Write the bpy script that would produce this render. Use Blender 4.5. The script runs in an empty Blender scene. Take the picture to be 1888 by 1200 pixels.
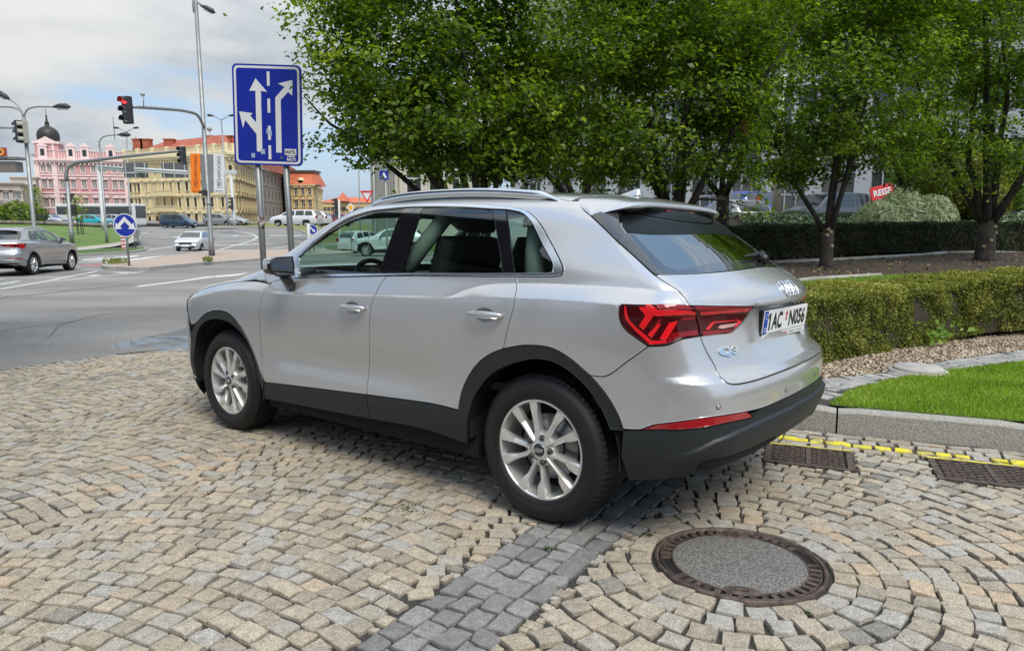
import bpy, bmesh, math, random
import numpy as np
from mathutils import Vector, Matrix, geometry as MG
from mathutils.noise import noise as mnoise
PI=math.pi; R=math.radians
rng=random.Random(7)
# ---------------------------------------------------------------- camera, sky, sun, exposure
scene=bpy.context.scene; COL=scene.collection
FPX=1285.8; CH=1.299; PITCH=9.0; LP=6.663           # focal length (px at 1888), eye height, pitch to gravity, pitch to near paving
cam=bpy.data.cameras.new("camera"); camo=bpy.data.objects.new("camera",cam); COL.objects.link(camo)
cam.sensor_width=36; cam.lens=FPX*36/1888; cam.clip_start=.05; cam.clip_end=3000
camo.location=(0,0,CH); camo.rotation_euler=(R(90-PITCH),0,0)
scene.camera=camo
SUN_EL,SUN_AZ=R(56),R(152)    # azimuth measured from +Y clockwise (towards +X)
wd=bpy.data.worlds.new("World"); scene.world=wd; wd.use_nodes=True
def build_world():
    nt=wd.node_tree; N=nt.nodes; Lk=nt.links; N.clear()
    out=N.new('ShaderNodeOutputWorld'); bg=N.new('ShaderNodeBackground'); bg.inputs[1].default_value=.14
    sky=N.new('ShaderNodeTexSky'); sky.sky_type='NISHITA'; sky.sun_disc=False
    sky.sun_elevation=SUN_EL; sky.sun_rotation=SUN_AZ; sky.air_density=1.2; sky.dust_density=1.5
    tc=N.new('ShaderNodeTexCoord'); mp=N.new('ShaderNodeMapping'); Lk.new(tc.outputs['Generated'],mp.inputs[0])
    mp.inputs['Scale'].default_value=(1.,1.,3.1); mp.inputs['Location'].default_value=(.35,.2,.1)
    n1=N.new('ShaderNodeTexNoise'); n1.inputs['Scale'].default_value=1.9; n1.inputs['Detail'].default_value=7; n1.inputs['Roughness'].default_value=.5; n1.inputs['Distortion'].default_value=.25
    n2=N.new('ShaderNodeTexNoise'); n2.inputs['Scale'].default_value=3.2; n2.inputs['Detail'].default_value=6; n2.inputs['Roughness'].default_value=.55
    Lk.new(mp.outputs[0],n1.inputs[0]); Lk.new(mp.outputs[0],n2.inputs[0])
    m=N.new('ShaderNodeMapRange'); m.inputs[1].default_value=.445; m.inputs[2].default_value=.555; Lk.new(n1.outputs[0],m.inputs[0]); m.interpolation_type='SMOOTHSTEP'
    rp=N.new('ShaderNodeValToRGB'); Lk.new(n2.outputs[0],rp.inputs[0])
    e=rp.color_ramp.elements; e[0].position=.32; e[0].color=(1.75,2.1,2.55,1); e[1].position=.64; e[1].color=(4.0,4.05,3.95,1)
    x=e.new(.5); x.color=(3.2,3.4,3.55,1)
    sc=N.new('ShaderNodeVectorMath'); sc.operation='SCALE'; sc.inputs[3].default_value=1.15; Lk.new(sky.outputs[0],sc.inputs[0])
    base=N.new('ShaderNodeMix'); base.data_type='RGBA'; base.inputs[0].default_value=.7; Lk.new(sc.outputs[0],base.inputs[6]); base.inputs[7].default_value=(1.5,2.35,3.7,1)
    mx=N.new('ShaderNodeMix'); mx.data_type='RGBA'; Lk.new(m.outputs[0],mx.inputs[0]); Lk.new(base.outputs[2],mx.inputs[6]); Lk.new(rp.outputs[0],mx.inputs[7])
    sp=N.new('ShaderNodeSeparateXYZ'); Lk.new(tc.outputs['Generated'],sp.inputs[0]); gr=N.new('ShaderNodeMapRange'); gr.inputs[1].default_value=.20; gr.inputs[2].default_value=.90; gr.inputs[3].default_value=1.; gr.inputs[4].default_value=1.9; Lk.new(sp.outputs[2],gr.inputs[0])
    g2=N.new('ShaderNodeVectorMath'); g2.operation='SCALE'; Lk.new(mx.outputs[2],g2.inputs[0]); Lk.new(gr.outputs[0],g2.inputs[3]); Lk.new(g2.outputs[0],bg.inputs[0]); Lk.new(bg.outputs[0],out.inputs[0])
build_world()
sl=bpy.data.lights.new("sun","SUN"); so=bpy.data.objects.new("sun",sl); COL.objects.link(so)
sl.energy=2.2; sl.angle=R(28); sl.color=(1,.93,.80)
_sd=Vector((math.sin(SUN_AZ)*math.cos(SUN_EL),math.cos(SUN_AZ)*math.cos(SUN_EL),math.sin(SUN_EL)))
so.rotation_euler=_sd.to_track_quat('Z','Y').to_euler(); so.location=(0,0,60)
vs=scene.view_settings; vs.view_transform='Standard'; vs.look='None'; vs.exposure=0.52; vs.gamma=1; vs.use_curve_mapping=False
scene.cycles.max_bounces=8; scene.cycles.transparent_max_bounces=24
# ---------------------------------------------------------------- frames
ML=Matrix.Translation((0,0,CH))@Matrix.Rotation(-R(PITCH-LP),4,'X')@Matrix.Translation((0,0,-CH))   # near paving plane -> world
CARYAW=R(141.843); CPOS=Vector((-1.848,3.436,0))
MCAR=ML@Matrix.Rotation(CARYAW,4,'Z')@Matrix.Translation(-CPOS)                                     # car frame -> world
def rayW(u,v):
    d=Vector(((u-944)/FPX,1,-(v-600)/FPX)); a=-R(PITCH)
    return Vector((d.x,d.y*math.cos(a)-d.z*math.sin(a),d.y*math.sin(a)+d.z*math.cos(a)))
def at(u,v,Y):
    d=rayW(u,v); return Vector((0,0,CH))+d*(Y/d.y)
def rayL(u,v):
    d=Vector(((u-944)/FPX,1,-(v-600)/FPX)); a=-R(LP)
    return Vector((d.x,d.y*math.cos(a)-d.z*math.sin(a),d.y*math.sin(a)+d.z*math.cos(a)))
def atL(u,v,z=0.):
    d=rayL(u,v); return Vector((0,0,CH))+d*((z-CH)/d.z)
# ---------------------------------------------------------------- tagging
def tag(o,label=None,cat=None,group=None,kind=None):
    if label: o['label']=label
    if cat: o['category']=cat
    if group: o['group']=group
    if kind: o['kind']=kind
    return o
def empty(name,label,cat,group=None,M=None):
    o=bpy.data.objects.new(name,None); COL.objects.link(o); o.empty_display_size=.3
    if M is not None: o.matrix_world=M
    return tag(o,label,cat,group)
def children(o): return [c for c in bpy.data.objects if c.parent==o]
# ---------------------------------------------------------------- materials
MATS={}
def mat(name,col=(.5,.5,.5),rough=.6,metal=0.,var=0.,vscale=8.,bump=0.,bscale=60.,coat=0.,spec=.5,col2=None,trans=0.,emit=None,es=0.,coords='Object',detail=6.,mid=(.35,.65)):
    if name in MATS: return MATS[name]
    m=bpy.data.materials.new(name); m.use_nodes=True; nt=m.node_tree; N=nt.nodes; Lk=nt.links
    b=N['Principled BSDF']; b.inputs['Base Color'].default_value=(*col,1); b.inputs['Roughness'].default_value=rough; b.inputs['Metallic'].default_value=metal
    b.inputs['Coat Weight'].default_value=coat; b.inputs['Coat Roughness'].default_value=.03; b.inputs['Specular IOR Level'].default_value=spec
    b.inputs['Transmission Weight'].default_value=trans
    if emit: b.inputs['Emission Color'].default_value=(*emit,1); b.inputs['Emission Strength'].default_value=es
    tc=None
    if var or col2 or bump: tc=N.new('ShaderNodeTexCoord')
    if var or col2:
        n=N.new('ShaderNodeTexNoise'); n.inputs['Scale'].default_value=vscale; n.inputs['Detail'].default_value=detail; n.inputs['Roughness'].default_value=.6; Lk.new(tc.outputs[coords],n.inputs[0])
        r=N.new('ShaderNodeValToRGB'); e=r.color_ramp.elements; e[0].position=mid[0]; e[1].position=mid[1]
        c2=col2 or tuple(min(1,c*(1+var)) for c in col); c1=col if col2 else tuple(c*(1-var) for c in col)
        e[0].color=(*c1,1); e[1].color=(*c2,1); Lk.new(n.outputs[0],r.inputs[0]); Lk.new(r.outputs[0],b.inputs['Base Color'])
    if bump:
        n=N.new('ShaderNodeTexNoise'); n.inputs['Scale'].default_value=bscale; n.inputs['Detail'].default_value=5; Lk.new(tc.outputs[coords],n.inputs[0])
        bp=N.new('ShaderNodeBump'); bp.inputs['Strength'].default_value=bump; bp.inputs['Distance'].default_value=.01; Lk.new(n.outputs[0],bp.inputs['Height']); Lk.new(bp.outputs[0],b.inputs['Normal'])
    MATS[name]=m; return m
def thin_glass(name,tint,f0=.045,rough=0.,gcol=(1,1,1)):
    """a single sheet of tinted glass: part of the light passes straight through, the rest mirrors"""
    m=bpy.data.materials.new(name); m.use_nodes=True; nt=m.node_tree; N=nt.nodes; Lk=nt.links; N.clear()
    o=N.new('ShaderNodeOutputMaterial'); mx=N.new('ShaderNodeMixShader'); t=N.new('ShaderNodeBsdfTransparent'); g=N.new('ShaderNodeBsdfGlossy'); lw_=N.new('ShaderNodeLayerWeight'); pw=N.new('ShaderNodeMath'); pw.operation='POWER'; pw.inputs[1].default_value=5; f=N.new('ShaderNodeMapRange')
    t.inputs[0].default_value=(*tint,1); g.inputs['Roughness'].default_value=rough; g.inputs[0].default_value=(*gcol,1); lw_.inputs[0].default_value=.5; Lk.new(lw_.outputs['Facing'],pw.inputs[0]); Lk.new(pw.outputs[0],f.inputs[0]); f.inputs[3].default_value=f0*1.9; f.inputs[4].default_value=1.
    Lk.new(f.outputs[0],mx.inputs[0]); Lk.new(t.outputs[0],mx.inputs[1]); Lk.new(g.outputs[0],mx.inputs[2]); Lk.new(mx.outputs[0],o.inputs[0])
    MATS[name]=m; return m
def paint(name,col,metal=.75,rough=.36):
    m=mat(name,col,rough,metal,coat=1.,spec=.5); return m
# ---------------------------------------------------------------- mesh building
def link(name,me,m=None,parent=None,M=None):
    o=bpy.data.objects.new(name,me); COL.objects.link(o)
    if m is not None:
        for q in (m if isinstance(m,(list,tuple)) else [m]): me.materials.append(q)
    if parent is not None: o.parent=parent
    if M is not None: o.matrix_world=M
    return o
def np_mesh(name,V,F,smooth=False,uvs=None,mi=None):
    """V (n,3) array, F (m,k) array of equal-size faces"""
    V=np.asarray(V,np.float32); F=np.asarray(F,np.int32); me=bpy.data.meshes.new(name)
    me.vertices.add(len(V)); me.vertices.foreach_set('co',V.ravel()); k=F.shape[1]
    me.loops.add(F.size); me.loops.foreach_set('vertex_index',F.ravel()); me.polygons.add(len(F))
    me.polygons.foreach_set('loop_start',np.arange(0,F.size,k,dtype=np.int32)); me.polygons.foreach_set('loop_total',np.full(len(F),k,np.int32))
    if smooth: me.polygons.foreach_set('use_smooth',np.ones(len(F),bool))
    if mi is not None: me.polygons.foreach_set('material_index',np.asarray(mi,np.int32))
    me.update(calc_edges=True); return me
def fattr(me,name,vals,dom='FACE'):
    a=me.attributes.new(name,'FLOAT',dom); a.data.foreach_set('value',np.asarray(vals,np.float32))
class MB:
    def __init__(s): s.v=[]; s.f=[]; s.sm=[]
    def add(s,V,F,sm=False,M=None):
        b=len(s.v); s.v+=[tuple(M@Vector(p)) if M is not None else tuple(p) for p in V]; s.f+=[tuple(b+i for i in f) for f in F]; s.sm+=[sm]*len(F); return s
    def box(s,c,d,rz=0,M=None):
        x,y,z=[q/2 for q in d]; q=Matrix.Translation(c)@Matrix.Rotation(rz,4,'Z')
        if M is not None: q=M@q
        return s.add([(i*x,j*y,k*z) for k in(-1,1) for j in(-1,1) for i in(-1,1)],[(0,2,3,1),(4,5,7,6),(0,1,5,4),(2,6,7,3),(0,4,6,2),(1,3,7,5)],M=q)
    def bbox(s,c,d,b=.01,M=None,sm=False):
        """box with chamfered edges"""
        bm=bmesh.new(); bmesh.ops.create_cube(bm,size=1); 
        for v in bm.verts: v.co=Vector((v.co.x*d[0],v.co.y*d[1],v.co.z*d[2]))
        bmesh.ops.bevel(bm,geom=bm.edges[:],offset=b,segments=2,affect='EDGES',profile=.7)
        q=Matrix.Translation(c); q=(M@q) if M is not None else q
        bm.verts.index_update(); s.add([v.co[:] for v in bm.verts],[[v.index for v in f.verts] for f in bm.faces],sm,q); bm.free(); return s
    def tube(s,P,r,n=8,cap=True,sm=True,M=None,closed=False,sx=1.,up=None):
        P=[Vector(p) for p in P]; rr=r if isinstance(r,(list,tuple)) else [r]*len(P); V=[];F=[]; m=len(P)
        ref=None
        for i,p in enumerate(P):
            if closed: d=P[(i+1)%m]-P[i-1]
            else: d=P[min(i+1,m-1)]-P[max(i-1,0)]
            d.normalize()
            if ref is None: ref=Vector(up) if up else (Vector((0,0,1)) if abs(d.z)<.9 else Vector((1,0,0)))
            a=d.cross(ref)
            if a.length<1e-5: a=d.orthogonal()
            a.normalize(); b=a.cross(d).normalized(); ref=b
            for k in range(n):
                t=2*PI*k/n; V.append(p+a*(math.cos(t)*rr[i]*sx)+b*(math.sin(t)*rr[i]))
        for i in range(m if closed else m-1):
            for k in range(n): j=(i+1)%m; F.append((i*n+k,i*n+(k+1)%n,j*n+(k+1)%n,j*n+k))
        if cap and not closed: F.append(tuple(range(n-1,-1,-1))); F.append(tuple((m-1)*n+k for k in range(n)))
        return s.add(V,F,sm,M)
    def lathe(s,prof,n=24,M=None,sm=True,cap=False):
        V=[];F=[]
        for r,z in prof:
            for k in range(n): t=2*PI*k/n; V.append((r*math.cos(t),r*math.sin(t),z))
        for i in range(len(prof)-1):
            for k in range(n): F.append((i*n+k,i*n+(k+1)%n,(i+1)*n+(k+1)%n,(i+1)*n+k))
        if cap: F.append(tuple(range(n-1,-1,-1))); F.append(tuple((len(prof)-1)*n+k for k in range(n)))
        return s.add(V,F,sm,M)
    def prism(s,P,h,M=None,z=0.):
        """polygon P [(x,y)] extruded from z to z+h"""
        n=len(P); V=[(x,y,z) for x,y in P]+[(x,y,z+h) for x,y in P]
        return s.add(V,[tuple(range(n-1,-1,-1)),tuple(range(n,2*n))]+[(i,(i+1)%n,n+(i+1)%n,n+i) for i in range(n)],M=M)
    def build(s,name,m=None,parent=None,M=None,auto=None):
        me=bpy.data.meshes.new(name); me.from_pydata(s.v,[],s.f); me.polygons.foreach_set('use_smooth',s.sm); me.update()
        if auto: me.set_sharp_from_angle(angle=R(auto))
        return link(name,me,m,parent,M)
def MZ(P,x,y,z):   # xz-plane prism helper: maps (a,b,h) -> facade coordinates
    return None
TXT={}
def text_mesh(s,bold=.0,depth=.0,res=4):
    k=(s,bold,depth)
    if k in TXT: return TXT[k]
    c=bpy.data.curves.new('t','FONT'); c.body=s; c.size=1; c.offset=bold; c.extrude=depth; c.align_x='CENTER'; c.align_y='CENTER'; c.resolution_u=res
    o=bpy.data.objects.new('t',c); me=bpy.data.meshes.new_from_object(o); bpy.data.objects.remove(o); 
    V=[tuple(v.co) for v in me.vertices]; F=[tuple(p.vertices) for p in me.polygons]; TXT[k]=(V,F); return V,F
def add_text(mb,s,M,w,h,bold=.0,depth=.0):
    """text filling a w x h box centred at M's origin, in M's xy plane"""
    V,F=text_mesh(s,bold,depth); xs=[v[0] for v in V]; ys=[v[1] for v in V]
    cx=(min(xs)+max(xs))/2; cy=(min(ys)+max(ys))/2; kx=w/(max(xs)-min(xs)); ky=h/(max(ys)-min(ys))
    return mb.add([((x-cx)*kx,(y-cy)*ky,z*.0+(z*1. if depth else 0)) for x,y,z in V],F,False,M)
def in_poly(P,poly):
    x,y=P[:,0],P[:,1]; c=np.zeros(len(P),bool); n=len(poly)
    for i in range(n):
        x1,y1=poly[i]; x2,y2=poly[i-1]
        k=((y1>y)!=(y2>y))&(x<(x2-x1)*(y-y1)/((y2-y1) if y2!=y1 else 1e-12)+x1); c^=k
    return c
def cdt(loops,inner,eps=1e-7):
    """triangulate the area inside loops[0] minus the others, with extra interior points"""
    pts=[];ed=[]
    for L in loops:
        b=len(pts); pts+=[tuple(p) for p in L]; ed+=[(b+i,b+(i+1)%len(L)) for i in range(len(L))]
    nb=len(pts)
    if len(inner): pts+=[tuple(p) for p in inner]
    vo,eo,fo,_,_,_=MG.delaunay_2d_cdt([Vector((float(p[0]),float(p[1]))) for p in pts],ed,[],0,eps)
    V=np.array([(p.x,p.y) for p in vo]); F=np.array([tuple(f) for f in fo if len(f)==3])
    c=V[F].mean(1); k=in_poly(c,loops[0])
    for L in loops[1:]: k&=~in_poly(c,L)
    F=F[k]; a=V[F]; ar=(a[:,1,0]-a[:,0,0])*(a[:,2,1]-a[:,0,1])-(a[:,1,1]-a[:,0,1])*(a[:,2,0]-a[:,0,0])
    F[ar<0]=F[ar<0][:,::-1]; F=F[np.abs(ar)>1e-12]
    used=np.unique(F); mp=-np.ones(len(V),int); mp[used]=np.arange(len(used)); return V[used],mp[F]
def crom(P,step,closed=False):
    """Catmull-Rom resample of a polyline (n,d)"""
    P=np.asarray(P,float)
    if len(P)<3: 
        n=max(2,int(np.linalg.norm(P[-1]-P[0])/step)+1); t=np.linspace(0,1,n)[:,None]; return P[0]*(1-t)+P[-1]*t
    Q=np.vstack([2*P[0]-P[1],P,2*P[-1]-P[-2]]); out=[]
    for i in range(1,len(Q)-2):
        p0,p1,p2,p3=Q[i-1:i+3]; d=np.linalg.norm(p2-p1); n=max(1,int(round(d/step)))
        d1=np.linalg.norm(p1-p0)**.5+1e-9; d2=d**.5+1e-9; d3=np.linalg.norm(p3-p2)**.5+1e-9
        m1=(p2-p1)+d2*((p1-p0)/d1-(p2-p0)/(d1+d2)); m2=(p2-p1)+d2*((p3-p2)/d3-(p3-p1)/(d2+d3))
        for k in range(n):
            t=k/n; out.append(p1*(2*t**3-3*t*t+1)+m1*(t**3-2*t*t+t)+p2*(-2*t**3+3*t*t)+m2*(t**3-t*t))
    out.append(P[-1]); return np.array(out)
def offset_poly(P,d):
    """move a closed counter-clockwise polygon inwards by d"""
    P=np.asarray(P); a=np.roll(P,1,0); b=np.roll(P,-1,0)
    def nrm(e): n=np.stack([-e[:,1],e[:,0]],1); return n/np.maximum(np.linalg.norm(n,axis=1,keepdims=True),1e-12)
    n1=nrm(P-a); n2=nrm(b-P); n=n1+n2; L=np.linalg.norm(n,axis=1,keepdims=True); n=n/np.maximum(L,1e-9); c=np.maximum((n*n1).sum(1,keepdims=True),.5)
    return P+n*d/c
def area(P): P=np.asarray(P); x,y=P[:,0],P[:,1]; return .5*np.sum(x*np.roll(y,-1)-y*np.roll(x,-1))
# ---------------------------------------------------------------- terrain
def _pc(x,xs,ys):
    for i in range(len(xs)-1):
        if x<=xs[i+1] or i==len(xs)-2:
            t=(x-xs[i])/(xs[i+1]-xs[i]); t=min(max(t,0),1); return ys[i]+(ys[i+1]-ys[i])*t
_gy=[-25,0,9,13,17,21,25,30,36,42,48,54,60,66,74,82,90,101,120,150,200,500]
_gz=[1.019,0,-.367,-.44,-.475,-.51,-.61,-.77,-.94,-1.09,-1.25,-1.39,-1.46,-1.46,-1.32,-1.05,-.78,-.5,-.25,-.1,0,0]
def gz(x,y): return _pc(y,_gy,_gz)
def gpt(u,v):
    """photo point -> point on the base terrain"""
    d=rayW(u,v); y=2.
    while y<500:
        z=CH+d.z*y/d.y
        if z<=gz(0,y): break
        y+=max(.02,y*.002)
    return Vector((d.x/d.y*y,y,gz(0,y)))
def lw(x,y,z=0.): return ML@Vector((x,y,z))
M_asph=mat('grey asphalt',(.155,.15,.142),.85,col2=(.26,.25,.235),vscale=55,bump=.35,bscale=180,detail=8,mid=(.3,.7))
def _asph():
    nt=M_asph.node_tree; N=nt.nodes; Lk=nt.links; b=N['Principled BSDF']; tc=N.new('ShaderNodeTexCoord')
    n=N.new('ShaderNodeTexNoise'); n.inputs['Scale'].default_value=.35; n.inputs['Detail'].default_value=5; mp=N.new('ShaderNodeMapping'); mp.inputs['Scale'].default_value=(.6,1.6,1); Lk.new(tc.outputs['Object'],mp.inputs[0]); Lk.new(mp.outputs[0],n.inputs[0])
    mr=N.new('ShaderNodeMapRange'); mr.inputs[1].default_value=.3; mr.inputs[2].default_value=.7; mr.inputs[3].default_value=.66; mr.inputs[4].default_value=1.18; Lk.new(n.outputs[0],mr.inputs[0])
    v=N.new('ShaderNodeTexVoronoi'); v.inputs['Scale'].default_value=70; Lk.new(tc.outputs['Object'],v.inputs['Vector']); m2=N.new('ShaderNodeMapRange'); m2.inputs[3].default_value=.75; m2.inputs[4].default_value=1.35; Lk.new(v.outputs['Color'],m2.inputs[0])
    mm=N.new('ShaderNodeMath'); mm.operation='MULTIPLY'; Lk.new(mr.outputs[0],mm.inputs[0]); Lk.new(m2.outputs[0],mm.inputs[1])
    src=b.inputs['Base Color'].links[0].from_socket; x=N.new('ShaderNodeMix'); x.data_type='RGBA'; x.blend_type='MULTIPLY'; x.inputs[0].default_value=1; Lk.new(src,x.inputs[6]); Lk.new(mm.outputs[0],x.inputs[7]); Lk.new(x.outputs[2],b.inputs['Base Color'])
_asph()
M_joint=mat('dark joint grit',(.012,.011,.010),.95,col2=(.07,.065,.056),vscale=160,bump=.5,bscale=200)
def stone_mat(name,ramp,speck=.5):
    m=bpy.data.materials.new(name); m.use_nodes=True; nt=m.node_tree; N=nt.nodes; Lk=nt.links; b=N['Principled BSDF']; b.inputs['Roughness'].default_value=.82; b.inputs['Specular IOR Level'].default_value=.3
    at_=N.new('ShaderNodeAttribute'); at_.attribute_name='shade'; r=N.new('ShaderNodeValToRGB'); Lk.new(at_.outputs['Fac'],r.inputs[0]); e=r.color_ramp.elements
    e[0].position=0; e[0].color=(*ramp[0],1); e[1].position=1; e[1].color=(*ramp[-1],1)
    for i,c in enumerate(ramp[1:-1]): x=e.new((i+1)/(len(ramp)-1)); x.color=(*c,1)
    tc=N.new('ShaderNodeTexCoord'); v=N.new('ShaderNodeTexNoise'); v.inputs['Scale'].default_value=150; v.inputs['Detail'].default_value=4; v.inputs['Roughness'].default_value=.9; Lk.new(tc.outputs['Object'],v.inputs[0])
    mr=N.new('ShaderNodeMapRange'); mr.inputs[1].default_value=.38; mr.inputs[2].default_value=.62; mr.inputs[3].default_value=1-speck; mr.inputs[4].default_value=1+speck*.75; Lk.new(v.outputs[0],mr.inputs[0])
    n2=N.new('ShaderNodeTexNoise'); n2.inputs['Scale'].default_value=26; n2.inputs['Detail'].default_value=4; Lk.new(tc.outputs['Object'],n2.inputs[0]); m2=N.new('ShaderNodeMapRange'); m2.inputs[1].default_value=.3; m2.inputs[2].default_value=.7; m2.inputs[3].default_value=.80; m2.inputs[4].default_value=1.14; Lk.new(n2.outputs[0],m2.inputs[0])
    mm=N.new('ShaderNodeMath'); mm.operation='MULTIPLY'; Lk.new(mr.outputs[0],mm.inputs[0]); Lk.new(m2.outputs[0],mm.inputs[1])
    x=N.new('ShaderNodeMix'); x.data_type='RGBA'; x.blend_type='MULTIPLY'; x.inputs[0].default_value=1; Lk.new(r.outputs[0],x.inputs[6]); Lk.new(mm.outputs[0],x.inputs[7]); Lk.new(x.outputs[2],b.inputs['Base Color'])
    bp=N.new('ShaderNodeBump'); bp.inputs['Strength'].default_value=.55; bp.inputs['Distance'].default_value=.004; Lk.new(n2.outputs[0],bp.inputs['Height']); bp2=N.new('ShaderNodeBump'); bp2.inputs['Strength'].default_value=.5; bp2.inputs['Distance'].default_value=.0015; Lk.new(v.outputs[0],bp2.inputs['Height']); Lk.new(bp.outputs[0],bp2.inputs['Normal']); Lk.new(bp2.outputs[0],b.inputs['Normal'])
    MATS[name]=m; return m
M_sett=stone_mat('tan granite setts',[(.22,.21,.19),(.38,.32,.24),(.31,.275,.22),(.42,.36,.275),(.355,.32,.265),(.365,.35,.315),(.44,.35,.25)],.52)
M_dset=stone_mat('dark grey setts',[(.17,.168,.162),(.22,.217,.21),(.27,.265,.255),(.20,.197,.19)],.45)
M_gset=stone_mat('light grey setts',[(.26,.26,.255),(.33,.325,.31),(.38,.37,.345)],.3)
def M_yellow_():
    m=mat('worn yellow road paint',(.62,.54,.03),.7,col2=(.32,.29,.18),vscale=14,mid=(.50,.62)); return m
M_yel=M_yellow_()
KERB=[(4.6,3.55),(3.9,3.92),(3.2,4.28),(2.75,4.48),(2.29,4.68),(2.07,4.79),(1.72,5.02),(1.25,5.5),(.7,6.2),(.1,7.2),(-.5,8.4),(-1.0,9.8),(-1.3,11.5),(-1.4,14),(-1.0,18),(1.2,22),(5.5,26),(9,32)]
COB=[(-8.5,-6),(-7.6,0),(-6.6,4.2),(-5.95,5.9),(-5.32,7.14),(-4.74,8.1),(-4.12,8.75),(-3.1,9.5),(-1.9,9.9),(-.9,9.7),(-.5,8.4),(.1,7.2),(.7,6.2),(1.25,5.5),(1.72,5.02),(2.07,4.79),(2.29,4.68),(2.75,4.48),(3.2,4.28),(3.9,3.92),(4.6,3.55),(7,2.2),(7,-6)]
KD=Vector((.92,-.39)).normalized(); KN=Vector((-KD.y,KD.x))     # along the kerb / towards the lawn
DRAIN_A=(Vector((1.83,4.185)),.50,.43); DRAIN_B=(Vector((2.86,3.80)),.86,.43)
MAN=(Vector((.935,2.745)),.333)
def build_ground():
    # asphalt sheet with the cobbled yard cut out of it
    W=[lw(x,y) for x,y in COB]
    hole=[(p.x,p.y) for p in W]
    big=[(-260,-25),(260,-25),(260,500),(-260,500)]
    pts=[]
    for y in _gy[1:-1]+[4,6,15,19,23,33,39,45,51,57,63,70,78,86,95,110]:
        for x in range(-250,251,25): pts.append((x+.1,y))
    for a in np.arange(-30,30,1.5):
        for y in np.arange(-5,30,1.5): pts.append((a,y))
    pts=np.array(pts); pts=pts[~in_poly(pts,hole)]; pts=pts[in_poly(pts,big)]; pts=clip_pts(pts,hole,.05)
    # resample the edges
    hp=[]
    for i in range(len(hole)):
        a,b=Vector(hole[i]),Vector(hole[(i+1)%len(hole)]); n=max(1,int((b-a).length/.12))
        for k in range(n):
            q=a.lerp(b,k/n); j=(b-a).orthogonal().normalized()*(.012*mnoise(Vector((q.x*7,q.y*7,0)))) ; hp.append(tuple(q+j))
    bp=[]
    for i in range(4):
        a,b=Vector(big[i]),Vector(big[(i+1)%4])
        for k in range(20): bp.append(tuple(a.lerp(b,k/20)))
    V,T=cdt([bp,hp],pts); Z=np.array([gz(x,y) for x,y in V]); me=np_mesh('ground',np.column_stack([V,Z+.001]),T,True); o=link('ground',me,M_asph); tag(o,kind='structure')
    # bed under the setts
    me=bpy.data.meshes.new('paving_bed'); me.from_pydata([(x,y,-.0150) for x,y in offset_poly(np.array(COB) if area(np.array(COB))>0 else np.array(COB)[::-1],-.10)],[],[tuple(range(len(COB)))]); o=link('paving_bed',me,M_joint,M=ML); tag(o,kind='structure')
def clip_pts(P,loop,d):
    L=np.array(loop); a=L; b=np.roll(L,-1,0); g=P[:,None,:]; e=(b-a)[None]; t=np.clip(((g-a[None])*e).sum(2)/np.maximum((e*e).sum(2),1e-12),0,1)
    return P[np.sqrt((((a[None]+e*t[...,None])-g)**2).sum(2)).min(1)>d]
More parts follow.
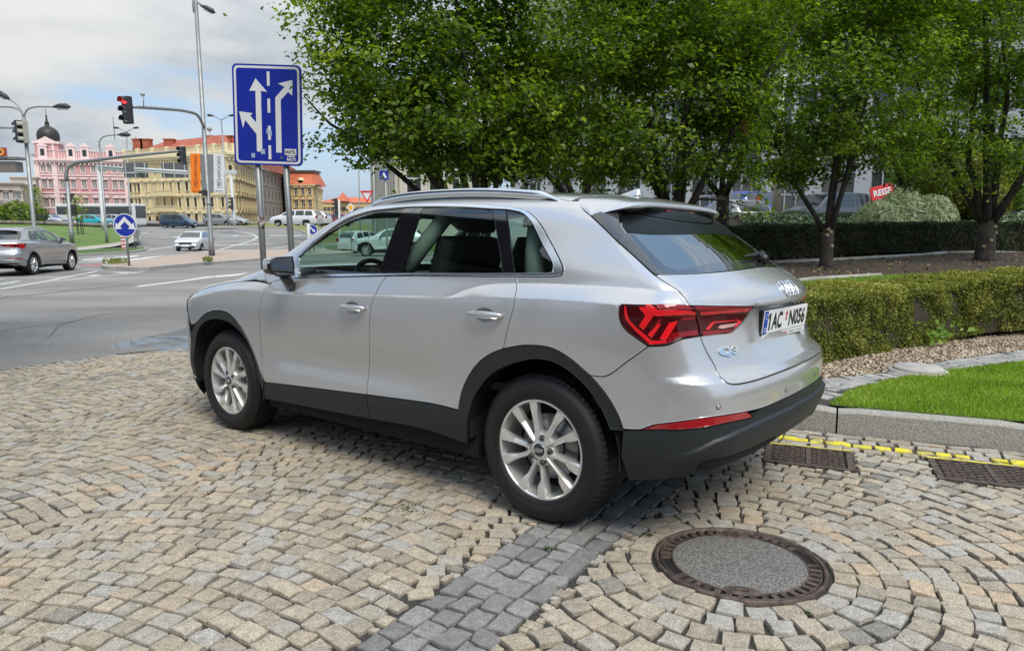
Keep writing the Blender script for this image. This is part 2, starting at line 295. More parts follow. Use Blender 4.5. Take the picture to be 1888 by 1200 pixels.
class Setts:
    """individual cut stones: eroded quads with a chamfered, slightly uneven crown"""
    def __init__(s,occ=False):
        s.V=[];s.F=[];s.sh=[];s.mi=[]; s.occ=np.zeros((1300,1000),bool) if occ else None      # 1 cm raster, x -8..5, y .5..10.5
    def cells(s,c,w,l,ang,g=.003):
        n=int(max(w,l)*.75/.01)+2; ci,cj=int((c[0]+8)/.01),int((c[1]-.5)/.01); i0,i1,j0,j1=max(ci-n,0),min(ci+n,1300),max(cj-n,0),min(cj+n,1000)
        if i0>=i1 or j0>=j1: return None
        X,Y=np.meshgrid(np.arange(i0,i1)*.01-8+.005-c[0],np.arange(j0,j1)*.01+.5+.005-c[1],indexing='ij'); ca,sa=math.cos(ang),math.sin(ang); u=X*ca+Y*sa; v=-X*sa+Y*ca
        return (slice(i0,i1),slice(j0,j1)),(np.abs(u)<w/2+g)&(np.abs(v)<l/2+g)
    def mark(s,c,w,l,ang):
        q=s.cells(c,w,l,ang)
        if q: s.occ[q[0]]|=q[1]
    def free(s,c,w,l,ang):
        q=s.cells(c,w,l,ang,-.004); return q is not None and not (s.occ[q[0]]&q[1]).any()
    def stone(s,c,w,l,ang,h=0.,mi=0,shade=None,dep=.022):
        hw,hl=w/2,l/2; ca,sa=math.cos(ang),math.sin(ang); b=len(s.V)
        # eight-point outline
        P=[]
        for (i,j) in((-1,-1),(0,-1.0),(1,-1),(1.0,0),(1,1),(0,1.0),(-1,1),(-1.0,0)):
            k=.985 if i and j else 1.0; x=hw*i*k+rng.uniform(-1,.35)*w*.085*(1 if i>0 else -1 if i<0 else 0)+rng.uniform(-.4,.4)*w*.07; y=hl*j*k+rng.uniform(-1,.35)*l*.085*(1 if j>0 else -1 if j<0 else 0)+rng.uniform(-.4,.4)*l*.07; P.append((x,y))
        tx,ty=rng.gauss(0,.045),rng.gauss(0,.045)
        def put(x,y,z): s.V.append((c[0]+x*ca-y*sa,c[1]+x*sa+y*ca,z+h+tx*x+ty*y))
        for x,y in P: put(x*1.0,y*1.0,-dep)
        for x,y in P: put(x*.995,y*.995,-.0040)
        for x,y in P: put(x*.955,y*.955,.0002+rng.uniform(-.0010,.0008))
        for x,y in P[::2]: put(x*.5,y*.5,.0012+rng.uniform(-.0012,.0015))
        put(0,0,.0014)
        F=[]
        for k in range(8):
            n=(k+1)%8; F+= [(b+k,b+n,b+8+n,b+8+k),(b+8+k,b+8+n,b+16+n,b+16+k)]
        for k in range(4):
            o=16; a0,a1,a2=b+o+2*k,b+o+(2*k+1),b+o+(2*k+2)%8; q0,q1=b+24+k,b+24+(k+1)%4; F+=[(a0,a1,q0,q0),(a1,a2,q1,q0)]; F.append((q0,q1,b+28,b+28))
        sh=rng.random() if shade is None else shade
        if s.occ is not None: s.mark(c,w,l,ang)
        s.F+=F; s.sh+=[sh]*len(F); s.mi+=[mi]*len(F)
    def build(s,name,mats,M=ML):
        me=bpy.data.meshes.new(name); Fq=[tuple(dict.fromkeys(f)) for f in s.F]; me.from_pydata(s.V,[],Fq); me.polygons.foreach_set('use_smooth',[False]*len(Fq)); me.update()
        fattr(me,'shade',s.sh); me.polygons.foreach_set('material_index',s.mi)
        return link(name,me,mats,M=M)
def in1(p,poly): return bool(in_poly(np.array([[p[0],p[1]]]),poly)[0])
def seg_side(p,a,b): return (b[0]-a[0])*(p[1]-a[1])-(b[1]-a[1])*(p[0]-a[0])
def dist_poly(p,loop,closed=True):
    best=9e9; n=len(loop)
    for i in range(n if closed else n-1):
        a=Vector(loop[i]); b=Vector(loop[(i+1)%n]); e=b-a; t=max(0,min(1,(Vector(p)-a).dot(e)/e.length_squared)); best=min(best,(a+e*t-Vector(p)).length)
    return best
def build_setts():
    st=Setts(True); bd=Vector((.67,1.06)).normalized(); bn=Vector((bd.y,-bd.x))      # dark band direction and its right-hand side
    b0=Vector((-.53,2.11)); BW=.385
    cobn=COB
    def banned(p,r=.05):
        q=Vector(p)
        if (q-MAN[0]).length<MAN[1]+.012+r*.9: return True
        for c,L,Wd in(DRAIN_A,DRAIN_B):
            d=q-c; 
            if abs(d.dot(KD))<L/2+r*.8 and abs(d.dot(KN))<Wd/2+r*.8: return True
        return False
    def kdist(p): return dist_poly(p,KERB,False)
    # rows following the kerb (two rows, the inner one carrying the yellow line)
    kp=[Vector(p) for p in KERB[:9]]
    for row,(off,wd) in enumerate(((.055,.095),(.160,.10),(.268,.10),(.375,.10))):
        for i in range(len(kp)-1):
            a,b=kp[i],kp[i+1]; d=(b-a).normalized(); n=Vector((d.y,-d.x)); 
            if (a+n-Vector((0,0))).length>(a-n).length: n=-n
            L=(b-a).length; x=0
            while x<L:
                w=rng.uniform(.085,.15) if row==0 else rng.uniform(.09,.125); c=a+d*(x+w/2)+n*off
                if not banned(c,.04): 
                    yl=(row==2 and rng.random()<.9)
                    st.stone(c,w-.012,wd-.010,math.atan2(d.y,d.x)+rng.uniform(-.05,.05),rng.uniform(-.003,.002),2 if yl and c.x>1.5 else 0)
                x+=w
    # dark band: four rows of setts running under the car
    for row in range(4):
        x=-2.6
        while x<2.9:
            l=rng.uniform(.085,.15); c=b0+bn*(BW*(row+.5)/4)+bd*(x+l/2)
            if in1(c,cobn) and kdist(c)>.46 and not banned(c): st.stone(c,BW/4-.006,l-.007,math.atan2(bd.y,bd.x)-PI/2+rng.uniform(-.05,.05),rng.uniform(-.003,.002),1)
            x+=l
    # segmental arcs either side of the band; columns run roughly parallel to the band
    cw=1.85; rowh=.092
    for side in(-1,1):
        base=b0 if side<0 else b0+bn*BW
        if side>0: continue
        ncol=9
        ax=Matrix.Rotation(R(14 if side<0 else -6),2); cd=(ax@bd); cn=Vector((cd.y,-cd.x))
        for col in range(-3,ncol+3):
            for r in range(-80,150):
                v=r*rowh; x=-cw/2; 
                while x<cw/2-.02:
                    w=rng.uniform(.072,.126); 
                    if cw/2-x-w<.06: w=cw/2-x
                    s_=(x+w/2)/cw; g=-8*.22*s_/cw; sag=.22*(1-4*s_*s_)
                    c=base+cn*side*(cw*(col+.5)) + cn*(x+w/2)+cd*(v+sag-.15)
                    x+=w
                    # keep inside the yard and on this side of the band
                    if not(-8<c.x<4.8 and -1.0<c.y<10.2): continue
                    q=c-b0; dn=q.dot(bn)
                    if side<0 and dn>-.042: continue
                    if side>0 and dn<BW+.042: continue
                    if c.y<.9: continue
                    if not in1(c,cobn) or banned(c) : continue
                    if kdist(c)<.47: continue
                    if dist_poly(c,COB)<.05: continue
                    rot=math.atan2(cn.y,cn.x)+math.atan(g)*.92
                    jj=.0
                    hz=rng.uniform(-.006,.004)+.004*mnoise(Vector((c.x*1.5,c.y*1.5,3)))
                    sh=min(.999,max(0,.5+.9*(rng.random()-.5)+.30*mnoise(Vector((c.x*.8,c.y*.8,0)))))
                    st.stone(c+Vector((rng.uniform(-jj,jj),rng.uniform(-.004,.004))),(w*math.sqrt(1+g*g)*1.0-.006)*rng.uniform(.94,1.01),(rowh/math.sqrt(1+g*g*.5)-.005)*rng.uniform(.94,1.02),rot+rng.uniform(-.07,.07),hz,0,sh)
    # on the right of the band the courses run in rings around the manhole
    mc=MAN[0].copy(); k=0
    while k<48:
        rad=.398+k*.095; n=int(2*PI*rad/.103); a=rng.uniform(0,1)
        for i in range(n):
            w=2*PI*rad/n; a0=a+i*w/rad; c=mc+Vector((math.cos(a0),math.sin(a0)))*(rad+rng.uniform(-.004,.004)+.05*min(1,k/6)*mnoise(Vector((math.cos(a0)*1.6,math.sin(a0)*1.6,k*.05))))
            if not(-1.5<c.x<4.8 and .9<c.y<7): continue
            if (c-b0).dot(bn)<BW+.045 or not in1(c,cobn) or banned(c) or kdist(c)<.47: continue
            sh=min(.999,max(0,.5+.9*(rng.random()-.5)+.30*mnoise(Vector((c.x*.8,c.y*.8,0)))))
            st.stone(c,w*rng.uniform(.92,1.03)-.004,.095*rng.uniform(.95,1.03)-.003,a0+PI/2+rng.gauss(0,.06),rng.uniform(-.006,.004),0,sh)
        k+=1
    # small filler stones where the courses meet the band, the kerb and the ironwork
    r=np.random.RandomState(3)
    for size in((.105,.085),(.085,.065),(.065,.05),(.05,.035),(.035,.028)):
        fi,fj=np.where(~st.occ[::3,::3]); q=np.column_stack([fi*.03-8,fj*.03+.5]); q=q[in_poly(q,COB)]; r.shuffle(q)
        for x,y in q:
            c=Vector((x,y))
            if y<1.0 or banned(c,size[0]*.5): continue
            ang=math.atan2(bd.y,bd.x)+r.normal(0,.12)+(PI/2 if r.rand()<.5 else 0)
            if st.free(c,size[0],size[1],ang) and dist_poly(c,COB)>size[0]*.5: dn=(c-b0).dot(bn); st.stone(c,size[0],size[1],ang,r.uniform(-.005,0),1 if 0<dn<BW else 0)
    o=st.build('cobblestone_paving',[M_sett,M_dset,M_yel]); tag(o,kind='structure')
def leaf_cloud(name,P,N_,size,m,parent=None,M=None,jit=.6,shade=None,aspect=.6,fold=.18,sizes=None):
    """small folded leaves (two quads each... one bent quad) at points P facing about N_"""
    n=len(P); r=np.random.RandomState(abs(hash(name))%1000 if False else len(P)%997)
    d=N_+r.normal(0,jit,(n,3)); d/=np.linalg.norm(d,axis=1,keepdims=True)
    a=np.cross(d,r.normal(0,1,(n,3))); a/=np.linalg.norm(a,axis=1,keepdims=True); b=np.cross(d,a)
    s=(size*r.uniform(.5,1.45,(n,1))) if sizes is None else sizes[:,None]; L=a*s; Wd=b*s*aspect*.5
    tip=P+L*.5-d*s*fold; base=P-L*.5-d*s*fold*.6; l1=P+Wd+L*.02; l2=P-Wd+L*.02
    V=np.stack([base,l1,tip,l2],1).reshape(-1,3); i=np.arange(n)*4; Fq=np.stack([i,i+1,i+2,i+3],1)
    me=np_mesh(name,V,Fq,False); sh=r.uniform(0,1,n) if shade is None else shade
    fattr(me,'shade',sh); return link(name,me,m,parent,M)
def leaf_mat(name,ramp,transl=.35,rough=.45,spec=.35):
    m=bpy.data.materials.new(name); m.use_nodes=True; nt=m.node_tree; N=nt.nodes; Lk=nt.links; b=N['Principled BSDF']; out=N['Material Output']
    at_=N.new('ShaderNodeAttribute'); at_.attribute_name='shade'; r=N.new('ShaderNodeValToRGB'); Lk.new(at_.outputs['Fac'],r.inputs[0]); e=r.color_ramp.elements
    e[0].position=0; e[0].color=(*ramp[0],1); e[1].position=1; e[1].color=(*ramp[-1],1)
    for i,c in enumerate(ramp[1:-1]): x=e.new((i+1)/(len(ramp)-1)); x.color=(*c,1)
    b.inputs['Roughness'].default_value=rough; b.inputs['Specular IOR Level'].default_value=spec; Lk.new(r.outputs[0],b.inputs['Base Color'])
    t=N.new('ShaderNodeBsdfTranslucent'); g=N.new('ShaderNodeMix'); g.data_type='RGBA'; g.blend_type='MULTIPLY'; g.inputs[0].default_value=1; g.inputs[7].default_value=(1.6,1.7,.5,1); Lk.new(r.outputs[0],g.inputs[6]); Lk.new(g.outputs[2],t.inputs[0])
    mx=N.new('ShaderNodeMixShader'); mx.inputs[0].default_value=transl; Lk.new(b.outputs[0],mx.inputs[1]); Lk.new(t.outputs[0],mx.inputs[2]); Lk.new(mx.outputs[0],out.inputs[0]); MATS[name]=m; return m
M_grass=leaf_mat('lawn grass',[(.10,.18,.014),(.19,.31,.022),(.30,.42,.045),(.45,.50,.15)],.3)
M_soil=mat('brown soil',(.028,.020,.014),.95,col2=(.075,.052,.036),vscale=14,bump=.8,bscale=30)
M_turf=mat('turf',(.035,.075,.010),.9,col2=(.07,.13,.018),vscale=30,bump=.4,bscale=80)
M_conc=mat('worn concrete',(.30,.29,.27),.85,col2=(.40,.385,.355),vscale=9,bump=.25,bscale=160)
M_kerb=mat('granite kerb',(.23,.222,.205),.9,col2=(.47,.45,.40),vscale=95,bump=.9,bscale=150)
M_iron=mat('rusty cast iron',(.05,.038,.032),.6,.3,col2=(.15,.11,.09),vscale=25,bump=.4,bscale=120)
def build_ironwork():
    c,r=MAN
    t=empty('manhole_cover','round cast iron manhole cover filled with grey concrete set in the cobbles','manhole cover',M=ML@Matrix.Translation((c.x,c.y,0)))
    MB().lathe([(r+.006,-.02),(r+.006,.003),(r+.002,.006),(r-.006,.005),(r-.010,-.002),(r-.012,-.012)],72).build('frame_ring',M_iron,t)
    MB().lathe([(r-.016,-.012),(r-.016,.002),(r-.020,.003),(r-.022,-.008)],72).lathe([(r-.062,-.008),(r-.062,.002),(r-.068,.001)],72).build('rim_ring',M_iron,t); MB().lathe([(r-.021,-.007),(r-.063,-.007)],72).build('rim_groove',M_void,t)
    for k in range(44):
        a=2*PI*k/44
        if k%22 in(0,1,2): continue
        mb.bbox(((r-.047)*math.cos(a),(r-.047)*math.sin(a),-.003),(.046,.012,.010),.002,Matrix.Rotation(0,4,'Z')) if False else MB().bbox((r-.041,0,-.002),(.040,.022,.009),.002,Matrix.Rotation(a,4,'Z')).build('rim_rib',M_iron,t)
    m=mat('exposed aggregate concrete',(.085,.08,.074),.9,col2=(.25,.24,.22),vscale=110,bump=.7,bscale=200,mid=(.4,.62))
    mb=MB(); mb.lathe([(.0001,.003),(r*.5,.0025),(r-.075,.0015),(r-.067,-.002)],60); mb.build('concrete_fill',m,t)
    for a in(R(78),R(-105)):
        mb=MB(); M=Matrix.Rotation(a,4,'Z')@Matrix.Translation((r-.075,0,.004)); mb.lathe([(.0001,.0),(.042,.0005),(.05,-.004)],18,M@Matrix.Diagonal((.7,1.5,1,1))); mb.bbox((0,0,.003),(.02,.05,.008),.003,M); mb.build('lifting_eye',M_iron,t)
    def grate(name,cen,L,Wd,label,n):
        ang=math.atan2(KD.y,KD.x); t=empty(name,label,'drain grate','drain grates along the kerb',ML@Matrix.Translation((cen.x,cen.y,0))@Matrix.Rotation(ang,4,'Z'))
        mb=MB(); 
        for s in(1,-1): mb.bbox((0,s*(Wd/2-.018),-.008),(L,.036,.022),.003); mb.bbox((s*(L/2-.018),0,-.008),(.036,Wd-.07,.022),.003)
        mb.build('frame',M_iron,t)
        MB().box((0,0,-.0165),(L-.02,Wd-.02,.001)).build('pit',M_void,t)
        w=(L-.07)/n
        for k in range(n):
            cx=-L/2+.035+w*(k+.5); mb=MB()
            if k: mb.bbox((cx-w/2,0,-.006),(.028,Wd-.07,.016),.003)
            # bars with staggered slots
            ny=7; hy=(Wd-.075)/ny; nx=6; hx=(w-.03)/nx
            for j in range(ny):
                y=-(Wd-.075)/2+hy*(j+.5)
                for i in range(nx):
                    x=cx-w/2+.015+hx*(i+.5)
                    mb.bbox((x,y+(hy*.25 if i%2 else -hy*.25),-.008),(hx*.90,hy*.50,.014),.002)
            mb.build('grate_panel',M_iron,t)
        mb=MB(); pr=[]
        for k in range(16):
            x0=-L/2+L*k/16; mb.box((x0+L/32,Wd/2-.012+rng.uniform(-.004,.004),.0042),(L/16+.001,.020+rng.uniform(-.006,.006),.0012))
        mb.build('painted_edge',M_yel,t)
    grate('drain_grate',DRAIN_A[0],DRAIN_A[1],DRAIN_A[2],'rusty drain grate half under the rear bumper of the silver SUV',2)
    grate('drain_grate',DRAIN_B[0],DRAIN_B[1],DRAIN_B[2],'longer rusty drain grate out in the open at the right edge below the kerb',3)
# ---------------------------------------------------------------- raised garden on the right
def zg(y): return _pc(y,[2,8.2,10,12,15,18,19.5,24,30,60],[-.0408*2+.165,-.17+.0,.13,.22,.25,.28,.36,1.15,1.45,1.5]) if y>8.2 else -.0408*y+.165
def ggpt(u,v):
    d=rayW(u,v); y=3.
    while y<60:
        if CH+d.z*y/d.y<=zg(y): break
        y+=.01
    return Vector((d.x/d.y*y,y,zg(y)))
def gsheet(name,poly,m,dz=.0,step=.5,kind='structure'):
    """sheet following the garden surface inside a plan polygon"""
    P=np.array([(p[0],p[1]) for p in poly],float); 
    if area(P)<0: P=P[::-1]
    out=[]
    for i in range(len(P)):
        a,b=P[i],P[(i+1)%len(P)]; n=max(1,int(np.linalg.norm(b-a)/step))
        for k in range(n): out.append(a+(b-a)*k/n)
    lo,hi=P.min(0),P.max(0); g=np.stack(np.meshgrid(np.arange(lo[0],hi[0],step),np.arange(lo[1],hi[1],step)),-1).reshape(-1,2)+.013
    g=g[in_poly(g,P)]; g=clip_pts(g,out,step*.25) if len(g) else g
    V,T=cdt([np.array(out)],g); Z=np.array([zg(y)+dz for x,y in V]); o=link(name,np_mesh(name,np.column_stack([V,Z]),T,True),m); tag(o,kind=kind); return o
def build_garden():
    K=[lw(x,y) for x,y in KERB]
    # kerb stones
    kp=crom(np.array(KERB),.05); mb=MB(); L=0; cuts=[0.]; 
    d=np.r_[0,np.cumsum(np.linalg.norm(np.diff(kp,axis=0),axis=1))]
    def kat(s): i=min(np.searchsorted(d,s),len(d)-1); i=max(i,1); t=(s-d[i-1])/(d[i]-d[i-1]); return Vector(kp[i-1]+(kp[i]-kp[i-1])*t)
    g0=d[np.argmin(np.linalg.norm(kp-np.array([2.235,4.70]),axis=1))]   # joint seen beside the bumper
    s=g0-1.10*3
    while s<d[-1]-1:
        a,b=max(s+.006,0),s+1.10-.006
        if b>.2:
            n=8; rows=[]
            for k in range(n+1):
                q=kat(a+(b-a)*k/n); q2=kat(min(a+(b-a)*k/n+.02,d[-1])); t_=(q2-q).normalized() if (q2-q).length>1e-6 else Vector((-1,0)); nn=Vector((t_.y,-t_.x)); 
                if nn.dot(KN)<0: nn=-nn
                e=.012 if k in(0,n) else 0
                rows.append([(q-nn*(-0.0),-.03),(q,.150-e),(q+nn*.012,.163-e),(q+nn*.115,.166-e),(q+nn*.125,.158-e),(q+nn*.125,.0)])
            V=[(p.x,p.y,z) for r_ in rows for p,z in r_]; m_=6
            F=[(i*m_+j,(i+1)*m_+j,(i+1)*m_+j+1,i*m_+j+1) for i in range(n) for j in range(m_-1)]+[tuple(range(m_)),tuple(n*m_+j for j in range(m_-1,-1,-1))]
            mb.add(V,F)
        s+=1.10
    o=mb.build('kerb',M_kerb,M=ML); tag(o,kind='structure')
    kin=[lw(*(Vector(p)+KN*.12)) for p in KERB[:6]]
    far=[lw(x+.12,y) for x,y in KERB[8:]]
    mid=[lw(*(Vector(p)+Vector((.09,.09)))) for p in KERB[6:8]]
    mb=MB()
    for a,b in zip(far[:-1],far[1:]):
        n=max(1,int((b-a).length/.5))
        for i in range(n):
            p=a.lerp(b,i/n); q=a.lerp(b,(i+1)/n); t_=(q-p).normalized(); w=Vector((-t_.y,t_.x))*.16
            if w.x>0: w=-w
            z0,z1=zg(p.y)+.05,zg(q.y)+.05; g0,g1=gz(0,p.y)-.1,gz(0,q.y)-.1
            mb.add([(p.x,p.y,z0),(q.x,q.y,z1),(q.x+w.x,q.y+w.y,z1),(p.x+w.x,p.y+w.y,z0),(p.x,p.y,g0),(q.x,q.y,g1),(q.x+w.x,q.y+w.y,g1),(p.x+w.x,p.y+w.y,g0)],[(0,1,2,3),(3,2,6,7),(0,4,5,1)])
    o=mb.build('retaining_edge',M_conc); tag(o,kind='structure')
    bed=kin+mid+far+[Vector((12,45)),Vector((45,45)),Vector((45,2)),Vector((6,2.2))]
    gsheet('garden_soil',[(p.x,p.y) for p in bed],M_soil,-.03,.6)
    def gp(*uv): return [ggpt(u,v) for u,v in uv]
    lawn_edge=gp((1529,747),(1552,731),(1579,718),(1657,698.6),(1710,689),(1761,683),(1888,668),(2050,652))
    kk=[p for p in kin if p.x>1.9 and p.x<5.5]; kk=sorted(kk,key=lambda p:p.x)
    lawn=[(p.x,p.y) for p in lawn_edge]+[(p.x,p.y) for p in reversed(kk)]
    lawn=[(p.x,p.y) for p in lawn_edge]+[(5.2,3.3)]+[(p.x,p.y) for p in sorted(kk,key=lambda p:-p.x) if p.x>lawn_edge[0].x-.05]
    gsheet('lawn',lawn,M_turf,.004,.25)
    setts_b=gp((1440,716),(1521,698.6),(1640,685.6),(1748,664),(1888,645),(2050,628))
    strip=[(p.x,p.y) for p in setts_b]+[(p.x,p.y) for p in reversed(lawn_edge)]+[(kk[0].x,kk[0].y),(1.3,5.6)]
    gsheet('paving_edge',strip,M_joint,-.008,.3)
    st=Setts(); P=np.array(strip); 
    for i,(a,b) in enumerate(zip(setts_b[:-1],setts_b[1:])):
        d_=Vector((b.x-a.x,b.y-a.y)); L=d_.length; d_.normalize(); n=Vector((d_.y,-d_.x))
        for row in range(9):
            x=-.1
            while x<L+.1:
                l=rng.uniform(.11,.17); c=Vector((a.x,a.y))+d_*(x+l/2)+n*(.06+row*.105); x+=l
                if in1(c,strip) and dist_poly(c,strip)>.045:
                    st.V_=len(st.V); st.stone(c,l-.012,.092,math.atan2(d_.y,d_.x)+rng.uniform(-.04,.04),0,0); 
                    for k in range(st.V_,len(st.V)): v=st.V[k]; st.V[k]=(v[0],v[1],v[2]+zg(v[1])+.004)
    o=st.build('sett_edging',[M_gset],Matrix()); tag(o,kind='structure')
    grav=gp((1440,690),(1521,672),(1662,640),(1770,622),(1888,612),(2050,600))
    gs=[(p.x,p.y) for p in grav]+[(p.x,p.y) for p in reversed(setts_b)]
    M_gr=mat('pale gravel and bark',(.13,.10,.065),.95,col2=(.38,.31,.22),vscale=45,bump=1.,bscale=60); gsheet('gravel_strip',gs,M_gr,.0,.3)
    # loose chips
    r=np.random.RandomState(5); A=np.array(gs); lo,hi=A.min(0),A.max(0); q=r.uniform(lo,hi,(60000,2)); q=q[in_poly(q,A)][:15000]; P3=np.column_stack([q,[zg(y)+.008 for y in q[:,1]]])
    mchip=leaf_mat('bark and stone chips',[(.10,.07,.045),(.30,.22,.14),(.48,.40,.30),(.58,.52,.42),(.22,.12,.06)],0,.8); o=leaf_cloud('gravel_chips',P3,np.tile([0,0,1.],(len(P3),1)),.026,mchip,jit=.5,aspect=.8,fold=.0); tag(o,kind='stuff')
    # grass blades on the lawn
    def blades(name,poly,n,h,seed,edge=0):
        r=np.random.RandomState(seed); A=np.array(poly); lo,hi=A.min(0),A.max(0); q=r.uniform(lo,hi,(n*4,2)); q=q[in_poly(q,A)][:n]; m=len(q)
        z=np.array([zg(y) for y in q[:,1]]); hh=h*r.uniform(.5,1.25,m); a=r.uniform(0,2*PI,m); ln=r.normal(0,.35,(m,2))*hh[:,None]; w=.0032
        dx=np.column_stack([np.cos(a),np.sin(a)])*w; p=np.column_stack([q,z]); V=np.stack([np.column_stack([q-dx,z]),np.column_stack([q+dx,z]),np.column_stack([q+dx*.6+ln*.45,z+hh*.6]),np.column_stack([q+ln,z+hh])],1).reshape(-1,3)
        i=np.arange(m)*4; F=np.vstack([np.stack([i,i+1,i+2],1),np.stack([i,i+2,i+3],1)]); me=np_mesh(name,V,F,False)
        sh=np.clip(.45+.22*r.normal(0,1,m)+.25*np.array([mnoise(Vector((x*2.5,y*2.5,0))) for x,y in q]),0,1); fattr(me,'shade',np.r_[sh,sh]); o=link(name,me,M_grass); tag(o,kind='stuff')
    blades('lawn_grass',lawn,75000,.035,3)
    back=gp((1430,524),(1500,518),(1640,509),(1760,505),(1888,500),(2100,494))
    gb=[(p.x,p.y) for p in back]+[(p.x+.1,p.y-1.7) for p in reversed(back)]
    gsheet('lawn',gb,M_turf,.006,.3); blades('lawn_grass',gb,26000,.05,4)
    # thin stone edging lines in the soil
    mb=MB(); e=gp((1440,522),(1500,515),(1623,508))
    for a,b in zip(e[:-1],e[1:]): mb.tube([a,b],.05,6)
    e=[ggpt(u,v) for u,v in((1430,484),(1560,478),(1700,470),(1744,466),(1888,464),(2050,462))]
    for a,b in zip(e[:-1],e[1:]): mb.tube([a,b],.045,6)
    o=mb.build('stone_edging',M_conc); tag(o,kind='structure')
    # fallen leaves on the soil
    q=r.uniform((1,11),(14,18),(1500,2)); P3=np.column_stack([q,[zg(y)+.012 for y in q[:,1]]]); o=leaf_cloud('fallen_leaves',P3,np.tile([0,0,1.],(len(P3),1)),.07,leaf_mat('dry leaves',[(.12,.07,.03),(.22,.15,.07),(.10,.12,.03)],0,.8),jit=.4); tag(o,kind='stuff')
    # round concrete chamber lid
    c=ggpt(1692,687); t=empty('chamber_lid','round pale concrete chamber lid beside the gravel strip','chamber lid',M=Matrix.Translation(c))
    MB().lathe([(.0001,.055),(.19,.055),(.20,.045),(.20,-.02)],40).build('lid',M_conc,t); MB().lathe([(.205,.03),(.235,.028),(.24,-.02)],40).build('collar',M_conc,t)
def build_puddle():
    px=[(200,643),(215,636),(240,628),(262,624),(300,617),(325,612),(345,606),(400,596),(470,590),(560,600),(520,618),(420,636),(345,646),(300,652),(262,655),(230,657),(208,652)]
    P=[gpt(u,v) for u,v in px]; q=crom(np.array([(p.x,p.y) for p in P+P[:1]]),.06)[:-1]; q=[(x+.03*mnoise(Vector((x*6,y*6,1))),y+.05*mnoise(Vector((x*6,y*6,5)))) for x,y in q]
    q=[p for p in q]
    me=bpy.data.meshes.new('puddle'); me.from_pydata([(x,y,-.3500-.0167*(y-8.7)) for x,y in q],[],[tuple(range(len(q)))]); 
    m=mat('still water',(.06,.058,.054),.0,spec=.5,bump=.05,bscale=5); b=m.node_tree.nodes['Principled BSDF']; b.inputs['IOR'].default_value=1.55
    tc=m.node_tree.nodes.new('ShaderNodeTexCoord'); n=m.node_tree.nodes.new('ShaderNodeTexNoise'); n.inputs['Scale'].default_value=1.6; n.inputs['Detail'].default_value=8; mr=m.node_tree.nodes.new('ShaderNodeMapRange'); mr.inputs[1].default_value=.46; mr.inputs[2].default_value=.56; mr.inputs[3].default_value=.01; mr.inputs[4].default_value=.32; L_=m.node_tree.links; L_.new(tc.outputs['Object'],n.inputs[0]); L_.new(n.outputs[0],mr.inputs[0]); L_.new(mr.outputs[0],b.inputs['Roughness']); o=link('puddle',me,m); tag(o,kind='structure')
M_white=mat('worn white road paint',(.56,.55,.52),.7,col2=(.38,.375,.36),vscale=6,mid=(.5,.8))
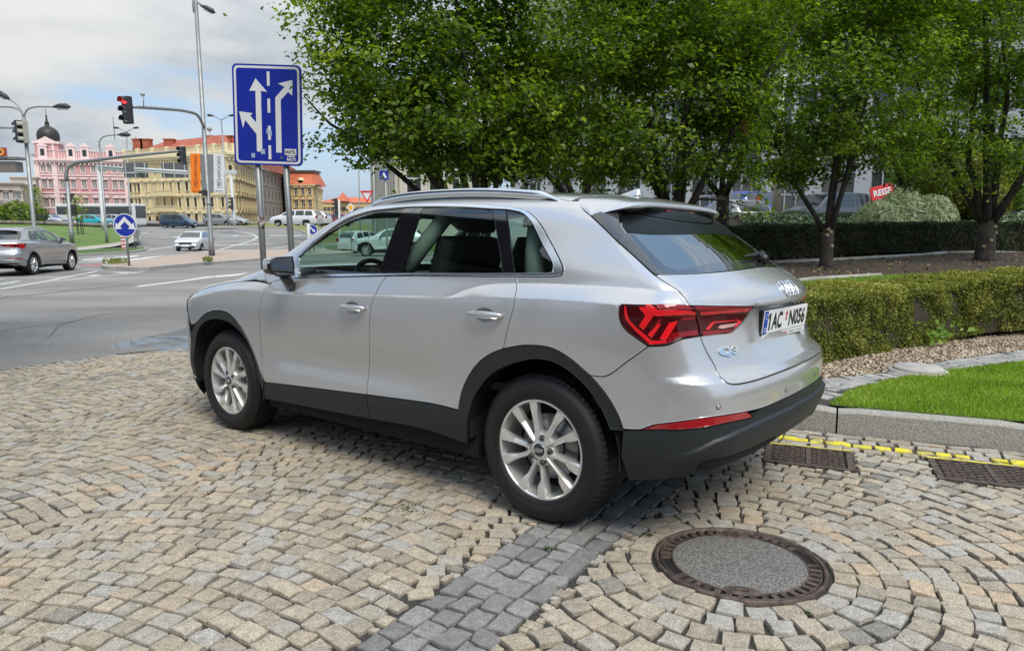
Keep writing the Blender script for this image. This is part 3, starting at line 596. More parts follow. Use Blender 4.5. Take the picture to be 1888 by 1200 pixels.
def build_road():
    def flat(name,polys,m,dz=.006,kind='structure'):
        mb=MB()
        for P in polys:
            q=[gpt(u,v) for u,v in P]; V=[(p.x,p.y,p.z+dz) for p in q]; mb.add(V,[tuple(range(len(V)))])
        o=mb.build(name,m); 
        if kind: tag(o,kind=kind)
        return o
    def line(P,w):   # painted line of real width w along photo points
        q=[gpt(u,v) for u,v in P]; out=[]
        for i,p in enumerate(q):
            d=(q[min(i+1,len(q)-1)]-q[max(i-1,0)]); d.z=0; d.normalize(); n=Vector((-d.y,d.x,0)); out.append((p+n*w/2,p-n*w/2))
        V=[];F=[]
        for a,b in out: V+=[(a.x,a.y,gz(0,a.y)+.007),(b.x,b.y,gz(0,b.y)+.007)]
        for i in range(len(out)-1): F.append((2*i,2*i+1,2*i+3,2*i+2))
        return V,F
    mk=MB()
    def ln(P,w):
        Q=[]
        for a,b in zip(P[:-1],P[1:]):
            for k in range(6): Q.append((a[0]+(b[0]-a[0])*k/6,a[1]+(b[1]-a[1])*k/6))
        Q.append(P[-1]); mk.add(*line(Q,w))
    ln([(0,534),(89,518.6),(130,510),(181,500.5)],.14); ln([(100,519.5),(163,513),(222,506.5),(267,501.5)],.14); ln([(0,525),(36,518.6)],.14); ln([(-40,521),(6,514)],.12)
    ln([(403,461),(440,451),(466.6,443),(474.5,438),(466.6,432.5),(450,428.5),(432,426)],.22)
    ln([(260,483.5),(300,477),(352,470)],.15); ln([(440,462.5),(505,458.5),(535,453.5),(560,447)],.2)
    for k in range(6):
        a=(272+k*10,461-k*1.35); ln([(a[0],a[1]),(a[0]+6.5,a[1]-.9)],.55)
    ln([(262,431),(274,428)],.2); ln([(316,426),(335,425)],.2)
    for k in range(12): ln([(262+k*11,421.3-k*.05),(268+k*11,421.2-k*.05)],.35)
    mk.build('road_markings',M_white)['kind']='structure'
    mk=MB()
    for P,w in(([(-20,551),(40,546),(90,541),(130,536),(190,531),(250,524)],.05),([(-20,536),(60,531),(120,527)],.03),([(0,612),(70,600),(120,596),(190,580),(240,577)],.018),([(60,640),(90,622),(110,600),(150,590)],.014)):
        Q=[]
        for a,b in zip(P[:-1],P[1:]):
            for k in range(14): Q.append((a[0]+(b[0]-a[0])*k/14+rng.uniform(-.7,.7),a[1]+(b[1]-a[1])*k/14+rng.uniform(-.35,.35)))
        mk.add(*line(Q,w))
    mk.build('road_cracks',mat('tarred cracks',(.05,.048,.045),.8,col2=(.14,.135,.125),vscale=14))['kind']='structure'
    flat('road_markings',[[(250,529),(260,527),(330,518.5),(379,511),(410,508),(443,505),(460,503),(455,505),(440,509),(400,512),(379,514),(300,524.5),(255,530)],
        [(181,500.8),(205,502.2),(262,502),(225,504.3)],[(155,509.8),(176,507),(190,507.4),(172,510.3)],[(151,479),(190,475),(192,476.6),(152,481)],[(153,483.5),(215,474),(255,471),(256,473),(215,478)],[(185,484),(280,473.5),(300,474),(205,486)],[(262,475),(315,471),(318,473),(262,480)],
        [(-60,498),(-60,496.5),(80,490),(125,488),(90,493)]],M_white,.008)
    flat('cycle_crossing',[[(148,488),(197,485),(262,481),(255,486),(190,492.5),(147,492)]],mat('faded red surfacing',(.26,.15,.14),.85,var=.15,vscale=12),.005)
    # arrows
    for (u,v,s,mi) in((440,435.5,1,1),(520,435,1,-1),(334,438,1.1,1),(405,452,1.3,-1),(494,450,1.,-1)):
        c=gpt(u,v); mb=MB(); P=[(-1.9,-.12),(.6,-.12),(.6,-.42),(1.6,0),(.6,.42),(.6,.12),(-.4,.12),(-.9,.7),(-.6,.9),(-1.5,1.0),(-1.3,.35),(-1.15,.5),(-.8,.12),(-1.9,.12)]
        mb.add([(c.x+x*s*mi*1.1+y*.8,c.y+y*s*1.9+x*.3,gz(0,c.y+y*s*1.9+x*.3)+.008) for x,y in P],[tuple(range(len(P)))]); o=mb.build('road_arrow',M_white); tag(o,kind='structure')
    # traffic islands: kerb + top
    def island(name,px,m_top,h=.14,top=None):
        q=[gpt(u,v) for u,v in px]; q=[Vector(p) for p in crom(np.array([(p.x,p.y,p.z) for p in q+q[:1]]),.6)[:-1]]
        P=np.array([(p.x,p.y) for p in q]); 
        if area(P)<0: q=q[::-1]; P=P[::-1]
        I=offset_poly(P,.16); n=len(q); mb=MB(); V=[(p.x,p.y,gz(0,p.y)-.05) for p in q]+[(p.x,p.y,gz(0,p.y)+h-.015) for p in q]+[(x*1.,y,gz(0,y)+h) for x,y in offset_poly(P,.02)]+[(x,y,gz(0,y)+h) for x,y in I]+[(x,y,gz(0,y)+h-.03) for x,y in I]
        F=[]
        for k in range(4):
            for i in range(n): j=(i+1)%n; F.append((k*n+i,k*n+j,(k+1)*n+j,(k+1)*n+i))
        mb.add(V,F); o=mb.build('kerb',M_conc); tag(o,kind='structure')
        V2,T=cdt([I],np.array([(x,y) for x in np.arange(P[:,0].min(),P[:,0].max(),2.) for y in np.arange(P[:,1].min(),P[:,1].max(),1.5) if in1((x,y),offset_poly(P,.5))] or np.zeros((0,2)))); o=link(name,np_mesh(name,np.column_stack([V2,[gz(0,y)+h-.008 for y in V2[:,1]]]),T,True),m_top); tag(o,kind='structure')
    M_pave=mat('reddish concrete pavers',(.33,.245,.20),.85,col2=(.42,.345,.28),vscale=3.,bump=.2,bscale=30)
    island('island_paving',[(187,496),(200,498),(222,498.5),(260,500),(323.5,494.5),(379,489),(435,485),(482,481),(560,474),(640,470),(700,462),(640,459),(530,463.5),(400,464),(384,466.5),(352,470.7),(308,476),(260,484),(205,491)],M_pave)
    island('grass_verge',[(-80,486),(0,482),(80,477),(151,472.7),(193,470),(237,467.5),(262,463.5),(271,461),(264,458.6),(193,461),(151,464),(80,469),(0,475),(-80,479)],M_turf)
    # grassy mound with its own rise
    rows=[[(-60,470,50),(60,466,51),(148,461.5,52),(207,455,55),(240,448.5,60),(255,443,63),(260,438,66),(254,430,72),(243,423,80)],
          [(-60,466,50.6),(60,462,51.6),(148,457.5,52.8),(200,452,55.8),(232,446,60.6),(246,441,63.6),(250,437,66.4),(247,430,72.2),(240,423,80.2)],
          [(-60,464,51),(60,460,52),(148,455.6,53.3),(197,450,56.5),(228,444.5,61),(240,440,64),(243,436,67),(241,429,73),(236,422.6,81)],
          [(-60,440,62),(60,436,63),(140,434,64),(190,433,66),(215,432,68),(228,431,70),(232,429,73),(233,426,78),(232,421.8,83)],
          [(-60,411,82),(60,413,82),(126,416.5,83),(160,418,83),(190,419.5,84),(208,420.5,84),(215,421,85),(222,421.2,85),(230,421.3,85)]]
    G_=[[at(*q) for q in r_] for r_ in rows]
    def patch(name,r0,r1,m):
        V=[];n=len(G_[0])
        for r_ in range(r0,r1+1):
            for k in range(n):
                p=G_[r_][k]; V.append((p.x,p.y,max(p.z,gz(0,p.y)+.02)))
        F=[((r_)*n+k,(r_)*n+k+1,(r_+1)*n+k+1,(r_+1)*n+k) for r_ in range(r1-r0) for k in range(n-1)]; me=np_mesh(name,V,np.array(F),True); o=link(name,me,m); tag(o,kind='structure'); return o
    patch('kerb',0,1,M_conc); patch('pavement',1,2,mat('sandy pavement',(.36,.31,.24),.85,var=.12,vscale=2)); patch('grass_mound',2,4,mat('meadow grass',(.065,.135,.018),.9,col2=(.13,.19,.035),vscale=3,bump=.6,bscale=8))
    # far verge behind the big bend, and grass right of it
    for nm,P,h,yy in (('grass_verge',[(388,419.5),(430,419),(480,420.5),(520,422),(552,427),(566,433),(580,441),(592,452),(640,450),(700,445),(700,414),(560,412),(430,411.5),(388,414)],.25,0),):
        island(nm,P,mat('dry verge grass',(.13,.15,.035),.9,col2=(.20,.19,.06),vscale=1.5,bump=.5,bscale=5),.16)
    island('grass_verge',[(590,458),(640,454),(700,452),(760,452),(830,455),(900,462),(900,470),(800,470),(700,468),(620,466)],M_turf,.14)
# ---------------------------------------------------------------- buildings
def fac(A,B,z=0.):
    """facade frame: x from A to B, y outwards (towards the camera side), z up"""
    A=Vector((A[0],A[1],z)); B=Vector((B[0],B[1],z)); x=(B-A); L=x.length; x.normalize(); zz=Vector((0,0,1)); y=zz.cross(x)
    if y.dot(-A)<0: y=-y
    M=Matrix(((x.x,y.x,0,A.x),(x.y,y.y,0,A.y),(0,0,1,A.z),(0,0,0,1))); return M,L
M_pane=mat('dark window pane',(.025,.03,.035),.08,coat=.5); M_pane2=mat('pale curtained pane',(.22,.23,.23),.15,coat=.5,var=.5,vscale=.8)
WIN={}
def window_kit(key,w,h,fr_m,pane_m,style,sur_m):
    """shared meshes of one kind of window: surround+frame, pane"""
    k=key; S_=.64 if w<1.1 else 1.
    if k in WIN: return WIN[k]
    mb=MB(); t=.10
    def arch(n=8): return [(w/2*math.cos(PI*i/n),h/2-w*.35+w*.35*math.sin(PI*i/n)*1.35) for i in range(n+1)]
    # recess frame
    for x in(-w/2,w/2): mb.box((x,-.06,0),(.09,.10,h))
    for z in(-h/2,h/2,h*.18): mb.box((0,-.06,z),(w,.10,.08))
    mb.box((0,-.07,0),(.07,.09,h))
    f=mb.build('window',fr_m).data
    sm=MB()
    if style!='plain':
        sm.box((0,.10,-h/2-.10*S_),(w+.55*S_,.32,.16*S_)); 
        for x in(-w/2-.13*S_,w/2+.13*S_): sm.box((x,.05,0),(.2*S_,.16,h+.1))
        sm.box((0,.05,h/2+.12*S_),(w+.46*S_,.18,.18*S_))
    if style=='pediment':
        z=h/2+.45*S_; sm.box((0,.18,z-.05),(w+.9*S_,.42,.12)); sm.add([(-w/2-.5*S_,.02,z),(w/2+.5*S_,.02,z),(0,.02,z+.62*S_),(-w/2-.5*S_,.38,z),(w/2+.5*S_,.38,z),(0,.38,z+.62*S_)],[(3,4,5),(0,2,1),(0,3,5,2),(1,2,5,4)])
    if style=='arched':
        z=h/2+.35*S_; n=10; V=[];
        for y in(.02,.34):
            for i in range(n+1): a=PI*i/n; V.append(((w/2+.42*S_)*math.cos(a),y,z+.55*S_*math.sin(a)))
        sm.add(V,[tuple(range(n+1,2*n+2))]+[(i,i+1,n+2+i,n+1+i) for i in range(n)]); sm.box((0,.15,z-.06),(w+.9*S_,.36,.12))
    if style=='cornice': sm.box((0,.16,h/2+.42*S_),(w+.7*S_,.36,.16*S_)); sm.box((0,.06,-h/2-.42*S_),(w+.3*S_,.14,.5*S_))
    s=sm.build('window_surround',sur_m).data if sm.v else None
    pn=MB().add([(-w/2,-.10,-h/2),(w/2,-.10,-h/2),(w/2,-.10,h/2),(-w/2,-.10,h/2)],[(0,1,2,3)]).build('pane',pane_m).data
    for o in [o for o in bpy.data.objects if o.data is not None and o.data in [q for q in (f,s,pn) if q]]: bpy.data.objects.remove(o)
    WIN[k]=(f,s,pn); return WIN[k]
def put_window(b,M,x,z,kit):
    f,s,p=kit; o=bpy.data.objects.new('window',f); COL.objects.link(o); o.parent=b; o.matrix_local=M@Matrix.Translation((x,0,z))
    if s: q=bpy.data.objects.new('surround',s); COL.objects.link(q); q.parent=o
    q=bpy.data.objects.new('pane',p); COL.objects.link(q); q.parent=o
def wall_holes(M,L,H,holes,m,b,name='wall',z0=0.,depth=.16):
    """wall slab with real window openings"""
    xs=sorted({0.,L}|{round(x-w/2,3) for x,z,w,h in holes}|{round(x+w/2,3) for x,z,w,h in holes}); zs=sorted({z0,H}|{round(z-h/2,3) for x,z,w,h in holes}|{round(z+h/2,3) for x,z,w,h in holes})
    mb=MB()
    for i in range(len(xs)-1):
        run=None
        for j in range(len(zs)-1):
            cx,cz=(xs[i]+xs[i+1])/2,(zs[j]+zs[j+1])/2
            if any(abs(cx-x)<w/2 and abs(cz-z)<h/2 for x,z,w,h in holes):
                if run is not None: mb.add([(xs[i],0,run),(xs[i+1],0,run),(xs[i+1],0,zs[j]),(xs[i],0,zs[j])],[(0,1,2,3)],M=M); run=None
            elif run is None: run=zs[j]
        if run is not None: mb.add([(xs[i],0,run),(xs[i+1],0,run),(xs[i+1],0,zs[-1]),(xs[i],0,zs[-1])],[(0,1,2,3)],M=M)
    for x,z,w,h in holes:
        a,c,d,e=x-w/2,x+w/2,z-h/2,z+h/2; mb.add([(a,0,d),(c,0,d),(c,0,e),(a,0,e),(a,-depth,d),(c,-depth,d),(c,-depth,e),(a,-depth,e)],[(0,1,5,4),(1,2,6,5),(2,3,7,6),(3,0,4,7)],M=M)
    return mb.build(name,m,b)
def brickish(name,c1,c2,sx,sz):
    m=mat(name,c1,.85,var=.10,vscale=.5); nt=m.node_tree; N=nt.nodes; Lk=nt.links; b=N['Principled BSDF']; tc=N.new('ShaderNodeTexCoord'); sp=N.new('ShaderNodeSeparateXYZ'); Lk.new(tc.outputs['Object'],sp.inputs[0])
    w=N.new('ShaderNodeMath'); w.operation='FRACT'; mu=N.new('ShaderNodeMath'); mu.operation='MULTIPLY'; mu.inputs[1].default_value=sz; Lk.new(sp.outputs[2],mu.inputs[0]); Lk.new(mu.outputs[0],w.inputs[0]); gt=N.new('ShaderNodeMath'); gt.operation='GREATER_THAN'; gt.inputs[1].default_value=.84; Lk.new(w.outputs[0],gt.inputs[0])
    src=b.inputs['Base Color'].links[0].from_socket; x=N.new('ShaderNodeMix'); x.data_type='RGBA'; Lk.new(gt.outputs[0],x.inputs[0]); Lk.new(src,x.inputs[6]); x.inputs[7].default_value=(*c2,1); Lk.new(x.outputs[2],b.inputs['Base Color']); return m
def balust(mb,M,x0,x1,z,h=1.0,n=None):
    mb.box(((x0+x1)/2,.05,z+h-.07),(x1-x0,.3,.14),M=M); mb.box(((x0+x1)/2,.05,z+.07),(x1-x0,.3,.14),M=M); n=n or int((x1-x0)/.42)
    for k in range(n): mb.box((x0+(x1-x0)*(k+.5)/n,.05,z+h/2),(.16,.16,h-.2),M=M)
def cornice(mb,M,L,z,out=.7,h=.55,x0=-.2,dent=True):
    mb.box((L/2,out/2-.02,z),(L+.4,out,h*.45),M=M); mb.box((L/2,out/2-.12,z-h*.45),(L+.2,out*.6,h*.45),M=M)
    if dent:
        n=int(L/.85)
        for k in range(n): mb.box((L*(k+.5)/n,out*.28,z-h*.95),(.30,out*.55,h*.5),M=M)
def put(b,u0,v,Y): return at(u0,v,Y)
def tile_roof(name,c): return mat(name,c,.85,var=.22,vscale=1.2,bump=.5,bscale=6)
M_zinc=mat('pale standing seam zinc',(.28,.30,.295),.7,.0,var=.1,vscale=.6); M_terra=tile_roof('terracotta tiles',(.36,.10,.055)); M_terra2=tile_roof('orange tiles',(.50,.14,.07))
def grp(p): return (p.x,p.y)
def build_pink():
    Mp=brickish('pink rusticated stucco',(.60,.33,.335),(.48,.25,.255),1,1.9); Mt=mat('pale pink trim',(.74,.58,.56),.8,var=.08,vscale=2)
    b=empty('pink_corner_building','pink ornate corner building with dark onion dome behind the coach','building',M=Matrix.Translation(at(75,410,160)))
    I=b.matrix_world.inverted(); 
    A=at(77,415,160); B=at(247,415,166); z0=min(A.z,B.z)-1.; M,L=fac(A,B,z0); M=I@M; S_=160/1286.
    def Z(v,Y=163): return at(150,v,Y).z-z0
    H=Z(296)
    rows=[Z(307.5+3.5),Z(340),Z(374),Z(402)]; k1=window_kit('pinkrect',.9,1.75,Mt,M_pane2,'cornice',Mt); k2=window_kit('pinkarch',.95,1.95,Mt,M_pane2,'arched',Mt); k3=window_kit('pinkped',.95,1.95,Mt,M_pane2,'pediment',Mt)
    def X(u): return (u-77)/(247-77)*L
    us=[90,101.5,118,139,160,180,199,218,230]; holes=[]
    sp=[(90,'b'),(101.5,'b'),(122,'m'),(141.5,'m'),(161,'m'),(180,'m'),(200,'m'),(218,'e'),(231,'e')]
    W_=[]
    for u,k in sp:
        for r,z in enumerate(rows):
            kit=(k1 if r==0 else (k2 if r==1 or k!='m' else k3)) if r<3 else k1
            w=.9 if r in(0,3) else .95; h=1.75 if r in(0,3) else 1.95; holes.append((X(u),z,w,h)); W_.append((X(u),z,kit))
    wo=wall_holes(M,L,H,holes,Mp,b)
    for x,z,k in W_: put_window(b,M,x,z,k)
    mb=MB(); cornice(mb,M,L,H,.9,.9); 
    for z in((rows[0]+rows[1])/2+.2,(rows[1]+rows[2])/2+.1,(rows[2]+rows[3])/2+.5): mb.box((L/2,.12,z),(L,.3,.28),M=M); mb.box((L/2,.06,z-.5),(L,.14,.2),M=M)
    for u in(79,110,240): mb.box((X(u),.1,H/2),(1.0,.28,H-1.5),M=M)
    mb.build('cornice_and_bands',Mt,b)
    mb=MB(); 
    for a,c in((84,92),(97,112),(118,137),(146,162),(171,190),(200,212),(222,245)): balust(mb,M,X(a),X(c),H+.3,1.9)
    mb.build('balustrade',Mt,b)
    MB().box((L/2,-.15,H+.9),(L-.2,.2,2.1),M=M).build('attic_wall',Mp,b)
    for u in(92,142,167,215):
        kd=window_kit('pinkdorm',.8,1.5,Mt,M_pane,'plain',Mt); mb=MB(); x=X(u); mb.box((x,.1,H+1.5),(1.8,.5,2.8),M=M); mb.add([(x-1.2,.45,H+2.9),(x+1.2,.45,H+2.9),(x,.45,H+3.9),(x-1.2,-.6,H+2.9),(x+1.2,-.6,H+2.9),(x,-.6,H+3.9)],[(0,1,2),(3,5,4),(0,2,5,3),(1,4,5,2)],M=M)
        d=mb.build('dormer',Mt,b); o=bpy.data.objects.new('dormer_window',kd[2]); COL.objects.link(o); o.parent=d; o.matrix_local=M@Matrix.Translation((x,.47,H+1.6))
    # roof
    zr=Z(262,170)+.5; mb=MB(); x0=X(108)-2; V=[(x0-3,-1.2,H+1.),(L,-1.2,H+1.),(L,-12,zr+1),(x0+6,-12,zr),(L,-24,H+1.),(x0,-24,H+1)]
    mb.add(V,[(0,1,2,3),(3,2,4,5),(0,3,5)],M=M); mb.build('roof',M_zinc,b)
    MB().add([(L+.05,-1.2,H+.6),(L+.05,-24,H+.6),(L+.05,-12,zr+1.6)],[(0,1,2)],M=M).build('gable_wall',mat('brown bare gable',(.22,.15,.10),.9,var=.2,vscale=1.),b)
    # side wall to the left and corner tower with dome
    M2=M@Matrix.Rotation(R(90),4,'Z'); MB().box((-.1,-12,H/2),(.2,24,H),M=M).build('side_wall',Mp,b)
    cx,cy=X(99),-2.6; tw=MB(); zt=Z(337-0,160)-0; 
    hT=Z(263)+.0; tw.box((cx,cy+.2,(H+hT)/2),(4.6,4.6,hT-H),M=M); tw.build('tower',Mp,b)
    mb=MB(); mb.box((cx,cy+.25,hT-.2),(5.2,5.2,.5),M=M); mb.add([(cx-2.1,2.8+cy,hT-.1),(cx+2.1,2.8+cy,hT-.1),(cx,2.8+cy,hT+1.1),(cx-2.1,cy,hT-.1),(cx+2.1,cy,hT-.1),(cx,cy,hT+1.1)],[(0,1,2),(0,2,5,3),(1,4,5,2)],M=M)
    for s in(-1.3,1.3): mb.box((cx+s,2.5+cy,H+(hT-H)*.5),(.5,.3,hT-H),M=M)
    mb.build('tower_trim',Mt,b)
    D=MB(); R_=2.1*1.02; pr=[(3.0,0),(3.35,1.0),(3.45,2.2),(3.2,3.6),(2.5,4.9),(1.4,5.9),(.8,6.3),(.62,7.0),(.75,7.3),(.40,8.2),(.22,9.6),(.34,10),(.12,10.4),(.05,14.)]
    pr=[(3.0,0),(3.3,.8),(3.45,2.0),(3.35,3.2),(2.95,4.3),(2.2,5.2),(1.3,5.75),(.8,6.0),(.62,6.7),(.75,7.0),(.40,7.8),(.22,9.2),(.34,9.6),(.12,10.),(.05,12.6)]; D.lathe([(q*.66,z*.60) for q,z in pr],24,M@Matrix.Translation((cx,cy+.2,hT+.0))); D.build('onion_dome',mat('dark slate dome',(.035,.035,.03),.5,.3,var=.3,vscale=1.),b)
    MB().tube([M@Vector((X(205),-12,zr)),M@Vector((X(205),-12,zr+6))],.08,5).build('roof_mast',M_iron,b)
def build_yellow():
    Mp=brickish('cream yellow stucco',(.70,.58,.33),(.55,.45,.25),1,2.2); Mt=mat('pale cream trim',(.74,.65,.42),.8,var=.08,vscale=2); Mf=mat('brown window frames',(.10,.08,.06),.6)
    b=empty('yellow_corner_building','long cream yellow building with red tiled roof behind the dark blue van','building',M=Matrix.Translation(at(340,415,160)))
    I=b.matrix_world.inverted(); z0=-1.2
    pts=[at(240,415,166),at(404,415,152),at(424,415,150),at(438,415,152),at(448,415,158),at(484,415,196)]
    segs=[(pts[0],pts[1],12),(pts[1],pts[2],1),(pts[2],pts[3],1),(pts[3],pts[4],1),(pts[4],pts[5],9)]
    H=at(340,285,159).z-z0-.5; rz=[at(340,316,159).z-z0,at(340,344.5,159).z-z0,at(340,374,159).z-z0,at(340,402,159).z-z0]
    k1=window_kit('yel1',.92,2.0,Mf,M_pane,'cornice',Mt); k2=window_kit('yel2',.92,2.0,Mf,M_pane,'pediment',Mt); k0=window_kit('yel0',.92,1.5,Mf,M_pane,'plain',Mt); k3=window_kit('yel3',1.0,1.8,Mf,M_pane,'arched',Mt)
    cap=[]
    for si,(A,B,nb) in enumerate(segs):
        M,L=fac(A,B,z0); M=I@M; holes=[];W_=[]
        xs=[L*(k+.5)/nb for k in range(nb)]
        if si==0: xs=[L*f for f in (.045,.095,.145,.245,.335,.425,.51,.60,.69,.77,.86,.945)]
        for x in xs:
            for r,z in enumerate(rz):
                kit=(k0,k2,k1,k3)[r]; hh=(1.5,2.0,2.0,1.8)[r]; ww=1.0 if r==3 else .92
                holes.append((x,z,ww,hh)); W_.append((x,z,kit))
        wall_holes(M,L,H,holes,Mp,b)
        for x,z,k in W_: put_window(b,M,x,z,k)
        mb=MB(); cornice(mb,M,L,H,1.0,1.1); 
        for r in range(3): z=(rz[r]+rz[r+1])/2-.2; mb.box((L/2,.12,z),(L,.3,.26),M=M); mb.box((L/2,.06,z-.45),(L,.14,.16),M=M)
        for k in range(nb+1 if si in(0,4) else 0): mb.box((L*k/nb,.06,(rz[2]+rz[0])/2-1),(.42,.2,11),M=M)
        mb.build('cornice_and_bands',Mt,b)
        mb=MB(); balust(mb,M,.2,L-.2,H+.35,1.6); 
        for k in range(max(1,nb//2)+1): mb.box((L*k/max(1,nb//2),.08,H+1.2),(.8,.5,2.0),M=M)
        mb.build('balustrade',Mt,b)
        if si==0:
            mb=MB(); 
            for x in(.41,.44): pass
            x0,x1=L*.36,L*.60
            for z in(rz[2]-1.9,rz[1]-2.0): mb.box(((x0+x1)/2,.75,z),(x1-x0,1.4,.3),M=M); balust(mb,M@Matrix.Translation((0,1.3,0)),x0,x1,z+.1,1.1)
            mb.build('balcony',Mt,b)
    # roof over the whole block
    q=[I@Vector((p.x,p.y,z0+H+1.0)) for p in pts]; cen=[]; 
    def inset(p,d,h): c=(I@Vector((at(400,415,180).x,at(400,415,180).y,0))); v=Vector((c.x-p.x,c.y-p.y,0)); v.normalize(); return Vector((p.x,p.y,p.z+h))+v*d
    r1=[inset(p,1.2,.0) for p in q]; zt=at(340,262,165).z-z0-H-.2; r2=[inset(p,9,zt) for p in q]; mb=MB(); V=r1+r2; n=len(q)
    mb.add(V,[(i,i+1,n+i+1,n+i) for i in range(n-1)]); mb.add(r2+[inset(q[0],20,zt*.6),inset(q[-1],22,zt*.6)],[tuple(range(n+2))]); mb.build('roof',M_terra,b)
    mb=MB()
    for u in(256,270,313,385,420,437): p=I@at(u,262 if u<330 else 256,165); mb=MB(); mb.box((p.x,p.y,p.z-.6),(2.2,1.4,2.2)); mb.box((p.x,p.y,p.z+.55),(2.5,1.7,.25)); mb.build('chimney',M_terra,b)
    mb=MB(); p=I@at(386,238,160); mb.tube([p-Vector((0,0,4)),p],.07,5); mb.lathe([(.001,.6),(.5,.3),(.6,0),(.5,-.3),(.001,-.6)],10,Matrix.Translation(p)); mb.build('roof_mast',M_zinc,b)
def simple_block(name,label,A,B,C,zb,H,mw,mt,mroof,roofh,nx,rows,ws,style='plain',roof='hip',nside=4,mf=None,kit=None,over=.5):
    """block seen on two faces A-B and B-C"""
    b=empty(name,label,'building',M=Matrix.Translation((A[0],A[1],zb))); I=b.matrix_world.inverted(); mf=mf or mt
    kk=window_kit(name,ws[0],ws[1],mf,kit or M_pane,style,mt)
    for (P,Q,n) in((A,B,nx),(B,C,nside)):
        M,L=fac(P,Q,zb); M=I@M; holes=[(L*(k+.5)/n,z,ws[0],ws[1]) for k in range(n) for z in rows]; wall_holes(M,L,H,holes,mw,b)
        for x,z,_,_ in holes: put_window(b,M,x,z,kk)
        mb=MB(); cornice(mb,M,L,H,over,.5,dent=False)
        for z in rows[1:]: mb.box((L/2,.06,z-ws[1]/2-.6),(L,.14,.16),M=M)
        mb.build('cornice',mt,b)
    D=(A[0]+C[0]-B[0],A[1]+C[1]-B[1]); q=[I@Vector((p[0],p[1],zb+H)) for p in (A,B,C,D)]; c=sum(q,Vector())/4
    if roofh: mb=MB(); k=.30; t=[p.lerp(c,.55 if roof=='hip' else .12)+Vector((0,0,roofh)) for p in q]; e=[p+(p-c).normalized()*over for p in q]; mb.add(e+t,[(i,(i+1)%4,4+(i+1)%4,4+i) for i in range(4)]+[(4,5,6,7)]); mb.build('roof',mroof,b)
    else: MB().add([tuple(p-Vector((0,0,.05))) for p in q],[(0,1,2,3)]).build('roof',mt,b)
    return b,I
def build_far():
    g=mat('grey brown stucco',(.25,.20,.155),.9,var=.12,vscale=.4); gt=mat('grey brown trim',(.31,.26,.20),.85)
    A=at(488,415,150); B=at(531,415,190); simple_block('grey_office_building','grey brown building with arched windows between the two sign posts','' if 0 else grp(A),grp(B),grp(at(560,415,215)),-1.,at(500,312,152).z+1,g,gt,M_terra,3.,7,[3.1,6.8,10.1],(1.0,1.9),'plain','flat',2,mf=mat('dark frames',(.03,.03,.03),.6))
    y=mat('ochre stucco',(.60,.44,.20),.85,var=.1,vscale=.5); yt=mat('ochre trim',(.68,.55,.32),.8)
    A=at(530,415,180); B=at(580,415,178); C=at(597,415,215); H=at(560,342,180).z+1
    b,I=simple_block('mansard_building','ochre building with steep red mansard tower at the end of the street',grp(A),grp(B),grp(C),-1.,H,y,yt,M_terra2,2.,4,[1.9,5.1,8.1],(.95,1.7),'pediment','flat',5,mf=mat('white frames',(.7,.7,.68),.6))
    p=I@at(556,342,180); q=I@at(556,318,182); w=4.; mb=MB(); z0,z1=p.z,q.z; mb.add([(p.x-4.2,p.y-.3,z0),(p.x+4.2,p.y-.3,z0),(p.x+4.2,p.y+8,z0),(p.x-4.2,p.y+8,z0),(p.x-2.9,p.y+1,z1),(p.x+2.9,p.y+1,z1),(p.x+2.9,p.y+6,z1),(p.x-2.9,p.y+6,z1)],[(0,1,5,4),(1,2,6,5),(2,3,7,6),(3,0,4,7),(4,5,6,7)]); mb.build('mansard_tower',M_terra2,b)
    mb=MB(); mb.box((p.x,p.y+3.5,z1+.2),(6.6,6,.5)); mb.box((p.x,p.y-.3,z0-.1),(9.4,1.2,.4)); mb.build('tower_cornice',mat('dark lead',(.06,.06,.06),.5),b)
    mb=MB(); mb.box((p.x,p.y-.1,z0+.6),(1.5,1.4,1.2)); mb.lathe([(.75,-.7),(.75,.7)],16,Matrix.Translation((p.x,p.y-.1,z0+1.2))@Matrix.Rotation(R(90),4,'X'),cap=True); mb.build('tower_dormer',yt,b)
    o=mat('far yellow stucco',(.60,.44,.20),.9,var=.1,vscale=.3); 
    A=at(590,415,330); B=at(700,415,330); b,I=simple_block('terrace_building','long low ochre terrace with orange roof far down the street',grp(A),grp(B),grp(at(705,415,350)),-2.,at(640,374,330).z+2,o,gt,M_terra2,2.6,16,[2.5,6.],(1.5,2.0),'plain','hip',2)
    p=I@at(632,362,328); MB().add([(p.x-2.6,p.y-2,p.z-2),(p.x+2.6,p.y-2,p.z-2),(p.x+2.6,p.y+3,p.z-2),(p.x-2.6,p.y+3,p.z-2),(p.x,p.y+.5,p.z+2.)],[(0,1,4),(1,2,4),(2,3,4),(3,0,4)]).build('spire_roof',M_terra2,b)
    # left edge: beige functionalist block
    f=mat('beige render',(.46,.39,.33),.9,var=.12,vscale=.3); ft=mat('beige trim',(.52,.46,.40),.85); A=at(-90,415,120); B=at(44,415,128); C=at(76,415,165)
    b,I=simple_block('beige_apartment_building','beige rendered building with roof terrace and yellow lettering at the left edge',grp(A),grp(B),grp(C),-1.2,at(20,336,124).z+1.2,f,ft,ft,0,7,[2.6,5.8],(1.6,1.3),'cornice','flat',4,mf=ft,kit=M_pane2)
    p=I@at(4,300,126); mb=MB(); mb.box((p.x-1,p.y+1,p.z-.7),(6.5,2,1.8)); mb.build('roof_pavilion',mat('pavilion wall',(.16,.14,.12),.6),b); MB().box((p.x-1,p.y+1,p.z+.75),(7.6,3.,.45)).build('pavilion_roof',mat('weathered metal',(.20,.21,.21),.5,.4),b)
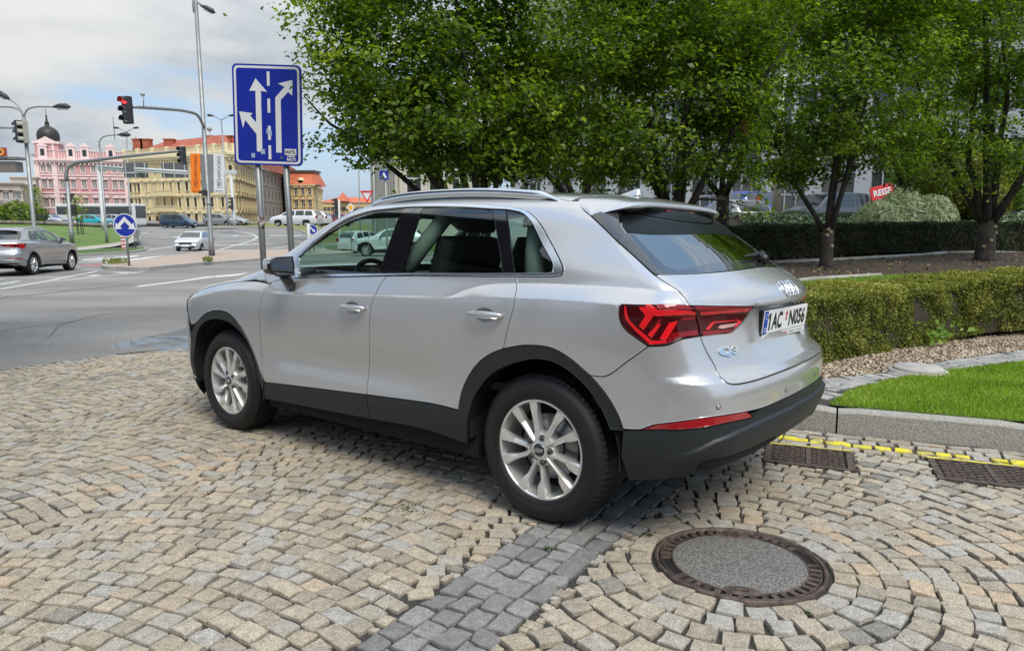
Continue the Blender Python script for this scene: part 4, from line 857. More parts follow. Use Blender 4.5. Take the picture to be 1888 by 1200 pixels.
    mb=MB(); V,F=text_mesh('CASINO',.02); M=Matrix.Translation((p.x-1.6,p.y-1.0,p.z+1.75))@Matrix.Rotation(R(90),4,'X'); mb.box((p.x-1.6,p.y-.8,p.z+1.75),(6.4,.1,1.5)); s=mb.build('sign_board',mat('sign red',(.30,.05,.03),.6),b); m2=MB(); add_text(m2,'CASINO',M,5.6,1.1,.02); m2.build('sign_letters',mat('sign yellow',(.85,.50,.05),.5),s)
    A=at(28,415,150); B=at(74,415,152); simple_block('white_side_building','narrow off-white building between the beige block and the pink building',grp(A),grp(B),grp(at(80,415,158)),-1.2,at(50,326,150).z+1.2,mat('off white render',(.46,.44,.40),.9,var=.1,vscale=.3),ft,ft,0,4,[4,8],(1.2,1.9),'plain','flat',1)
    # stone building with fins seen under the left tree
    s=mat('pale stone cladding',(.50,.46,.39),.85,var=.10,vscale=.6,bump=.1,bscale=3); A=at(690,415,75); B=at(738,415,62); C=at(905,415,62)
    b,I=simple_block('stone_office_building','pale stone office building with vertical fins glimpsed under the left tree',grp(A),grp(B),grp(C),-1.,17,s,s,s,0,1,[40.],(1.,1.),'plain','flat',1) if False else (empty('stone_office_building','pale stone office building with vertical fins glimpsed under the left tree','building',M=Matrix.Translation((A.x,A.y,-1))),None)
    I=b.matrix_world.inverted(); M,L=fac(grp(A),grp(B),-1.); M=I@M; H=at(740,180,62).z+1; MB().box((L/2,-.4,H/2),(L,.4,H),M=M).build('wall',mat('dark recess',(.08,.08,.075),.6),b); mb=MB()
    for k in range(12): mb.box((L*(k+.5)/12,-.0,H/2),(L/12*.5,.6,H),M=M)
    mb.build('vertical_fins',s,b)
    M,L=fac(grp(B),grp(C),-1.); M=I@M; zs=[at(765,v,62).z+1 for v in(337,290,240,385,200)]; holes=[(L*f,z,1.3*1,2.0) for f in(.16,.41,.66,.9) for z in zs]; wall_holes(M,L,H,holes,s,b); kk=window_kit('stone',1.3,2.0,mat('white frames',(.7,.7,.68),.6),M_pane,'plain',s)
    for x,z,_,_ in holes: put_window(b,M,x,z,kk)
    # white glass-fronted building behind the garden
    w=mat('white facade panels',(.40,.42,.44),.5,var=.05,vscale=.6); gl=mat('shopfront glass',(.05,.055,.06),.05,coat=.6); dk=mat('grey steel frame',(.20,.21,.22),.5,.5)
    A=at(955,415,58); B=at(2150,415,36); b=empty('white_glass_building','tall white building with glazed ground floor behind the trees on the right','building',M=Matrix.Translation((A.x,A.y,.3))); I=b.matrix_world.inverted(); M,L=fac(grp(A),grp(B),.3); M=I@M
    H=26; n=14; mb=MB(); 
    for k in range(n+1): mb.box((L*k/n,.15,2.6),(.9,.5,5.2),M=M)
    for k in range(6): z=5.4+k*3.7; mb.box((L/2,.1,z+.55),(L,.4,1.5),M=M)
    for k in range(n*2+1): mb.box((L*k/n/2,.05,16),(.35,.28,21),M=M)
    mb.build('facade_panels',w,b); MB().box((L/2,-.3,H/2),(L,.4,H),M=M).build('glazing',gl,b)
    mb=MB()
    for k in range(n*4): mb.box((L*(k+.5)/n/4,-.05,2.6),(.08,.1,5.2),M=M)
    for z in(2.3,3.6,4.6): mb.box((L/2,-.05,z),(L,.1,.09),M=M)
    mb.build('shopfront_mullions',w,b)
    s1=MB().bbox((0,0,0),(1.3,.10,.75),.03); p=at(1626,354,40); o=s1.build('shop_sign',mat('shop sign red',(.62,.04,.05),.4)); o.matrix_world=Matrix.Translation(p)@Matrix.Rotation(R(-14),4,'Y'); tag(o,'red shop sign with white letters between the tree trunks on the right','sign'); t=MB(); add_text(t,'REISE',Matrix.Translation((0,-.07,0))@Matrix.Rotation(R(90),4,'X'),1.0,.36,.03); t.build('lettering',M_wht,o)
def build_canopy():
    """entrance canopy behind the camera (the photo shows it mirrored in the side windows)"""
    st=mat('dark steel beams',(.03,.03,.032),.4,.6); gl=mat('dark canopy panels',(.035,.042,.040),.35)
    t=empty('entrance_canopy','dark steel canopy mirrored in the side windows of the silver SUV','canopy',M=Matrix.Translation((-7.9,4.3,0)))
    ang=R(5); M=Matrix.Rotation(ang,4,'Z')
    mb=MB(); mb.box((0,0,5.4),(7.4,6.6,.05),M=M); mb.build('canopy_panels',gl,t)
    mb=MB()
    for k in range(5): mb.box((-3.6+1.8*k,0,5.25),(.12,6.6,.22),M=M)
    for k in range(6): mb.box((0,-3.2+1.28*k,5.18),(7.4,.08,.14),M=M)
    mb.build('canopy_beams',st,t)
    for x in(-3.4,1.0): MB().tube([M@Vector((x,-3.1,-.4)),M@Vector((x,-3.1,5.2))],.12,12).build('column',st,t)
    # facade behind it
    w=mat('hotel stone facade',(.24,.23,.21),.8,var=.1,vscale=.4); b=empty('hotel_building','stone hotel facade mirrored in the side of the silver SUV','building',M=Matrix.Translation((-9,-13,0))@M)
    k=window_kit('hotel',2.2,2.6,st,M_pane,'plain',w); I4=Matrix(); holes=[(x,z,2.2,2.6) for x in np.arange(2,44,3.6) for z in(2.2,6.0)]; Mf=Matrix.Translation((-22,0,-.5)); wall_holes(Mf,44,8.5,holes,w,b)
    for x,z,_,_ in holes: put_window(b,Mf,x,z,k)
    for o in list(b.children):
        if o.name.startswith('window'): pass
# ---------------------------------------------------------------- trees, hedges, shrubs
M_leaf=leaf_mat('hornbeam leaves',[(.026,.052,.008),(.068,.125,.014),(.125,.20,.020),(.20,.295,.032),(.35,.41,.06)],.52,.42,.40)
M_leafy=leaf_mat('yellowish leaves',[(.05,.075,.008),(.12,.14,.012),(.20,.20,.02)],.35)
M_bark=mat('grey brown bark',(.020,.017,.014),.9,col2=(.062,.052,.042),vscale=9,bump=.8,bscale=25); M_cut=mat('pruned wood',(.26,.20,.13),.8)
def tree(label,base,lean,crown,n_cl,n_lf,seed,trunk_r=.17,stems=5,fork=.9,group='leafy trees standing in a row behind the clipped hedge',size=.088):
    """crown: list of ellipsoids (cx,cy,cz,rx,ry,rz) in metres from the base"""
    r=np.random.RandomState(seed); t=empty('leafy_tree',label,'tree',group,Matrix.Translation(base))
    # clump centres: in the outer part of the ellipsoids, irregular
    C_=[];E=np.array(crown,float); vol=E[:,3]*E[:,4]*E[:,5]; pr=vol/vol.sum()
    while len(C_)<n_cl:
        e=E[r.choice(len(E),p=pr)]; d=r.normal(0,1,3); d/=np.linalg.norm(d); q=r.uniform(.0,1)**.42; p=e[:3]+d*e[3:]*q
        if mnoise(Vector(p*.9)+Vector((seed*3.1,0,0)))<-.06 and r.rand()<.9: continue
        C_.append(p)
    C_=np.array(C_)
    # limbs: main stems from the fork, then each clump is reached through the nearest limb point
    mb=MB(); root=Vector((0,0,-.15)); fk=Vector((lean[0]*fork,lean[1]*fork,fork)); mb.tube([root+Vector((0,0,0)),Vector((0,0,.05)),fk*.5,fk],[trunk_r*1.35,trunk_r*1.15,trunk_r,trunk_r*.95],12)
    nodes=[(fk,trunk_r*.7)]
    allz=E[:,2].mean()
    for k in range(stems):
        a=2*PI*k/stems+r.uniform(-.4,.4); tgt=Vector(E[k%len(E)][:3])+Vector((math.cos(a)*1.0,math.sin(a)*.8,r.uniform(.8,2.4))); P=[]; start=fk+Vector((math.cos(a)*trunk_r*.3,math.sin(a)*trunk_r*.3,-.15)); n=9
        side=Vector((math.cos(a),math.sin(a),0))
        for i in range(n):
            s=i/(n-1); p=start.lerp(tgt,s)+side*(.55*math.sin(s*PI)*(.5+.5*r.rand()))*(.6)+Vector((r.normal(0,.05),r.normal(0,.05),0))*s+Vector((0,0,.25*math.sin(s*PI))); P.append(p)
        rr=[trunk_r*.50*(1-.86*i/(n-1)) for i in range(n)]; mb.tube(P,rr,7); nodes+=[(p,q) for p,q in zip(P[1:],rr[1:])]
    trunk=mb.build('trunk',M_bark,t)
    # pruning scars
    mb=MB()
    for k in range(4): a=r.uniform(-2.4,-.7); z=r.uniform(.25,fork); mb.lathe([(.0001,.02),(.035,.018),(.045,0),(.05,-.03)],10,Matrix.Translation((math.cos(a)*trunk_r*1.0+lean[0]*z,math.sin(a)*trunk_r*1.0+lean[1]*z,z))@Vector((math.cos(a),math.sin(a),.2)).to_track_quat('Z','Y').to_matrix().to_4x4())
    mb.build('pruning_scars',M_cut,trunk)
    mb=MB(); order=np.argsort(np.linalg.norm(C_-np.array(fk),axis=1)); nb=[(p,q) for p,q in nodes]; pos=np.array([tuple(p) for p,_ in nb]); rad=[q for _,q in nb]
    for j in order[:min(len(order),420)]:
        c=C_[j]; d=np.linalg.norm(pos-c,axis=1)+np.maximum(pos[:,2]-c[2]-.2,0)*1.5; i=int(d.argmin()); a=Vector(pos[i]); b_=Vector(c); L=(b_-a).length
        if L<.12: continue
        r0=min(rad[i]*.6,.012+L*.010); mid=a.lerp(b_,.5)+Vector((r.normal(0,.07*L),r.normal(0,.07*L),.06*L)); mb.tube([a,mid,b_],[max(r0,.006),max(r0*.7,.005),.004],4,cap=False); pos=np.vstack([pos,[tuple(mid)],[c]]); rad+= [r0*.8,.008]
    mb.build('limb',M_bark,trunk)
    # leaves
    k=r.randint(0,len(C_),n_lf); sp=r.uniform(.10,.26,len(C_)); off=r.normal(0,1,(n_lf,3)); P=C_[k]+off*sp[k][:,None]*np.array([1.1,1.1,.55]); 
    mid_=E[:,:3].mean(0); Nn=(P-mid_); Nn/=np.linalg.norm(Nn,axis=1,keepdims=True); Nn=Nn*.4+np.array([0,0,.9])
    tone=np.clip(.42+.16*r.normal(0,1,len(C_)),0,1); sh=np.clip(tone[k]+.17*r.normal(0,1,n_lf),0,1)
    leaf_cloud('crown',P,Nn,size,M_leaf,t,None,.55,sh,.62,.22)
    return t
def build_trees():
    def B(u,v,Y): p=at(u,v,Y); return Vector((p.x,p.y,zg(Y)))
    b=B(885,0,11.6)
    def el(b,u,v,Y,ru,rv,ry): # ellipsoid centred on a photo direction at depth Y, radii in photo px
        c=at(u,v,Y)-b; return (c.x,c.y,c.z,ru*Y/1286,ry,rv*Y/1286)
    tree('leftmost leafy tree reaching over the blue lane sign',b,(0,0),[el(b,690,110,11,165,90,1.6),el(b,612,90,11.2,62,42,.8),el(b,622,262,11,42,26,.5),el(b,668,335,10.8,24,34,.4),el(b,655,190,11,80,75,1.2),el(b,860,90,11.6,150,150,2.0),el(b,830,230,11.4,150,85,1.8),el(b,720,245,11,110,55,1.3),el(b,980,200,12,120,140,1.8),el(b,650,40,11,110,60,1.2),el(b,800,-80,11.5,260,120,2.4),el(b,935,290,11.5,95,45,1.5),el(b,850,300,11.4,90,40,1.3),el(b,760,275,11.3,60,30,.8)],900,54000,11,.12,7,.75)
    b=B(1262,0,12.6); tree('second leafy tree from the left rising behind the roof of the silver SUV',b,(0,0),[el(b,1130,120,12,130,150,1.9),el(b,1270,110,12.6,140,150,2.0),el(b,1130,270,12,120,60,1.6),el(b,1250,-60,12.6,260,130,2.6),el(b,1370,170,12.6,90,120,1.6),el(b,1400,320,12.4,32,90,.5),el(b,1290,312,12.6,60,30,1.1),el(b,1040,305,12,90,45,1.4),el(b,1180,310,12.3,90,40,1.4)],740,47000,12,.15,6,1.0)
    b=B(1557,0,14.6); tree('third leafy tree with three pruned stems right of the rear window',b,(0,0),[el(b,1480,130,14,120,130,1.9),el(b,1600,120,14.6,110,130,1.9),el(b,1490,280,14.2,120,60,1.6),el(b,1640,262,14.4,85,66,1.6),el(b,1560,318,14.6,60,28,.9),el(b,1560,-60,14.6,230,120,2.6),el(b,1440,300,14,70,28,1.)],600,40000,13,.12,5,.8)
    b=B(1865,0,16.4); tree('rightmost leafy tree with a thick trunk at the right edge',b,(0,0),[el(b,1760,120,16,120,140,2.2),el(b,1880,120,16,120,140,2.2),el(b,1750,285,15.6,100,62,1.8),el(b,1880,300,15.6,70,60,1.6),el(b,1840,-70,16,260,130,2.8),el(b,2010,150,16,110,170,2.)],600,40000,14,.19,6,.9)
    b=B(1080,0,19); tree('leafy tree further back filling the gap behind the first two trees',b,(0,0),[el(b,1000,150,19,110,150,2.4),el(b,1130,170,19,110,130,2.4),el(b,1060,305,19,150,60,2.),el(b,900,290,19,90,50,2.),el(b,1100,10,19,170,90,2.6)],380,24000,15,.2,5,1.2,size=.088)
    b=B(1350,0,22); tree('leafy tree further back between the second and third tree',b,(0,0),[el(b,1350,120,21,130,150,2.6),el(b,1460,60,21,110,100,2.6),el(b,1250,280,21,110,70,2.),el(b,1430,230,21,90,60,2.),el(b,1340,300,21,60,50,1.5),el(b,1500,310,21,40,40,1.2)],320,20000,16,.2,5,1.2,size=.11)
    b=B(1700,0,24); tree('leafy tree further back between the third and rightmost tree',b,(0,0),[el(b,1690,130,23,130,120,2.6),el(b,1800,90,23,110,110,2.6),el(b,1620,60,23,110,90,2.4),el(b,1740,235,23,110,50,2.),el(b,1570,270,23,70,60,1.6),el(b,1700,295,23,60,26,1.4)],320,20000,17,.2,5,1.2,size=.11)
    # brown hanging leaf bunches
    mh=leaf_mat('dead leaves',[(.30,.13,.05),(.50,.26,.12)],.2); 
    for (u,v,Y,h,w) in((1358,106,11.8,.34,.07),(1388,176,11.9,.16,.10),(1374,235,11.9,.24,.07),(1653,226,13.8,.26,.10)):
        r=np.random.RandomState(int(u)); c=at(u,v,Y); n=60; P=np.column_stack([r.normal(0,w*.5,n),r.normal(0,w*.5,n),r.uniform(-h/2,h/2,n)]); o=leaf_cloud('dead_leaf_bunch',P,r.normal(0,1,(n,3)),.07,mh,None,Matrix.Translation(c),1.,None,.3,.1); tag(o,{1358:'long brown dead leaf bunch hanging highest in the second tree',1388:'short brown dead leaf bunch in the middle of the second tree',1374:'thin brown dead leaf bunch lowest in the second tree',1653:'brown dead leaf bunch in the third tree'}[u],'leaf bunch','bunches of dead brown leaves hanging in the trees')
def hedge_box(name,label,line,wd,h,n,size,m,mcore,zf,seed,dens=.06,group=None):
    """clipped hedge following a plan line: twiggy core plus leaves over every face"""
    r=np.random.RandomState(seed); t=empty(name,label,'hedge',group,Matrix.Translation((line[0][0],line[0][1],zf(line[0][1])))); O=t.matrix_world.translation
    L=crom(np.array(line),.12); d=np.gradient(L,axis=0); d/=np.linalg.norm(d,axis=1,keepdims=True); nn=np.stack([-d[:,1],d[:,0]],1)
    m_=len(L); rows=[(-.5,0),(-.5,.55),(-.46,.90),(-.38,.98),(.38,.98),(.46,.90),(.5,.55),(.5,0)]
    V=[]
    for i in range(m_):
        for a,b in rows: q=L[i]+nn[i]*a*wd*.90; V.append((q[0]-O.x,q[1]-O.y,zf(L[i][1])+b*h*.93+.0-O.z))
    k=len(rows); F=[(i*k+j,(i+1)*k+j,(i+1)*k+j+1,i*k+j+1) for i in range(m_-1) for j in range(k-1)]; F+=[(0,1,6,7),(1,2,5,6),(2,3,4,5)]+[tuple((m_-1)*k+q for q in f) for f in((7,6,1,0),(6,5,2,1),(5,4,3,2))]; core=link('hedge_core',np_mesh('hedge_core',V,np.array(F),False),mcore,t); 
    s=r.uniform(0,m_-1.001,n); i=s.astype(int); f=s-i; c=L[i]*(1-f[:,None])+L[i+1]*f[:,None]; N2=nn[i]
    w=r.rand(n); per=h*2+wd; front=w<.44*1; back=(w>=.44)&(w<.56); top_=w>=.56
    a=np.where(front,-.5,np.where(back,.5,r.uniform(-.5,.5,n))); b=np.where(top_,1.,r.uniform(0.02,1,n))
    # lumpy surface
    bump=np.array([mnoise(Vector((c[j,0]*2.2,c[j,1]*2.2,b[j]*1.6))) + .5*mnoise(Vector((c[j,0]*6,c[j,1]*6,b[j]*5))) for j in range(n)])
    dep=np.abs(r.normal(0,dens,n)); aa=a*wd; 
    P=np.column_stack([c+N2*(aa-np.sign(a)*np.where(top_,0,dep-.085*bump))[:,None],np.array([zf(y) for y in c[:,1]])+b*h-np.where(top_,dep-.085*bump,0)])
    # round the top edge
    sgn=np.where(top_,0,np.sign(a)); Nn=np.column_stack([N2*sgn[:,None],np.where(top_,1,.25)]); P-=np.array(O)
    ne=int(n*.03)
    for e,sg in((0,-1),(m_-1,1)):
        aa=r.uniform(-.5,.5,ne); bb=r.uniform(.02,1,ne); Pe=np.column_stack([L[e]+nn[e]*(aa*wd)[:,None]+d[e]*sg*(.02-np.abs(r.normal(0,dens,ne)))[:,None],zf(L[e][1])+bb*h])-np.array(O); P=np.vstack([P,Pe]); Nn=np.vstack([Nn,np.tile([d[e][0]*sg,d[e][1]*sg,.2],(ne,1))]); bump=np.r_[bump,np.zeros(ne)]; top_=np.r_[top_,np.zeros(ne,bool)]
    n=len(P)
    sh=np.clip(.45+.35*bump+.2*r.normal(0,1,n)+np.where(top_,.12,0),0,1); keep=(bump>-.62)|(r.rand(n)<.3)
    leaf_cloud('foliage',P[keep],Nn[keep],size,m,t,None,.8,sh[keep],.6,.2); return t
def build_hedges():
    mcore=mat('hedge inner twigs',(.018,.018,.009),.95,col2=(.05,.042,.022),vscale=40,bump=.8,bscale=60)
    ml=leaf_mat('box leaves',[(.09,.065,.02),(.09,.12,.02),(.15,.18,.026),(.26,.27,.05),(.44,.40,.11)],.25,.45,.3)
    A=[ggpt(u,v) for u,v in((1340,690),(1521,664),(1662,641),(1770,628),(1888,620),(2080,604))]; line=[(p.x,p.y+.42) for p in A]
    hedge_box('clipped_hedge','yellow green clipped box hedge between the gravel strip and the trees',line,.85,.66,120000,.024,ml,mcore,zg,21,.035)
    md=leaf_mat('yew leaves',[(.006,.012,.004),(.012,.025,.006),(.03,.055,.010),(.075,.12,.018)],.2)
    line=[(at(u,0,Y).x,Y) for u,Y in((1290,15.5),(1400,17.0),(1560,18.3),(1744,19.0),(1888,19.2),(2200,19.4))]
    hedge_box('dark_hedge','dark green low hedge running behind the tree trunks',line,1.0,.78,52000,.045,md,mcore,lambda y:zg(min(y,19)),22,.06)
    # ivy bank
    mi=leaf_mat('ivy leaves',[(.015,.04,.010),(.03,.075,.02),(.07,.13,.04),(.22,.30,.16)],.1,.3,.6); r=np.random.RandomState(9); n=34000; q=r.uniform((at(1440,0,21).x,20.2),(at(2100,0,24).x+3,26.5),(n,2)); P=np.column_stack([q,[zg(y)+.10+.12*mnoise(Vector((x,y,0))) for x,y in q]]); o=leaf_cloud('ivy_ground_cover',P,np.tile([0,-.4,1.],(n,1)),.11,mi,jit=.6); tag(o,kind='stuff')
    o=leaf_cloud('ivy_ground_cover',P[:1],np.tile([0,0,1.],(1,1)),.1,mi); bpy.data.objects.remove(o)
    ms=leaf_mat('silvery shrub leaves',[(.16,.20,.12),(.30,.36,.22),(.44,.50,.34)],.2)
    for (u,v,Y,rx,rz,lab) in((1620,395,21.4,.75,.75,'left pale silvery shrub on the ivy bank, lowest of the three'),(1663,378,22.4,.85,.95,'tallest pale silvery shrub in the middle of the ivy bank'),(1718,383,22.2,.75,.75,'pale silvery shrub at the right end of the ivy bank')):
        r=np.random.RandomState(int(u)); c=at(u,v,Y); n=5200; d=r.normal(0,1,(n,3)); d/=np.linalg.norm(d,axis=1,keepdims=True); d[:,2]=np.abs(d[:,2]); P=d*np.array([rx,rx,rz*1.1])*r.uniform(.5,1.05,(n,1))+np.array([0,0,-rz*.6]); t=leaf_cloud('silver_shrub',P,d*[1,1,.15],.20,ms,None,Matrix.Translation(c),.25,None,.16,.0); tag(t,lab,'shrub','pale silvery shrubs on the ivy bank')
    my_=M_leafy
    for (u,v,Y,rx,rz,lab) in((1760,335,25.5,1.7,1.1,'big yellow green bush above the ivy bank'),(1795,372,24,1.1,.8,'golden bush low beside the rightmost trunk'),(1735,312,28,2.0,1.3,'wide dark green bush behind the tallest silvery shrub'),(1860,325,27,2.0,1.4,'dark green bush at the right edge behind the rightmost trunk')):
        r=np.random.RandomState(int(u)+2); c=at(u,v,Y); n=9000; d=r.normal(0,1,(n,3)); d/=np.linalg.norm(d,axis=1,keepdims=True); P=d*np.array([rx,rx,rz])*r.uniform(.4,1.0,(n,1))**.5; t=leaf_cloud('leafy_bush',P,d+[0,0,.6],.11,my_ if 'green bush' not in lab or 'yellow' in lab else M_leaf,None,Matrix.Translation(c),.6); tag(t,lab,'bush')
    # green bushes at the far left and saplings
    r=np.random.RandomState(4); c=at(22,398,88); n=5000; P=r.normal(0,1,(n,3)); P/=np.linalg.norm(P,axis=1,keepdims=True); P=P*np.array([4.6,1.6,1.75])*r.uniform(.5,1,(n,1))**.5; P[:,2]+=.3*np.sin(P[:,0]*1.7); t=leaf_cloud('dark_bush',P,P+[0,0,2.],.34,M_leaf,None,Matrix.Translation(c)); tag(t,'dark green bush mass in front of the beige building at the left edge','bush')
    for (u,v0,v1,Y,sd,lab) in((69,408,345,84,1,'young tree with sparse leaves in front of the pink building left of the curved mast'),(145,438,358,66,2,'staked sapling on the grass mound just right of the curved mast')):
        a=at(u,v0,Y); h=at(u,v1,Y).z-a.z; r=np.random.RandomState(sd); t=empty('young_tree',lab,'tree','young street trees',Matrix.Translation(a)); mb=MB(); mb.tube([(0,0,-.4),(0,0,h*.9)],[.06,.03],6)
        for k in range(14): z=h*(.35+.04*k); q=r.uniform(0,6.28); mb.tube([(0,0,z),(math.cos(q)*.7,math.sin(q)*.7,z+.6)],[.02,.008],4)
        mb.build('trunk',M_bark,t); n=520; P=np.column_stack([r.normal(0,.42,n),r.normal(0,.42,n),r.uniform(h*.4,h,n)]); leaf_cloud('crown',P,P*0+[0,0,1.],.18,M_leaf,t,None,.9,np.clip(r.normal(.7,.2,n),0,1))
        if sd==2:
            mb=MB()
            for x,y in((-.5,0),(.5,0),(0,.5)): mb.tube([(x,y,-.3),(x,y,1.7)],.04,6)
            mb.box((0,0,1.6),(1.1,.05,.08)); mb.build('stakes',M_bark,t)
    c=ggpt(1735,640); r=np.random.RandomState(31); n=34; P=np.column_stack([r.normal(0,.16,n),r.normal(-.02,.03,n),r.uniform(.06,.30,n)]); o=leaf_cloud('seedling',P,np.tile([0,-1,.5],(n,1)),.075,leaf_mat('seedling leaves',[(.10,.20,.02),(.24,.36,.05)],.4),None,Matrix.Translation(c),.5); tag(o,'broad-leaved green seedling growing at the foot of the clipped hedge','plant')
    # weeds on the island and moss between the setts
    mw=leaf_mat('weeds',[(.08,.12,.02),(.16,.20,.04),(.30,.26,.08)],.3); P=[];r=np.random.RandomState(8)
    for (u0,u1,v) in((190,240,494),(375,392,489),(205,225,492)):
        for _ in range(160): p=gpt(r.uniform(u0,u1),v+r.uniform(-1.5,.5)); P.append((p.x,p.y,gz(0,p.y)+.16+r.uniform(0,.16)))
    o=leaf_cloud('weeds',np.array(P),np.tile([0,-1,.4],(len(P),1)),.12,mw,jit=1.,aspect=.3); tag(o,kind='stuff')
    P=[]
    for (u,v,w) in((705,925,26),(735,935,18),(760,945,14),(678,958,8),(1195,985,8),(1490,1130,8),(560,905,10),(1010,1010,5),(1645,990,8),(1600,880,10),(1560,900,8)):
        for _ in range(70): p=atL(u+r.normal(0,w),v+r.normal(0,w*.3)); P.append((p.x,p.y,-.002+r.uniform(0,.006)))
    P=np.array(P); o=leaf_cloud('moss',P,np.tile([0,0,1.],(len(P),1)),.010,leaf_mat('moss',[(.03,.055,.01),(.07,.11,.02)],.1),None,ML,jit=.9); tag(o,kind='stuff')
# ---------------------------------------------------------------- main car: the body as one implicit surface F(x fwd, y left, z up)=0
XA,XB,ZS=.30,2.60,.75
def pch(x,xs,ys):
    """smooth monotone-ish cubic (pchip) interpolation, clamped ends"""
    xs=np.asarray(xs,float); ys=np.asarray(ys,float); h=np.diff(xs); d=np.diff(ys)/h
    m=np.zeros(len(xs)); m[0]=d[0]; m[-1]=d[-1]
    for i in range(1,len(xs)-1):
        if d[i-1]*d[i]>0:
            w1=2*h[i]+h[i-1]; w2=h[i]+2*h[i-1]; m[i]=(w1+w2)/(w1/d[i-1]+w2/d[i])
    x=np.clip(x,xs[0],xs[-1]); i=np.clip(np.searchsorted(xs,x,side='right')-1,0,len(xs)-2)
    t=(x-xs[i])/h[i]; t2=t*t; t3=t2*t
    return ys[i]*(2*t3-3*t2+1)+m[i]*h[i]*(t3-2*t2+t)+ys[i+1]*(-2*t3+3*t2)+m[i+1]*h[i]*(t3-t2)
def sst(a,b,x):
    t=np.clip((x-a)/(b-a),0,1); return t*t*(3-2*t)
def smax(a,b,r):
    h=np.maximum(r-np.abs(a-b),0)/r
    return np.maximum(a,b)+h*h*r*.25
ZUPX=[-.9,-.6,-.5,-.336,-.071,.224,.331,.465,.583,.66,1.0,1.75,1.83,1.931,2.046,2.158,2.288,2.45,2.69,2.9,3.3]
ZUPZ=[1.095,1.107,1.114,1.119,1.121,1.113,1.104,1.076,1.044,1.032,1.022,1.003,1.0,.990,1.016,1.045,1.054,1.05,1.028,.992,.90]
ZLOX=[-.9,-.43,-.17,.13,.64,1.1,1.44,1.92,2.24,2.4,2.64,2.82,3.3]
ZLOZ=[1.045,1.05,1.056,1.052,1.028,1.013,1.003,.990,.998,1.0,.984,.955,.87]
def side(x,z):
    zlo=pch(x,ZLOX,ZLOZ); zup=np.maximum(pch(x,ZUPX,ZUPZ),zlo+.012)
    fl=np.exp(-((x-0)/.55)**2)+np.exp(-((x-2.68)/.5)**2)
    base=pch(z,[.10,.25,.36,.45,.58,.75,.90,1.0,1.1],[.80,.865,.893,.905,.900,.908,.914,.913,.905])
    base=base+fl*.011*sst(.3,.8,z)
    # hollow low on the doors
    dl=sst(.45,.9,x)*(1-sst(1.9,2.25,x)); base=base-.010*dl*np.exp(-((z-.60)/.10)**2)
    led=.018+.034*sst(.9,.1,x)+.030*sst(1.8,2.3,x)
    up=pch(z,[.9,1.03,1.12,1.17,1.30,1.42,1.50,1.54,1.60],[.912,.897,.879,.862,.800,.742,.695,.660,.56])+.012*sst(1.35,.9,z)*fl
    gr=np.where(x>0,1,1.)
    up=up-led+.018
    # D pillar pinch and cabin taper
    up=up-.05*sst(1.10,1.5,z)*sst(.35,-.45,x)-.03*sst(1.12,1.45,z)*sst(.9,2.0,x)
    w=np.clip((z-zlo)/(zup-zlo),0,1); y=base*(1-w)+up*w
    # plan taper toward tail and nose
    y=y-.085*np.clip((-.05-x)/.85,0,1.3)**2-.05*np.clip((x-2.9)/.65,0,1.2)**2
    return y
def zstep(y): return pch(np.abs(y),[0,.3,.55,.75,.86,.95],[.556,.552,.540,.512,.44,.36])
def rear(y,z):
    a=np.abs(y)
    x=pch(z,[.12,.22,.30,.38,.46,.53,.56,.62,.68,.735,.765,.80,.86,.95,1.00,1.035,1.06,1.09,1.13,1.165,1.20,1.30,1.40,1.47,1.50,1.56],
            [-.60,-.70,-.80,-.865,-.903,-.913,-.914,-.917,-.922,-.908,-.868,-.852,-.838,-.830,-.832,-.852,-.848,-.830,-.788,-.738,-.680,-.535,-.387,-.287,-.245,-.10])
    x=x+.018*(1-sst(.32,.46,a+.12*(.95-z)))*sst(.79,.87,z)*(1-sst(1.018,1.032,z))
    zs=zstep(a); x=x-.016*sst(zs+.008,zs-.006,z)*sst(zs-.13,zs-.02,z)
    k=pch(z,[.2,.5,.75,1.0,1.2,1.5],[.15,.17,.21,.28,.33,.34])
    return x+k*a*a
def nose(y,z):
    a=np.abs(y)
    x=pch(z,[.15,.25,.40,.60,.75,.88,.95,1.0,1.06],[3.43,3.53,3.57,3.59,3.58,3.54,3.46,3.30,2.9])
    return x-.22*a*a-.35*np.clip(a-.45,0,1)**2
def top(x,y):
    a=np.abs(y)
    z=pch(x,[-.6,-.30,-.23,0,.25,.6,1.0,1.3,1.55,1.8,2.05,2.3,2.5,2.8,3.1,3.35,3.55],
            [1.44,1.503,1.518,1.557,1.577,1.589,1.597,1.594,1.566,1.475,1.33,1.185,1.13,1.10,1.065,1.01,.90])
    cr=pch(x,[-.3,.5,1.4,2.4,3.4],[.10,.10,.11,.05,.06])
    return z-cr*a*a
def F(p):
    x,y,z=p[...,0],p[...,1],p[...,2]
    x=np.minimum(np.maximum(x,-1.5),4.2)
    s=np.abs(y)-side(x,z)
    r=rear(y,z)-x; n=x-nose(y,z); t=z-top(x,y)
    rr=pch(z,[.3,.7,.85,1.0,1.12,1.25,1.5],[.17,.17,.14,.10,.07,.05,.05])
    g=smax(s,r,rr); g=smax(g,n,.22)
    rt=np.where(x>2.3,.10,.12)
    return smax(g,t,rt)
def spine(x): return np.clip(x,XA,XB)
def solve(O,D,lo=.05,hi=2.2,n=23):
    lo=np.full(O.shape[:-1],lo); hi=np.full(O.shape[:-1],hi)
    for _ in range(n):
        m=(lo+hi)/2; v=F(O+D*m[...,None])<0
        lo=np.where(v,m,lo); hi=np.where(v,hi,m)
    return O+D*((lo+hi)/2)[...,None]
RW=.95
